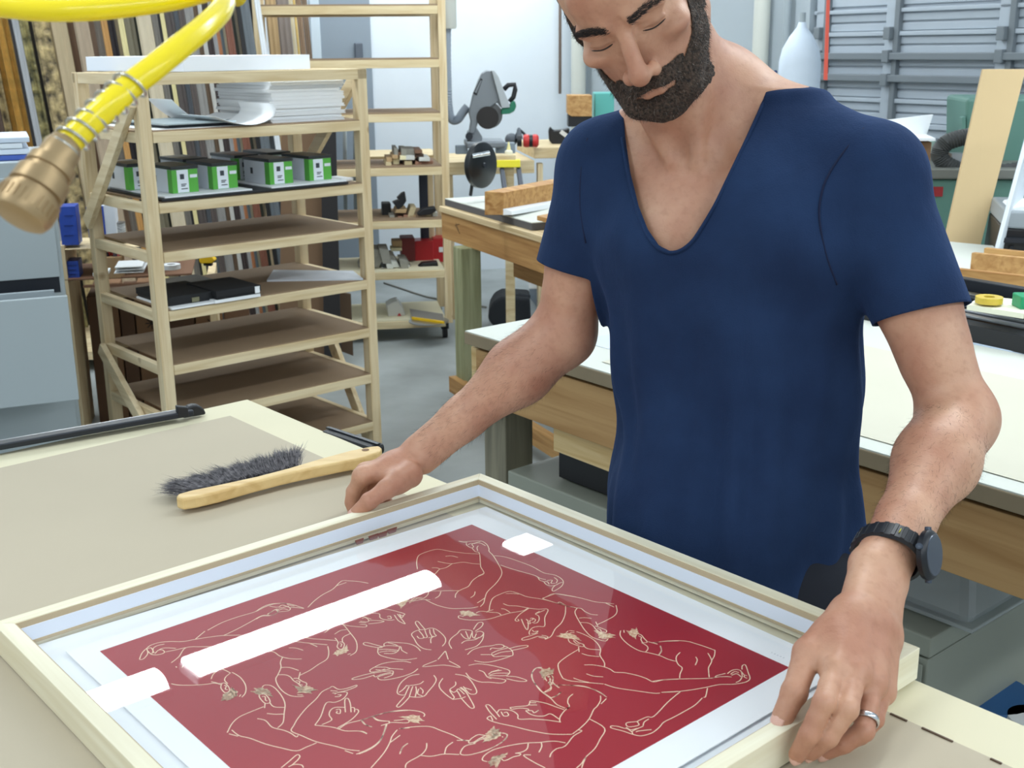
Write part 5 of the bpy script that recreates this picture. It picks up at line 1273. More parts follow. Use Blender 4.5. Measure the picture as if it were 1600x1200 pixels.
bcart(103,122,122,408,436,'blue carton on the lower board of the low shelf')
ti=sf.q(188,375,.06); t=thing('paint_tin','small white printed tin beside the blue and white carton','tin',Vector((ti.x,ti.y,ti.z))); build('can',MB().lathe(ti,(0,0,1),[(0,.024),(.068,.024)],n=24),mat('tin_print',(216,220,224),rough=.4,noise_amt=.99,col2=(120,124,130),scale=60,stretch=(1,1,4)),t,auto=True); build('rim',MB().lathe(ti+Vector((0,0,.068)),(0,0,1),[(0,.0255),(.004,.0255)],n=24),STEEL,t,auto=True)
ti=sf.q(152,320,.1); build('bottle_cap',MB().lathe(ti,(0,0,1),[(0,.012),(.02,.012),(.024,.009)],n=16),PAPER,label='white cap showing above the blue and white carton',cat='cap',auto=True)
jar=Pl(180,430,4.62,0); jb=jar.q(180,432,.05); rj=(jar.q(197,420)-jar.q(163,420)).length/2; hj=jar.q(180,403).z-jb.z
t=thing('pencil_pot','kraft pot filled with red and pink topped tools on the low shelf','pot',jb); build('pot',MB().lathe(jb,(0,0,1),[(0,rj*.86),(hj*.9,rj*.98),(hj,rj)],n=28),mat('pot_kraft',(178,146,108),rough=.7),t,auto=True)
random.seed(9)
for k in range(9):
    a_=random.uniform(0,6.28); r_=rj*.6*random.random()**.5; p=jb+Vector((r_*math.cos(a_),r_*math.sin(a_),hj)); build('tool_tip',MB().lathe(p-Vector((0,0,.02)),(random.uniform(-.2,.2),random.uniform(-.2,.2),1),[(0,.006),(.03,.008),(.036+.008*random.random(),.004)],n=10),[mat('tip_red',(230,80,80),rough=.4),mat('tip_dark',(60,50,60),rough=.5),mat('tip_pink',(226,120,130),rough=.4)][k%3],t,auto=True)
for i,(x0,x1,y,lb_) in enumerate(((178,224,428,'bottom white pad of the small pile behind the near post'),(180,226,423.5,'middle white pad of the small pile behind the near post'),(179,222,419.5,'top white pad of the small pile behind the near post'))): build('white_pad',Pl(200,428,4.25,12).box(x0,y-3.6,x1,y,.14,off=0),PAPER,bevel=.001,label=lb_,cat='paper',group='white pads behind the near post')
build('white_pad',Pl(155,432,4.25,12).box(145,426,168,432,.1),PAPER,bevel=.001,label='small white pad left of the kraft pot',cat='paper')
tp=Pl(266,420,4.5,0).q(268,420); build('tape_roll',MB().lathe(tp,(0,0,1),[(0,.016),(0,.034),(.018,.034),(.018,.016),(0,.016)],n=28),PAPER,label='white tape roll on the brown shelf behind the near rack post',cat='tape',auto=True)
yh=Pl(322,408,4.7,0); t=thing('tape_dispenser','yellow tool on the brown shelf end behind the rack','tool',yh.q(322,414)); build('body',yh.poly([(310,406),(314,401),(330,400),(336,407),(330,412),(326,416),(312,411)],.04),mat('tool_yellow',(236,190,20)),t,bevel=.004); build('foot',yh.poly([(318,411),(330,411),(330,416),(318,415)],.03),BLACK,t)
# brown storage boxes stacked below, behind the rack
ch=Pl(200,520,4.9,14); CBm=mat('box_card',(142,106,76),rough=.8,noise_amt=.15,scale=8); CBd=mat('box_card_dark',(104,76,56),rough=.8,noise_amt=.15,scale=8)
zz_=[(134,158,'dark'),(160,182,'mid'),(184,206,'dark'),(208,250,'mid'),(252,300,'dark'),(302,345,'mid'),(347,388,'dark')]
for i,(x0,x1,k) in enumerate(zz_):
    a=ch.q(x0,458); c=ch.q(x1,458); L_=(c-a).dot(ch.d); A=Vector((a.x,a.y,0))
    B=[A,A+ch.d*L_,A+ch.d*L_+ch.n*.35,A+ch.n*.35]; hz=a.z-(.0 if i%2 else .015)
    t=thing('storage_carton',['dark narrow','tan narrow','dark slim','tan starred','dark wide','tan starred right-hand','dark right-hand'][i]+' brown carton standing under the low shelf behind the rack','box',A,'brown cartons under the low shelf')
    build('carton_body',MB().hexa(B+[p+Vector((0,0,hz)) for p in B]),CBd if k=='dark' else CBm,t,bevel=.004)
    if 'starred' in t['label']:
        s0=ch.q((x0+x1)/2+8,505,-.002); mb=MB()
        for q in range(4):
            an=math.pi*q/4; v_=ch.d*math.cos(an)*.025+Vector((0,0,math.sin(an)*.025)); mb.bar(s0-v_,s0+v_,.002,.004)
        build('star_mark',mb,mat('mark_black',(50,38,30)),t)
# black dark boards leaning behind rack right part
dk_=Pl(500,300,5.5,5)
for i,(pts,m_,lb_) in enumerate((([(500,175),(524,175),(535,640),(514,640),(508,640)],mat('panel_black',(36,34,36),rough=.7),'tall black panel leaning behind the right end of the shelf rack'),([(440,190),(500,195),(520,600),(436,600)],mat('card_dark',(120,94,70),rough=.8,noise_amt=.1,scale=5),'brown cardboard sheet leaning behind the shelf rack'),([(522,455),(548,460),(552,556),(530,548)],mat('panel_brown',(96,76,58),rough=.8),'dark brown board leaning at the floor behind the shelf rack'))):
    build('leaning_sheet',dk_.poly(pts,.02,off=.06*i),m_,label=lb_,cat='panel')
for i,(x,y0,y1) in enumerate(((540,150,330),(556,150,330))):
    build('wall_rod',Pl(x,200,6.9,0).tube([(x-2,y0),(x,y1)],.012),GREYCAB,label=('left','right')[i]+' thin grey rod on the wall behind the right rack post',cat='rod',smooth=True)
# ================================================================ bench brush on the table
HW=wood('brush_wood',(226,196,140),(206,170,112),stretch=(2,30,30),rot=0,rough=.45)
zt2=TZ
def ztab(x,y,z=0.): return onz(x,y,zt2+z)
top=[(275,776),(278,771),(300,765),(340,757),(400,744),(450,731),(500,716),(548,703),(580,697),(592,696),(597,700),(594,705),(570,714),(530,722),(490,730),(440,741),(390,754),(340,768),(305,776),(285,779)]
br=thing('bench_brush','wooden bench brush with dark grey bristles lying on the kraft paper','brush',ztab(430,740))
hz=.024
pts=[onz(x,y,zt2+hz) for x,y in top]
hd=build('handle',MB().prism([p-Vector((0,0,.017)) for p in pts],(0,0,.017)),HW,br,bevel=.003)
hc_=onz(571,703,zt2+hz+.0002); build('hang_hole',MB().lathe(hc_,(0,0,1),[(0,.0055),(.0004,.0055)],n=16),mat('hole_dark',(120,86,50)),hd)
# bristles: tufts of tapered hairs
rngb=np.random.default_rng(2); V_=[];F_=[]
a0=np.array(onz(298,765,zt2+.020)); a1=np.array(onz(462,725,zt2+.020)); b0_=np.array(onz(246,764,zt2+.014)); b1_=np.array(onz(462,702,zt2+.03))
ax_=(a1-a0); L_=np.linalg.norm(ax_); axn=ax_/L_; pn=np.array([-axn[1],axn[0],0])
for k in range(8000):
    t=rngb.random(); root=a0+ax_*t+pn*rngb.normal(0,.004)+np.array([0,0,rngb.uniform(-.012,.002)])
    end=b0_*(1-t)+b1_*t; d=end-root; d=d+rngb.normal(0,.0048,3)+axn*.010*math.sin(t*40+rngb.normal(0,.5)); d*=rngb.uniform(.78,1.08)
    up=np.array([0,0,1.]); mid=root+d*.5+up*rngb.uniform(.0,.007)+pn*0; tip=root+d; tip[2]=max(tip[2],zt2+.001)
    s_=np.cross(d,up); s_/=np.linalg.norm(s_)+1e-9; r=.00042; o=len(V_)
    for p,rr_ in ((root,r),(mid,r*.9)):
        V_+= [tuple(p+s_*rr_),tuple(p-s_*rr_),tuple(p+up*rr_)]
    V_.append(tuple(tip)); F_+=[(o,o+1,o+4,o+3),(o+1,o+2,o+5,o+4),(o+2,o,o+3,o+5),(o+3,o+4,o+6),(o+4,o+5,o+6),(o+5,o+3,o+6)]
V_=np.array(V_); me=bpy.data.meshes.new('bristles'); me.from_pydata((V_-np.array(br.location)).tolist(),[],F_); me.materials.append(mat('bristle',(138,134,138),rough=.6,noise_amt=.99,col2=(58,55,60),scale=160)); ob=bpy.data.objects.new('bristles',me); ob.parent=br; COL.objects.link(ob); ob['kind']='stuff'
# ================================================================ yellow air hose with spring guard and brass coupler
YH=mat('yellow_hose',(246,222,20),rough=.22,spec=.6); BR=mat('brass',(176,150,112),rough=.42,metal=.6,noise_amt=.2,scale=30)
D0=.62
hp=[(352,-6,.74),(345,16,.70),(322,40,.67),(285,70,.645),(240,106,.625),(205,133,.615),(175,160,.605),(140,192,.60),(105,225,.595)]
HPt=[at(*p) for p in hp]; out=[]
for i in range(len(HPt)-1):
    p0,p1_,p2_,p3=HPt[max(i-1,0)],HPt[i],HPt[i+1],HPt[min(i+2,len(HPt)-1)]
    for k in range(6):
        t=k/6; out.append(.5*((2*p1_)+(p2_-p0)*t+(2*p0-5*p1_+4*p2_-p3)*t*t+(3*p1_-p0-3*p2_+p3)*t**3))
out.append(HPt[-1])
ah=thing('air_hose','coiled yellow air hose with a spring guard and brass coupler hanging at top left','hose',at(105,225,.595))
# the upper coil: one continuous hose sweeping from the left, round at right and down
coil=[(-330,-1500,.78),(-340,-900,.72),(-300,-420,.68),(-200,-120,.66),(-110,-20,.66),(-60,6,.66),(0,10,.66),(60,16,.66),(130,16,.665),(200,10,.68),(270,0,.70),(330,-14,.735),(362,-16,.755)]
CP=[at(*p) for p in coil]; full=[]
for i in range(len(CP)-1):
    p0,p1_,p2_,p3=CP[max(i-1,0)],CP[i],CP[i+1],CP[min(i+2,len(CP)-1)]
    for k in range(6):
        t=k/6; full.append(.5*((2*p1_)+(p2_-p0)*t+(2*p0-5*p1_+4*p2_-p3)*t*t+(3*p1_-p0-3*p2_+p3)*t**3))
build('hose_coil',MB().tube(full+[at(372,-4,.765)],.0062,20),YH,ah,smooth=True)
build('hose_tail',MB().tube(out,.0068,20),YH,ah,smooth=True)
# spring: helix round the hose from (205,133) to (95,232)
sa=at(212,126,.617); sbp=at(92,238,.592); ax_=(sbp-sa); Ls=ax_.length; axn=ax_.normalized(); n1=axn.cross(Vector((0,0,1))).normalized(); n2=axn.cross(n1)
hel=[]; turns=8
for k in range(turns*18+1):
    t=k/(turns*18); an=2*math.pi*turns*t; r_=.0086*(1-.05*t)
    # follow the hose centre line
    hel.append(sa+ax_*t+(n1*math.cos(an)+n2*math.sin(an))*r_)
build('spring_guard',MB().tube(hel,.0009,8),mat('spring_steel',(190,188,180),rough=.25,metal=.95),ah,smooth=True)
ca_=at(98,232,.594); cb2=at(40,322,.580); axc=(cb2-ca_).normalized(); Lc=(cb2-ca_).length
prof=[(-.004,.0075),(0,.0095),(.008,.0098),(.0085,.0118),(.013,.0122),(.0135,.0110),(.016,.0110),(.0165,.0135),(.024,.0140),(.0245,.0125),(.0262,.0125),(.0268,.0148),(.036,.0150),(.0385,.0138),(.0398,.0112),(.0404,.006),(.0404,.0001)]
sc_=Lc/.0325
build('coupler',MB().lathe(ca_,axc,[(h*sc_,r) for h,r in prof],n=40),BR,ah,auto=True)
kb=MB()
for k in range(28):
    an=2*math.pi*k/28; a1_=axc.cross(Vector((0,0,1))).normalized(); a2_=axc.cross(a1_); rr_=.0150; p=ca_+axc*(.029*sc_)+(a1_*math.cos(an)+a2_*math.sin(an))*rr_; kb.bar(p,p+axc*.006*sc_,.0012,.0008,up=tuple(a1_*math.cos(an)+a2_*math.sin(an)))
build('knurling',kb,BR,ah)
# ================================================================ implicit surface mesher
class SDF:
    def __init__(s): s.p=[]
    def cone(s,a,b,ra,rb,k=.01,op=1,grp=0): s.p.append(('c',np.array(a,float),np.array(b,float),ra,rb,k,op)); return s
    def chain(s,pts,rs,k=.006):
        for i in range(len(pts)-1): s.cone(pts[i],pts[i+1],rs[i],rs[i+1],k)
        return s
    def ell(s,c,r,k=.01,op=1,M=None): s.p.append(('e',np.array(c,float),np.array(r,float),None if M is None else np.array(M,float),0,k,op)); return s
    def fun(s,f,k=.01,op=1): s.p.append(('f',f,0,0,0,k,op)); return s
    def ev(s,P):
        d=None; lo=P.min(0);hi=P.max(0); big=(hi-lo).max()<.15
        for t,a,b,c,e,k,op in s.p:
            if big and t!='f':
                if t=='c': l=np.minimum(a,b)-max(c,e);h=np.maximum(a,b)+max(c,e)
                else: R=b.max(); l=a-R;h=a+R
                gap=np.maximum(np.maximum(l-hi,lo-h),0); 
                if np.sqrt((gap**2).sum())>.03+k: continue
            if t=='c':
                ab=b-a; L=ab@ab; q=P-a; tt=np.clip(q@ab/max(L,1e-12),0,1)
                v=np.sqrt(((q-tt[:,None]*ab)**2).sum(1))-(c+(e-c)*tt)
            elif t=='e':
                q=P-a
                if c is not None: q=q@c
                k0=np.sqrt(((q/b)**2).sum(1)); k1=np.sqrt(((q/b**2)**2).sum(1))+1e-9; v=k0*(k0-1)/k1
            else: v=a(P)
            if d is None: d=v if op>0 else np.full(len(P),1.); continue
            if op>0:
                h=np.clip(.5+.5*(d-v)/k,0,1); d=d+(v-d)*h-k*h*(1-h)
            else:
                h=np.clip(.5-.5*(d+v)/k,0,1); d=d+(-v-d)*h+k*h*(1-h)
        return d if d is not None else np.full(len(P),1.)
def mesh_sdf(S_,lo,hi,cell,B=8):
    lo=np.array(lo,float);hi=np.array(hi,float); bs=cell*B
    nb=np.ceil((hi-lo)/bs).astype(int); G=np.stack(np.meshgrid(*[np.arange(n) for n in nb],indexing='ij'),-1).reshape(-1,3)
    C=lo+(G+.5)*bs; d=np.concatenate([S_.ev(C[i:i+60000]) for i in range(0,len(C),60000)])
    G=G[np.abs(d)<bs*.87*1.5+.012]; g=np.arange(B+1); L=np.stack(np.meshgrid(g,g,g,indexing='ij'),-1).reshape(-1,3)
    quads=[];vk={};verts=[]
    N=(nb*B+2).astype(np.int64)
    key=lambda I:(I[:,0]*N[1]+I[:,1])*N[2]+I[:,2]
    allk=[];allv=[];edges=[]
    # per block values on (B+1)^3 nodes
    order=np.lexsort((G[:,2]//3,G[:,1]//3,G[:,0]//3)); G=G[order]
    i=0
    while i<len(G):
        j=i; r=G[i]//3
        while j<len(G) and (G[j]//3==r).all() : j+=1
        g_=G[i:j]; I=(g_[:,None,:]*B+L[None]).reshape(-1,3); D=S_.ev(lo+I*cell).reshape(len(g_),B+1,B+1,B+1); i=j
        for q in range(len(g_)):
            Dq=D[q]
            if Dq.min()>0 or Dq.max()<0: continue
            base=g_[q]*B; s_=Dq<0
            # surface-net vertices in cells
            cnt=np.zeros((B,B,B));acc=np.zeros((B,B,B,3))
            for ax in range(3):
                for o1 in (0,1):
                    for o2 in (0,1):
                        sl0=[slice(0,B)]*3; oth=[a for a in range(3) if a!=ax]
                        sl0[oth[0]]=slice(o1,o1+B); sl0[oth[1]]=slice(o2,o2+B)
                        sl1=list(sl0); sl1[ax]=slice(1,B+1)
                        a=Dq[tuple(sl0)];b=Dq[tuple(sl1)]; cr=(a<0)!=(b<0); t=np.where(cr,a/np.where(cr,a-b,1),0)
                        cnt+=cr
                        acc[...,ax]+=np.where(cr,t,0); acc[...,oth[0]]+=np.where(cr,o1,0); acc[...,oth[1]]+=np.where(cr,o2,0)
            c=np.argwhere(cnt>0)
            if len(c)==0: continue
            pos=acc[c[:,0],c[:,1],c[:,2]]/cnt[c[:,0],c[:,1],c[:,2]][:,None]+c+base
            allk.append(key(c+base)); allv.append(lo+pos*cell)
            for ax in range(3):
                oth=[(ax+1)%3,(ax+2)%3]
                sl0=[slice(0,B)]*3; sl1=[slice(0,B)]*3; sl1[ax]=slice(1,B+1)
                cr=s_[tuple(sl0)]!=s_[tuple(sl1)]; e=np.argwhere(cr)
                if len(e)==0: continue
                ins=s_[tuple(sl0)][e[:,0],e[:,1],e[:,2]]; E_=e+base
                edges.append((ax,E_,ins))
    K=np.concatenate(allk);V=np.concatenate(allv); K,idx=np.unique(K,return_index=True); V=V[idx]
    F=[]
    for ax,E_,ins in edges:
        o=[(ax+1)%3,(ax+2)%3]; ks=[]
        for d1,d2 in ((0,0),(-1,0),(-1,-1),(0,-1)):
            I=E_.copy(); I[:,o[0]]+=d1; I[:,o[1]]+=d2; ks.append(key(I))
        ks=np.stack(ks,1); ii=np.searchsorted(K,ks); ii=np.clip(ii,0,len(K)-1); ok=(K[ii]==ks).all(1)
        ii=ii[ok]; fl=ins[ok]; ii[~fl]=ii[~fl][:,::-1]; F.append(ii)
    F=np.unique(np.concatenate(F),axis=0) if F else np.zeros((0,4),int)
    return V,F
def relax(V,F,it=1,lam=.5):
    n=len(V); a=F.ravel(); b=np.roll(F,-1,axis=1).ravel()
    deg=np.bincount(a,minlength=n)+np.bincount(b,minlength=n)
    for _ in range(it):
        acc=np.zeros_like(V)
        for ax in range(3): acc[:,ax]=np.bincount(a,V[b,ax],n)+np.bincount(b,V[a,ax],n)
        V=V+(acc/np.maximum(deg,1)[:,None]-V)*lam
    return V
def clip_tris(V,T,g):
    """keep the part where g>0 (clean cut along g=0)"""
    V=list(map(tuple,V)); g=list(g); out=[]; cache={}
    def cut(a,b):
        k=(a,b) if a<b else (b,a)
        if k not in cache:
            t=g[a]/(g[a]-g[b]); va,vb=V[a],V[b]; V.append(tuple(va[i]+(vb[i]-va[i])*t for i in range(3))); g.append(0.); cache[k]=len(V)-1
        return cache[k]
    for t in T:
        s_=[g[i]>=0 for i in t]; c=sum(s_)
        if c==3: out.append(tuple(t))
        elif c:
            poly=[]
            for i in range(3):
                a,b=t[i],t[(i+1)%3]
                if g[a]>=0: poly.append(a)
                if (g[a]>=0)!=(g[b]>=0): poly.append(cut(a,b))
            for i in range(1,len(poly)-1): out.append((poly[0],poly[i],poly[i+1]))
    V=np.array(V); T=np.array(out); used=np.unique(T); m=-np.ones(len(V),int); m[used]=np.arange(len(used))
    return V[used],m[T]
def project(V):
    q=(V-CO)@RB.T; return np.stack([800+FPX*q[:,0]/q[:,2],600+FPX*q[:,1]/q[:,2]],1),q[:,2]
def np_obj(name,V,F,m,parent,**k):
    o=MB(); o.v=[tuple(v) for v in V.tolist()]; o.f=[tuple(f) for f in F.tolist()]; o.mi=[0]*len(o.f)
    me=bpy.data.meshes.new(name); loc=np.zeros(3); q_=parent
    while q_ is not None: loc=loc+np.array(q_.location); q_=q_.parent
    me.from_pydata((V-loc).tolist(),[],F.tolist()); me.materials.append(m)
    for p in me.polygons: p.use_smooth=True
    ob=bpy.data.objects.new(name,me); ob.parent=parent; COL.objects.link(ob)
    for kk,v in k.items(): ob[kk]=v
    return ob
A3=lambda x,y,d: np.array(at(x,y,d))
# ================================================================ the man
man=thing('person','bearded man in a navy v-neck t-shirt leaning over the table, hands on the picture frame','person',(at(1142,800,1.5).x,at(1142,800,1.5).y+.02,0))
# --- pose
SR=A3(945,262,1.50); SL=A3(1364,274,1.36)          # shoulder joints: his right (left in view), his left
ER=A3(880,522,1.56); WR=A3(664,704,1.575)
EL=A3(1497,655,1.325); WL=A3(1378,885,1.14)
tl=(SL-SR); tl[2]=0; tl/=np.linalg.norm(tl); tf=np.array([tl[1],-tl[0],0])   # lateral, facing
if tf[1]>0: tf=-tf
# head frame
def rotv(v,ax,a):
    return np.array(Matrix.Rotation(a,3,Vector(ax))@Vector(v))
hr_,hf,hu=np.array([1.,0,0]),np.array([0,-1.,0]),np.array([0,0,1.])
a=math.radians(23); hu=np.array([-math.sin(a),0,math.cos(a)]); hr_=np.array([math.cos(a),0,math.sin(a)])
b=math.radians(-20); hf=rotv(hf,hu,b); hr_=rotv(hr_,hu,b)
c=math.radians(22); hf2=hf*math.cos(c)-hu*math.sin(c); hu=hu*math.cos(c)+hf*math.sin(c); hf=hf2
HM=np.stack([hr_,hf,hu],1)     # columns: local axes in world
HC=A3(977,50,1.265)-HM@np.array([0,.082,0])
def hl(x,y,z): return HC+HM@np.array([x,y,z],float)
# torso loft: rows (pixel x centre, pixel y, depth, half width, half depth)
rows=[(1155,985,1.52,.168,.118),(1143,900,1.51,.154,.118),(1141,800,1.50,.151,.116),(1150,650,1.50,.146,.112),(1147,540,1.49,.151,.113),(1140,440,1.475,.162,.116),(1150,330,1.46,.176,.115),(1158,250,1.455,.168,.100),(1163,195,1.46,.125,.080),(1166,160,1.465,.085,.06)]
rc=np.array([A3(r[0],r[1],r[2]) for r in rows]); rw=np.array([[r[3],r[4]] for r in rows]); zz=rc[:,2]
o_=np.argsort(zz); zz=zz[o_]; rc=rc[o_]; rw=rw[o_]
def smooth_interp(z,zs,vs):
    z=np.clip(z,zs[0],zs[-1]); i=np.clip(np.searchsorted(zs,z)-1,0,len(zs)-2); t=(z-zs[i])/(zs[i+1]-zs[i])
    m=np.gradient(vs,zs); h=zs[i+1]-zs[i]
    return (2*t**3-3*t**2+1)*vs[i]+(t**3-2*t**2+t)*h*m[i]+(-2*t**3+3*t**2)*vs[i+1]+(t**3-t**2)*h*m[i+1]
def torso(P,off=0.):
    z=P[:,2]; cx=smooth_interp(z,zz,rc[:,0]); cy=smooth_interp(z,zz,rc[:,1]); a_=smooth_interp(z,zz,rw[:,0])-off; b_=smooth_interp(z,zz,rw[:,1])-off
    dx=P[:,0]-cx; dy=P[:,1]-cy; x=dx*tl[0]+dy*tl[1]; y=dx*tf[0]+dy*tf[1]
    p=2.5; rho=(np.abs(x/a_)**p+np.abs(y/b_)**p)**(1/p); d=(rho-1)*np.minimum(a_,b_)
    return np.maximum(d,np.maximum(z-zz[-1],zz[0]-z))
# --- skin
SK=SDF()
ZP=A3(1110,372,1.38)[2]; ZC=A3(1070,258,1.38)[2]
def pecs(P):
    dx=P[:,0]-smooth_interp(P[:,2],zz,rc[:,0]); dy=P[:,1]-smooth_interp(P[:,2],zz,rc[:,1])
    lx=dx*tl[0]+dy*tl[1]; ly=dx*tf[0]+dy*tf[1]; z=P[:,2]; fr_=np.clip(ly/.05,0,1)
    p=.012*np.exp(-((np.abs(lx)-.08)/.055)**2-((z-ZP)/.06)**2)*fr_
    cl=.0075*np.exp(-((z-(ZC+.012+.28*np.abs(lx)))/.010)**2)*np.exp(-((np.abs(lx)-.055)/.05)**4)*fr_
    gr=-.005*np.exp(-(lx/.014)**2)*np.clip((ZC-z)/.03,0,1)*fr_-.010*np.exp(-(lx/.016)**2-((z-ZC-.008)/.016)**2)*fr_
    return p,cl+gr
def skin_torso(P):
    p,c=pecs(P); return torso(P,.010)-p-c
SK.fun(skin_torso)
neckb=A3(1130,205,1.455)
nk=hl(0,-.045,-.075)
SK.cone(neckb+np.array([0,.0,-.02]),nk,.064,.056,.03)
for s_,J in ((1,SL),(-1,SR)):
    SK.cone(neckb+np.array([0,.01,.055])-tf*.01,J+np.array([0,0,.012]),.032,.043,.05)   # trapezius
    SK.cone(J,J,.046,.046,.03)
    SK.cone(hl(.055*s_,-.03,-.055),A3(1068,252,1.392)+tl*s_*.016,.015,.006,.022)
SK.cone(hl(0,.03,-.115),A3(1064,222,1.432),.026,.012,.035)   # throat
# --- head (local metres: right, front, up; eyes at z=0)
def he(c,r,k=.01,op=1): SK.ell(hl(*c),r,k,op,M=HM)
def hc(a,b,ra,rb,k=.01,op=1): SK.cone(hl(*a),hl(*b),ra,rb,k,op)
he((0,-.012,.035),(.074,.097,.088),.02)
he((0,.018,-.030),(.0605,.066,.078),.02)
for s_ in (1,-1):
    hc((.052*s_,-.01,-.045),(.030*s_,.062,-.094),.018,.016,.022)
    he((.045*s_,.056,-.022),(.019,.021,.013),.014)
    hc((.014*s_,.085,.0155),(.044*s_,.071,.0145),.0105,.009,.009)
he((0,.067,-.104),(.023,.020,.018),.018)
he((0,.075,.045),(.045,.02,.03),.02)
he((0,.073,-.066),(.026,.016,.022),.014)
for s_ in (1,-1):   # sockets, lids
    he((.030*s_,.094,-.001),(.0175,.020,.0115),.008,-1)
    he((.031*s_,.0635,-.003),(.0140,.0155,.0120),.003)
    hc((.018*s_,.0795,-.0035),(.044*s_,.0735,-.0035),.0022,.0020,.003)
    hc((.019*s_,.079,.004),(.043*s_,.073,.0045),.0030,.0025,.004)
hc((0,.084,.008),(0,.1085,-.037),.0080,.0100,.008)
he((0,.109,-.042),(.0120,.0115,.0108),.006)
for s_ in (1,-1):
    he((.0150*s_,.0960,-.0445),(.0078,.0110,.0088),.005)
    he((.0075*s_,.1045,-.0530),(.0038,.005,.003),.003,-1)
for s_ in (1,-1):
    hc((.0205*s_,.0905,-.041),(.034*s_,.0765,-.060),.0030,.0022,.007,-1)
    hc((.018*s_,.0845,-.0150),(.043*s_,.0755,-.0125),.0022,.0016,.005,-1)
    hc((.016*s_,.0885,.0075),(.045*s_,.0790,.0078),.0016,.0012,.004,-1)
    hc((.004*s_,.0965,.020),(.006*s_,.0955,.010),.0020,.0014,.004,-1)
# lips
for x0,x1 in ((-.024,-.008),(-.008,.008),(.008,.024)):
    f=lambda x: .0905-(abs(x)/.024)**2*.012
    hc((x0,f(x0),-.0665-(0.0015 if abs(x0)>.02 else 0)),(x1,f(x1),-.0665-(0.0015 if abs(x1)>.02 else 0)),.0034 if abs(x0)>.02 else .0048,.0034 if abs(x1)>.02 else .0048,.004)
    hc((x0,f(x0)-.001,-.0745+(.003 if abs(x0)>.02 else 0)),(x1,f(x1)-.001,-.0745+(.003 if abs(x1)>.02 else 0)),.0034 if abs(x0)>.02 else .0056,.0034 if abs(x1)>.02 else .0056,.004)
hc((-.023,.083,-.0708),(.023,.083,-.0708),.0012,.0012,.002,1)
for s_ in (1,-1):   # ears
    he((.073*s_,-.012,-.008),(.007,.017,.031),.006); he((.079*s_,-.008,-.006),(.005,.009,.018),.005,-1)
# --- arms
def arm(S0,E0,W0,side,bend):
    ax=(E0-S0); L=np.linalg.norm(ax); ax/=L; fo=(W0-E0); LF=np.linalg.norm(fo); fo/=LF
    n=bend
    SK.cone(S0,S0+ax*L*.5,.044,.043,.02); SK.cone(S0+ax*L*.5,E0,.045,.036,.02)
    SK.ell(S0+ax*L*.22,[.044,.044,.05],.03)
    SK.cone(S0+ax*L*.45+n*.012,S0+ax*L*.75+n*.010,.032,.028,.02)     # biceps
    SK.cone(S0+ax*L*.35-n*.014,S0+ax*L*.7-n*.010,.030,.026,.02)     # triceps
    SK.cone(E0,E0,.036,.036,.02); SK.cone(E0-n*.018-ax*.004,E0-n*.018+fo*.01,.017,.015,.012)  # elbow tip
    sd=np.cross(fo,n); sd/=np.linalg.norm(sd)
    SK.cone(E0,E0+fo*LF*.32,.040,.043,.02); SK.cone(E0+fo*LF*.32,E0+fo*LF*.72,.041,.028,.02)
    SK.cone(E0+fo*LF*.15+n*.010,E0+fo*LF*.45+n*.004,.030,.024,.02)
    # flattened wrist
    SK.cone(E0+fo*LF*.72,W0,.027,.0225,.015)
    return ax,fo
arm(SR,ER,WR,-1,np.array([-.5,-.75,.1]))
arm(SL,EL,WL,1,np.array([-.75,-.5,.0]))
WRd=(WR-ER)/np.linalg.norm(WR-ER); WLd=(WL-EL)/np.linalg.norm(WL-EL)
wside=np.cross(WLd,np.array([.3,-.8,.55])); wside/=np.linalg.norm(wside)
for s_ in (1,-1): SK.cone(WL+wside*s_*.008-WLd*.05,WL+wside*s_*.011+WLd*.01,.018,.0175,.012)
w2=np.cross(WRd,np.array([0,-1.,.2])); w2/=np.linalg.norm(w2)
for s_ in (1,-1): SK.cone(WR+w2*s_*.006-WRd*.05,WR+w2*s_*.009+WRd*.01,.018,.0175,.012)
# --- his left hand (right in view), palm over the near rail
HL={'mcp':[A3(1304,1046,1.022),A3(1336,1052,1.026),A3(1364,1066,1.034),A3(1378,1080,1.050)],
 'pip':[A3(1287,1098,.986),A3(1324,1108,.988),A3(1350,1142,1.000),A3(1367,1124,1.02)],
 'dip':[A3(1264,1148,.986),A3(1294,1152,.990),A3(1318,1162,1.005),A3(1345,1150,1.02)],
 'tip':[A3(1245,1180,.995),A3(1266,1176,1.000),A3(1288,1176,1.012),A3(1318,1165,1.022)]}
def palm(Wp,m,d,rb,th=.0135,k=.012):
    for i,q in enumerate(m):
        SK.cone(Wp[i],q,th+.002,th-.001,k)
    for i in range(3): SK.cone((m[i]+Wp[i])/2,(m[i+1]+Wp[i+1])/2,th,th,k)
def fingers(H,R=(.0092,.0094,.0088,.0078)):
    for i in range(4):
        r=R[i]; m,p,dd,t=H['mcp'][i],H['pip'][i],H['dip'][i],H['tip'][i]
        f=SDF(); 
        SK.cone(m,m*.5+p*.5,r*1.12,r*.98,.007); SK.cone(m*.5+p*.5,p,r*.98,r*1.04,.003); SK.cone(p,p*.5+dd*.5,r*1.02,r*.92,.0025); SK.cone(p*.5+dd*.5,dd,r*.92,r*.94,.0025); SK.cone(dd,t,r*.93,r*.80,.0025)
        SK.ell(m,[r*1.22]*3,.006)
wl=[WL+WLd*.015-wside*.014*s for s in (1.1,.35,-.35,-1.0)]
if np.dot(wl[0]-wl[3],HL['mcp'][0]-HL['mcp'][3])<0: wl=wl[::-1]
palm(wl,HL['mcp'],None,None)
fingers(HL)
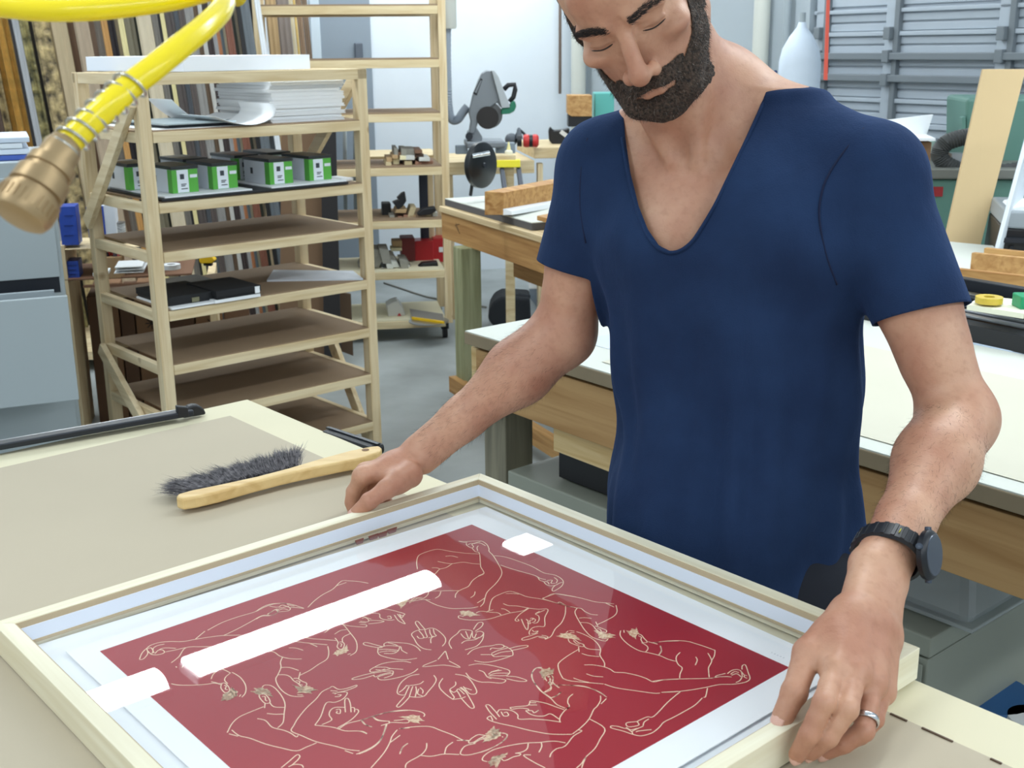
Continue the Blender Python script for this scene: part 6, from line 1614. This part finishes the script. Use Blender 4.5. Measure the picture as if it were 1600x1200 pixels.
# thumb: base, knuckle, joint, tip
TL=[A3(1325,965,1.075),A3(1262,1020,1.045),A3(1241,1082,1.022),A3(1222,1122,1.018)]
SK.cone(TL[0],TL[1],.0175,.0135,.014); SK.cone(TL[1],TL[2],.0125,.0108,.004); SK.cone(TL[2],TL[3],.0110,.0095,.003); SK.ell(TL[2],[.0115]*3,.003)
SK.cone(TL[1]*.45+TL[0]*.55,HL['mcp'][0]*.6+TL[0]*.4,.011,.010,.012)
# tendons on the back of the hand
vv=np.array([-.1,-.65,.75])
for i in range(3): SK.cone(wl[i]*.55+HL['mcp'][i]*.45+vv*.0115,HL['mcp'][i]+vv*.0085,.003,.0036,.005)
# --- his right hand (left in view), pinching the far rail
HR={'mcp':[A3(566,744,1.530),A3(571,738,1.552),A3(584,738,1.574),A3(600,744,1.594)],
 'pip':[A3(552,768,1.538),A3(560,768,1.562),A3(578,772,1.585),A3(598,772,1.600)],
 'dip':[A3(549,785,1.540),A3(560,786,1.562),A3(585,788,1.580),A3(605,784,1.594)],
 'tip':[A3(552,799,1.538),A3(566,796,1.556),A3(595,792,1.572),A3(608,786,1.585)]}
wr=[WR+WRd*.012+np.array([0,-.8,-.2])*.011*s for s in (1.1,.35,-.35,-1.0)]
palm(wr,HR['mcp'],None,None,th=.0135)
fingers(HR)
TR=[A3(640,742,1.535),A3(604,764,1.500),A3(577,783,1.490),A3(556,802,1.492)]
SK.cone(TR[0],TR[1],.0175,.0128,.014); SK.cone(TR[1],TR[2],.0118,.0102,.004); SK.cone(TR[2],TR[3],.0106,.0088,.003); SK.ell(TR[2],[.0110]*3,.003)
SK.cone(TR[0]*.5+TR[1]*.5,HR['mcp'][0]*.5+TR[0]*.5,.011,.010,.012)
import time as _t
_t0=_t.time()
lo=(-.25,.8,.86); hi=(.80,1.72,1.80)
V,F=mesh_sdf(SK,lo,hi,.0022 if not globals().get('QUICK') else .004)
V=relax(V,F,1,.35)
print('skin',len(V),len(F),_t.time()-_t0)
def skin_mat():
    m=bpy.data.materials.new('skin'); m.use_nodes=True; N=m.node_tree.nodes; L=m.node_tree.links; b=N['Principled BSDF']
    tc=N.new('ShaderNodeTexCoord'); n=N.new('ShaderNodeTexNoise'); n.inputs['Scale'].default_value=14; n.inputs['Detail'].default_value=5; L.new(tc.outputs['Object'],n.inputs[0])
    r=N.new('ShaderNodeValToRGB'); r.color_ramp.elements[0].position=.35; r.color_ramp.elements[1].position=.68
    r.color_ramp.elements[0].color=srgb((180,126,101)); r.color_ramp.elements[1].color=srgb((206,160,132)); L.new(n.outputs[0],r.inputs[0])
    n3=N.new('ShaderNodeTexNoise'); n3.inputs['Scale'].default_value=120; n3.inputs['Detail'].default_value=2; L.new(tc.outputs['Object'],n3.inputs[0])
    r3=N.new('ShaderNodeValToRGB'); r3.color_ramp.elements[0].position=.25; r3.color_ramp.elements[1].position=.5; r3.color_ramp.elements[0].color=(.80,.74,.70,1); r3.color_ramp.elements[1].color=(1,1,1,1); L.new(n3.outputs[0],r3.inputs[0])
    mx=N.new('ShaderNodeMix'); mx.data_type='RGBA'; mx.blend_type='MULTIPLY'; mx.inputs[0].default_value=.5; L.new(r.outputs[0],mx.inputs[6]); L.new(r3.outputs[0],mx.inputs[7]); L.new(mx.outputs[2],b.inputs['Base Color'])
    b.inputs['Roughness'].default_value=.48; b.inputs['Subsurface Weight'].default_value=.12; b.inputs['Subsurface Radius'].default_value=(.01,.004,.002); b.inputs['Subsurface Scale'].default_value=.6
    n2=N.new('ShaderNodeTexNoise'); n2.inputs['Scale'].default_value=420; n2.inputs['Detail'].default_value=3; L.new(tc.outputs['Object'],n2.inputs[0])
    bp=N.new('ShaderNodeBump'); bp.inputs['Strength'].default_value=.25; bp.inputs['Distance'].default_value=.001; L.new(n2.outputs[0],bp.inputs['Height']); L.new(bp.outputs[0],b.inputs['Normal'])
    return m
SKIN=skin_mat()
body=np_obj('body',V,F,SKIN,man)
# --- beard and moustache: a raised layer grown from the same surface
def vnormals(V,F):
    n=np.cross(V[F[:,2]]-V[F[:,0]],V[F[:,3 if F.shape[1]>3 else 2]]-V[F[:,1]]); out=np.zeros_like(V)
    for i in range(F.shape[1]):
        for ax in range(3): out[:,ax]+=np.bincount(F[:,i],n[:,ax],len(V))
    return out/np.maximum(np.linalg.norm(out,axis=1),1e-12)[:,None]
NV=vnormals(V,F)
HLc=(V-HC)@HM
def hash3(P,s):
    q=np.sin(P@np.array([127.1,311.7,74.7])*s)*43758.5453; return q-np.floor(q)
def fbm(P,s):
    return np.array([noise.noise(Vector(p*s)) for p in P])
x,y,z=np.abs(HLc[:,0]),HLc[:,1],HLc[:,2]
near=(x<.085)&(y>-.02)&(y<.12)&(z>-.135)&(z<.045)
def beard_field(x,y,z):
    # positive inside the beard
    cheek=np.interp(y,[-.03,.015,.04,.062,.075,.09],[.045,.012,-.042,-.062,-.064,-.064])-z       # below cheek line
    jaw=np.minimum(np.minimum(cheek,z+.124),np.where(z<-.045,y-.006,.02))
    side=np.minimum(y+.003,.032-y+np.maximum(0,-z-.03)*3)
    g=np.minimum(jaw,np.where(z>-.045,side,.02))
    mous=np.minimum(np.minimum(.040-x,z+.0675+.25*x),np.minimum(-.0525-.10*x-z,y-.055))
    lips=np.maximum(np.abs(z+.0725)/.0070,x/.023)-1; lips=lips*.007          # leave the lips bare
    g=np.minimum(g,lips)
    nostril=-.0500-z
    g=np.where(y>.075,np.minimum(g,nostril+.0),g)
    return np.maximum(g,mous)
bf=np.full(len(V),-1.); ii=np.where(near)[0]
nz=np.array([noise.noise(Vector(V[i])*260)+.6*noise.noise(Vector(V[i])*90) for i in ii])
bf[ii]=beard_field(x[ii],y[ii],z[ii])+nz*.0022
T=np.concatenate([F[:,[0,1,2]],F[:,[0,2,3]]])
T=T[(near[T]).all(1)]
Vb=V+NV*.0012; Vb[ii]+=NV[ii]*(np.clip(bf[ii],0,.004)*.35+.0006*nz)[:,None]
Vc,Tc=clip_tris(Vb,T,bf)
BEARD=mat('beard_hair',(104,84,70),rough=.75,noise_amt=.99,col2=(30,23,20),scale=300,detail=2,bump=.9,bscale=420)
hair_parent=np_obj('beard',Vc,Tc,BEARD,man,label='short dark beard and moustache flecked with grey')
# hair strands over beard and brows
def strands(name,P,D,L,r,m,parent,n=None):
    V_=[];F_=[]
    for p,d,l in zip(P,D,L):
        d=Vector(d).normalized(); s=d.cross(Vector((.3,.2,.9))).normalized(); t=d.cross(s); o=len(V_); p=Vector(p)
        for k in range(3):
            an=2.094*k; V_.append(tuple(p+(s*math.cos(an)+t*math.sin(an))*r))
        V_.append(tuple(p+d*l)); F_+=[(o,o+1,o+3),(o+1,o+2,o+3),(o+2,o,o+3)]
    return np_obj(name,np.array(V_),np.array(F_),m,parent)
rng=np.random.default_rng(4)
cand=ii[(bf[ii]>-.0004)&(z[ii]>-.112)&(y[ii]>-.008)]; sel=rng.choice(cand,min(9000,len(cand)*3))
down=HM@np.array([0,.25,-1.])
D=NV[sel]*.55+down*.8+rng.normal(0,.35,(len(sel),3)); P=V[sel]+rng.normal(0,.0012,(len(sel),3))
L=rng.uniform(.003,.0075,len(sel))
g1=rng.random(len(sel))<.78
HD=mat('hair_dark',(44,34,30),rough=.6); HG=mat('hair_grey',(168,160,152),rough=.6)
strands('beard_strands',P[g1],D[g1],L[g1],.00022,HD,hair_parent); strands('grey_strands',P[~g1],D[~g1],L[~g1],.0002,HG,hair_parent)
# eyebrows
for s_ in (1,-1):
    bx=s_*HLc[:,0]; arc=.0155+.0035*np.sin(np.clip((bx-.012)/.038,0,1)*3.0)
    q=np.where((bx>.011)&(bx<.052)&(np.abs(z-arc)<.0042-.0022*np.clip((bx-.03)/.022,0,1))&(y>.03))[0]
    if len(q):
        q=rng.choice(q,700); D=NV[q]*.35+(HM@np.array([s_*1.,0,.25]))+rng.normal(0,.2,(len(q),3))
        ob=strands('eyebrow',V[q]+rng.normal(0,.0008,(len(q),3)),D,rng.uniform(.004,.008,len(q)),.00028,HD,man); ob['label']='dark eyebrow'
# eyelashes, lash line
for s_ in (1,-1):
    pts=[hl(s_*(.018+.026*t),.0835-.006*t-.0000+.002*math.sin(3.14*t),-.0062-.0022*math.sin(3.14*t)) for t in np.linspace(0,1,9)]
    ob=build('lash_line',MB().tube(pts,[.0004]+[.0009]*7+[.0004],6),HD,man,smooth=True)
# scalp hair cap
hs=(np.abs(HLc[:,0])<.082)&(HLc[:,1]>-.114)&(np.abs(HLc[:,2])<.16)&(((HLc[:,2]>.062+.0)&((HLc[:,1]<.07)))|((HLc[:,1]<-.0)&(HLc[:,2]>-.04)&(np.abs(HLc[:,0])>.03)&(HLc[:,2]>.02))|((HLc[:,1]<-.05)&(HLc[:,1]>-.113)&(np.abs(HLc[:,0])<.08)&(HLc[:,2]>.0)))
ht=np.concatenate([F[:,[0,1,2]],F[:,[0,2,3]]]); ht=ht[hs[ht].all(1)]
u_=np.unique(ht); mp_=-np.ones(len(V),int); mp_[u_]=np.arange(len(u_))
if len(ht): np_obj('hair',V[u_]+NV[u_]*.004,mp_[ht],BEARD,man,label='short cropped dark hair')

# fine forearm hair
for (E_,W_) in ((ER,WR),(EL,WL)):
    q_=V-E_; ax_=(W_-E_); L2=ax_@ax_; t_=q_@ax_/L2; r_=np.sqrt(((q_-t_[:,None]*ax_)**2).sum(1))
    c_=np.where((t_>.12)&(t_<.98)&(r_<.055))[0]; c_=rng.choice(c_,1500)
    axn_=ax_/np.sqrt(L2); D=NV[c_]*.35+axn_*.9+rng.normal(0,.28,(len(c_),3))
    strands('arm_hair',V[c_],D,rng.uniform(.006,.012,len(c_)),.00009,HD,body)
# ================================================================ t-shirt
def tloc(P):
    z=P[:,2]; dx=P[:,0]-smooth_interp(z,zz,rc[:,0]); dy=P[:,1]-smooth_interp(z,zz,rc[:,1])
    return dx*tl[0]+dy*tl[1],dx*tf[0]+dy*tf[1]
def shirt_torso(P):
    d=torso(P,0.); lx,ly=tloc(P); z=P[:,2]; th=np.arctan2(ly,lx)
    low=np.clip((1.34-z)/.30,0,1)
    f=.0042*np.sin(6*th+3.2*z*2+1.5*np.sin(z*9))+.0034*np.sin(11*th-7*z+2*np.sin(5*th))+.0020*np.sin(19*th+14*z)
    diag=.0034*np.sin(38*z+26*lx)*np.exp(-((lx-.13)/.06)**2)+.0034*np.sin(38*z-26*lx)*np.exp(-((lx+.13)/.06)**2)
    hemf=.006*np.clip((1.0-z)/.15,0,1)*np.sin(5*th+2.)
    return d-pecs(P)[0]*.9-f*low-diag*np.clip((z-.9)/.1,0,1)-hemf-.003
SH=SDF(); SH.fun(shirt_torso)
for s_,J,E0,rs in ((1,SL,EL,(.0505,.0535)),(-1,SR,ER,(.053,.056))):
    ax=(E0-J); L=np.linalg.norm(ax); ax/=L
    SH.cone(neckb+np.array([0,.012,.045])-tf*.01,J+np.array([0,0,.008]),.034,.046,.045)
    SH.cone(J+np.array([0,0,-.002]),J,.050,.050,.03)
    SH.cone(J,J+ax*L*.75,rs[0],rs[1],.022)
    SH.cone(J+tf*.03-tl*s_*.035-np.array([0,0,.03]),J+tf*.02-np.array([0,0,.06]),.04,.04,.03)
V1,F1=mesh_sdf(SH,(-.12,1.0,.80),(.72,1.75,1.70),.004); V1=relax(V1,F1,3,.5)
T1=np.concatenate([F1[:,[0,1,2]],F1[:,[0,2,3]]])
def polysd(Q,poly):
    poly=np.array(poly,float); d=np.full(len(Q),1e9); ins=np.zeros(len(Q),bool)
    for i in range(len(poly)):
        a=poly[i];b=poly[(i+1)%len(poly)]; e=b-a; w_=Q-a; t=np.clip((w_@e)/(e@e),0,1); q=w_-t[:,None]*e; d=np.minimum(d,(q**2).sum(1))
        c=(a[1]>Q[:,1])!=(b[1]>Q[:,1]); xx=a[0]+(Q[:,1]-a[1])/(b[1]-a[1]+1e-12)*(b[0]-a[0]); ins^=c&(Q[:,0]<xx)
    return np.sqrt(d)*np.where(ins,-1,1)
# neckline: drawn on the chest once, then kept as a cut edge of the cloth
NECK=[(1047,392),(1030,384),(1012,358),(998,322),(985,270),(977,215),(974,170),(980,120),(1000,40),(1200,20),(1219,86),(1207,122),(1188,168),(1165,218),(1140,270),(1115,322),(1095,355),(1078,380),(1062,391)]
Q,dq=project(V1); lx,ly=tloc(V1)
gp=polysd(Q,NECK)*dq/FPX
gh=np.sqrt(((V1-neckb)[:,:2]**2).sum(1))-.080; gh=np.where(V1[:,2]>neckb[2]-.06,gh,.1)
g=np.where(ly>-.015,np.where(V1[:,2]>1.1,gp,.1),gh)
g=np.minimum(g,V1[:,2]-.868-.012*np.sin(7*lx*6))
V1c,T1c=clip_tris(V1,T1,g)
for s_,J,E0,fr_,tilt in ((1,SL,EL,.575,np.array([-.10,0,-.02])),(-1,SR,ER,.60,np.array([.0,0,.0]))):
    ax=(E0-J); L=np.linalg.norm(ax); ax/=L; nn=ax+tilt; nn/=np.linalg.norm(nn)
    q=V1c-J; t=q@ax; rad=np.sqrt(((q-t[:,None]*ax)**2).sum(1)); c0=J+ax*L*fr_
    tc=(V1c-c0)@nn; gs=np.maximum(np.maximum(-tc,(rad-.085)),.010-torso(V1c,0.))
    gs=np.maximum(gs,np.where(t<.05,.05,-1))
    V1c,T1c=clip_tris(V1c,T1c,gs)
SHM=bpy.data.materials.new('navy_cotton'); SHM.use_nodes=True
def _sh():
    N=SHM.node_tree.nodes; L=SHM.node_tree.links; b=N['Principled BSDF']; tc=N.new('ShaderNodeTexCoord')
    n=N.new('ShaderNodeTexNoise'); n.inputs['Scale'].default_value=9; n.inputs['Detail'].default_value=8; L.new(tc.outputs['Object'],n.inputs[0])
    r=N.new('ShaderNodeValToRGB'); r.color_ramp.elements[0].position=.35; r.color_ramp.elements[1].position=.7; r.color_ramp.elements[0].color=srgb((28,44,74)); r.color_ramp.elements[1].color=srgb((36,56,90))
    L.new(n.outputs[0],r.inputs[0]); L.new(r.outputs[0],b.inputs['Base Color']); b.inputs['Roughness'].default_value=.9; b.inputs['Sheen Weight'].default_value=.25; b.inputs['Sheen Tint'].default_value=srgb((90,120,180)); b.inputs['Specular IOR Level'].default_value=.15
    n2=N.new('ShaderNodeTexNoise'); n2.inputs['Scale'].default_value=600; L.new(tc.outputs['Object'],n2.inputs[0])
    mp=N.new('ShaderNodeMapping'); mp.inputs['Scale'].default_value=(18,18,4); L.new(tc.outputs['Object'],mp.inputs[0])
    n3=N.new('ShaderNodeTexNoise'); n3.inputs['Scale'].default_value=1.6; n3.inputs['Detail'].default_value=4; L.new(mp.outputs[0],n3.inputs[0])
    bp=N.new('ShaderNodeBump'); bp.inputs['Strength'].default_value=.35; bp.inputs['Distance'].default_value=.0012; L.new(n2.outputs[0],bp.inputs['Height'])
    b2=N.new('ShaderNodeBump'); b2.inputs['Strength'].default_value=.5; b2.inputs['Distance'].default_value=.006; L.new(n3.outputs[0],b2.inputs['Height']); L.new(bp.outputs[0],b2.inputs['Normal']); L.new(b2.outputs[0],b.inputs['Normal'])
_sh()
shirt=np_obj('t_shirt',V1c,T1c,SHM,man,label='navy blue v-neck t-shirt')
sm_=shirt.modifiers.new('cloth','SOLIDIFY'); sm_.thickness=.0022; sm_.offset=1
def surf(x,y,Vx=None,rad=14):
    Vx=V1c if Vx is None else Vx
    q,d=project(Vx); r=np.hypot(q[:,0]-x,q[:,1]-y); k=np.where(r<rad)[0]
    if len(k)==0: k=np.argsort(r)[:4]
    k=k[d[k]<d[k].min()+.03]; dd=d[k].mean() if len(k) else 1.4
    w_=np.exp(-(r[k]/6)**2)+1e-6; dd=(d[k]*w_).sum()/w_.sum()
    return A3(x,y,dd-.0035)
SEAM=mat('navy_seam',(14,26,58),rough=.95)
def seam(name,pts,r=.0011,m=SEAM):
    P=[surf(x,y) for x,y in pts]
    # densify
    out=[]
    for i in range(len(P)-1):
        for k in range(4): out.append(P[i]*(1-k/4)+P[i+1]*k/4)
    out.append(P[-1]); out=np.array(out)
    for _ in range(3): out[1:-1]=(out[:-2]+out[2:]+2*out[1:-1])/4
    return build(name,MB().tube(out,r,6),m,shirt,smooth=True)
seam('armhole_seam',[(1350,200),(1322,232),(1300,262),(1286,290),(1279,325),(1282,360),(1292,405),(1308,445)])
seam('armhole_seam',[(918,216),(908,260),(905,320),(915,380)])
seam('neckline_binding',[(1212,112),(1193,160),(1170,212),(1145,264),(1120,316),(1100,350),(1082,378),(1064,392),(1047,396),(1026,388),(1007,362),(993,322),(980,270),(972,215)],.0022,SHM)
# ================================================================ trousers and shoes
TRS=SDF(); hipc=rc[0]*1.0
hip=np.array([hipc[0],hipc[1],.86])
TRS.ell(hip+np.array([0,0,.0]),[.158,.112,.11],.03,M=np.stack([tl,tf,[0,0,1]],1))
feet=[]
for s_ in (1,-1):
    h=hip+tl*s_*.085-np.array([0,0,.04]); kn=h+np.array([0,0,-.36])+tl*s_*.03+tf*.02; an=np.array([kn[0],kn[1],.10])-tf*.03+tl*s_*.02
    TRS.cone(h,kn,.088,.064,.03); TRS.cone(kn,an,.064,.056,.03); feet.append(an)
TV,TF=mesh_sdf(TRS,hip-np.array([.35,.35,.9]),hip+np.array([.35,.35,.25]),.009)
TV=relax(TV,TF,1); TV[:,2]=np.clip(TV[:,2],.075,1.1)
np_obj('trousers',TV,TF,mat('dark_denim',(24,28,40),rough=.9,noise_amt=.2,scale=40),man)
for a_ in feet:
    SS=SDF(); SS.cone(np.array([a_[0],a_[1],.045])-tf*.04,np.array([a_[0],a_[1],.04])+tf*.15,.042,.038,.02); SS.cone(np.array([a_[0],a_[1],.06]),np.array([a_[0],a_[1],.12]),.045,.045,.02)
    sv,sf=mesh_sdf(SS,np.array([a_[0]-.3,a_[1]-.3,-.02]),np.array([a_[0]+.3,a_[1]+.3,.2]),.008); sv[:,2]=np.maximum(sv[:,2],.001)
    np_obj('shoe',sv,sf,mat('dark_shoe',(40,38,38),rough=.6),man)
# ================================================================ watch, ring, nails
wt=WL-WLd*.022
wa=WLd; wx=np.array([.92,-.22,.30]); wx-=wa*(wx@wa); wx/=np.linalg.norm(wx); wy=np.cross(wa,wx)
watch=thing('wristwatch','chunky black digital wristwatch on the left wrist of the man','wristwatch',Vector(wt))
RA,RB_=.0325,.0270
def ringmesh(rx,ry,th,wd,n=56,prof=None):
    mb=MB(); prof=prof or [(-.5,0),(-.42,1),(.42,1),(.5,0),(.42,-.15),(-.42,-.15)]
    vs=[];fs=[];m=len(prof)
    for i in range(n):
        a_=2*math.pi*i/n; c_,s_=math.cos(a_),math.sin(a_)
        for u,h in prof:
            vs.append(Vector(wt+wx*(rx+th*h)*c_+wy*(ry+th*h)*s_+wa*u*wd))
    for i in range(n):
        for j in range(m): fs.append((i*m+j,((i+1)%n)*m+j,((i+1)%n)*m+(j+1)%m,i*m+(j+1)%m))
    return mb.add(vs,fs)
WB_=mat('watch_resin',(20,23,30),rough=.42)
strap=build('strap',ringmesh(RA,RB_,.0035,.021),WB_,watch,auto=True)
for k in range(9):
    a_=math.radians(38+16*k) ; c_,s_=math.cos(a_),math.sin(a_)
    p=wt+wx*(RA+.0037)*c_+wy*(RB_+.0037)*s_
    t_=-wx*RA*s_+wy*RB_*c_; t_/=np.linalg.norm(t_); nrm=np.cross(wa,t_)
    build('strap_ridge',MB().bar(p-wa*.009,p+wa*.009,.0042,.0016,up=tuple(nrm)),WB_,strap,bevel=.0004)
wc=wt+wx*(RA+.001)
case=build('case',MB().lathe(Vector(wc),Vector(wx),[(0,.019),(.002,.0235),(.007,.0245),(.010,.0225),(.0115,.019),(.0112,.0178),(.0105,.0172),(.0103,.0)],n=40),mat('watch_case',(22,25,33),rough=.38,metal=.2),watch,auto=True)
build('display',MB().lathe(Vector(wc+wx*.0102),Vector(wx),[(0,.0168),(.0006,.0168)],n=40),mat('watch_glass',(6,8,12),rough=.6,spec=.1),case,auto=True)
build('bezel_rim',MB().lathe(Vector(wc+wx*.0098),Vector(wx),[(0,.0168),(0,.0205),(.0022,.0195),(.0022,.0172)],n=40),mat('bezel_grey',(70,78,92),rough=.35,metal=.4),case,auto=True)
for a_ in (35,145,215,325):
    c_,s_=math.cos(math.radians(a_)),math.sin(math.radians(a_)); p=wc+wx*.005+(wy*c_+wa*s_)*.0245
    build('button',MB().lathe(Vector(p-(wy*c_+wa*s_)*.002),Vector(wy*c_+wa*s_),[(0,.0035),(.004,.0032),(.0045,.0022)],n=12),mat('bezel_grey',(96,106,122)),case,auto=True)
# small logo mark on the strap
p=wt+wx*(RA+.0042)*math.cos(math.radians(62))+wy*(RB_+.0042)*math.sin(math.radians(62))
build('strap_mark',MB().tube([Vector(p+wa*.003),Vector(p-wa*.0005),Vector(p-wa*.003)],.0006,6),mat('yellow_mark',(190,180,60)),strap,smooth=True)
# wedding ring
m_,p_=HL['mcp'][2],HL['pip'][2]; rc_=m_*.22+p_*.78; ra=(p_-m_)/np.linalg.norm(p_-m_)
rg=MB(); rv=Vector(ra); a0=rv.cross(Vector((0,0,1))).normalized(); b0=rv.cross(a0)
pr_=[(-.0028,.0098),(-.0024,.0110),(0,.0113),(.0024,.0110),(.0028,.0098)]
vs=[];fs=[];n=36
for i in range(n):
    an=2*math.pi*i/n
    for h,r in pr_: vs.append(Vector(rc_)+rv*h+(a0*math.cos(an)+b0*math.sin(an))*r)
for i in range(n):
    for j in range(5): fs.append((i*5+j,((i+1)%n)*5+j,((i+1)%n)*5+(j+1)%5,i*5+(j+1)%5))
rg.add(vs,fs); build('finger_ring',rg,mat('silver_ring',(214,216,220),rough=.2,metal=1),smooth=True,label='silver ring on the ring finger of the left hand',cat='ring')
NAIL=mat('nail',(222,176,160),rough=.28)
def nail(tip,prev,up,size=(.0068,.0085),off=.0072,name='thumbnail',fwd=.001):
    d=tip-prev; d/=np.linalg.norm(d); u=np.array(up,float); u-=d*(u@d); u/=np.linalg.norm(u); s_=np.cross(d,u); vs=[];fs=[]; n=9;m=9
    for i in range(n):
        a_=-1+2*i/(n-1)
        for j in range(m):
            b_=-1+2*j/(m-1); wdt=size[0]*(1-.12*abs(b_)**3)*math.sqrt(max(0,1-(.999*max(0,abs(b_)-.5)/.5)**2*.6))
            vs.append(Vector(tip+d*(fwd+b_*size[1])+s_*a_*wdt+u*(off-.0030*a_*a_-.0012*max(0,b_)**2)))
    for i in range(n-1):
        for j in range(m-1): fs.append((i*m+j,(i+1)*m+j,(i+1)*m+j+1,i*m+j+1))
    o=np_obj(name,np.array([tuple(v) for v in vs]),np.array(fs),NAIL,man); md=o.modifiers.new('t','SOLIDIFY'); md.thickness=.0006; return o
nail(TL[3],TL[2],(-.45,-.45,.75),off=.0093)
nail(TR[3],TR[2],(-.1,-.75,.65),off=.0086)
for i in range(4): nail(HL['tip'][i],HL['dip'][i],(-.1,-.9,.0) if i<1 else (.4,-.8,-.1),size=(.0054,.0062),off=.0070,name='fingernail')
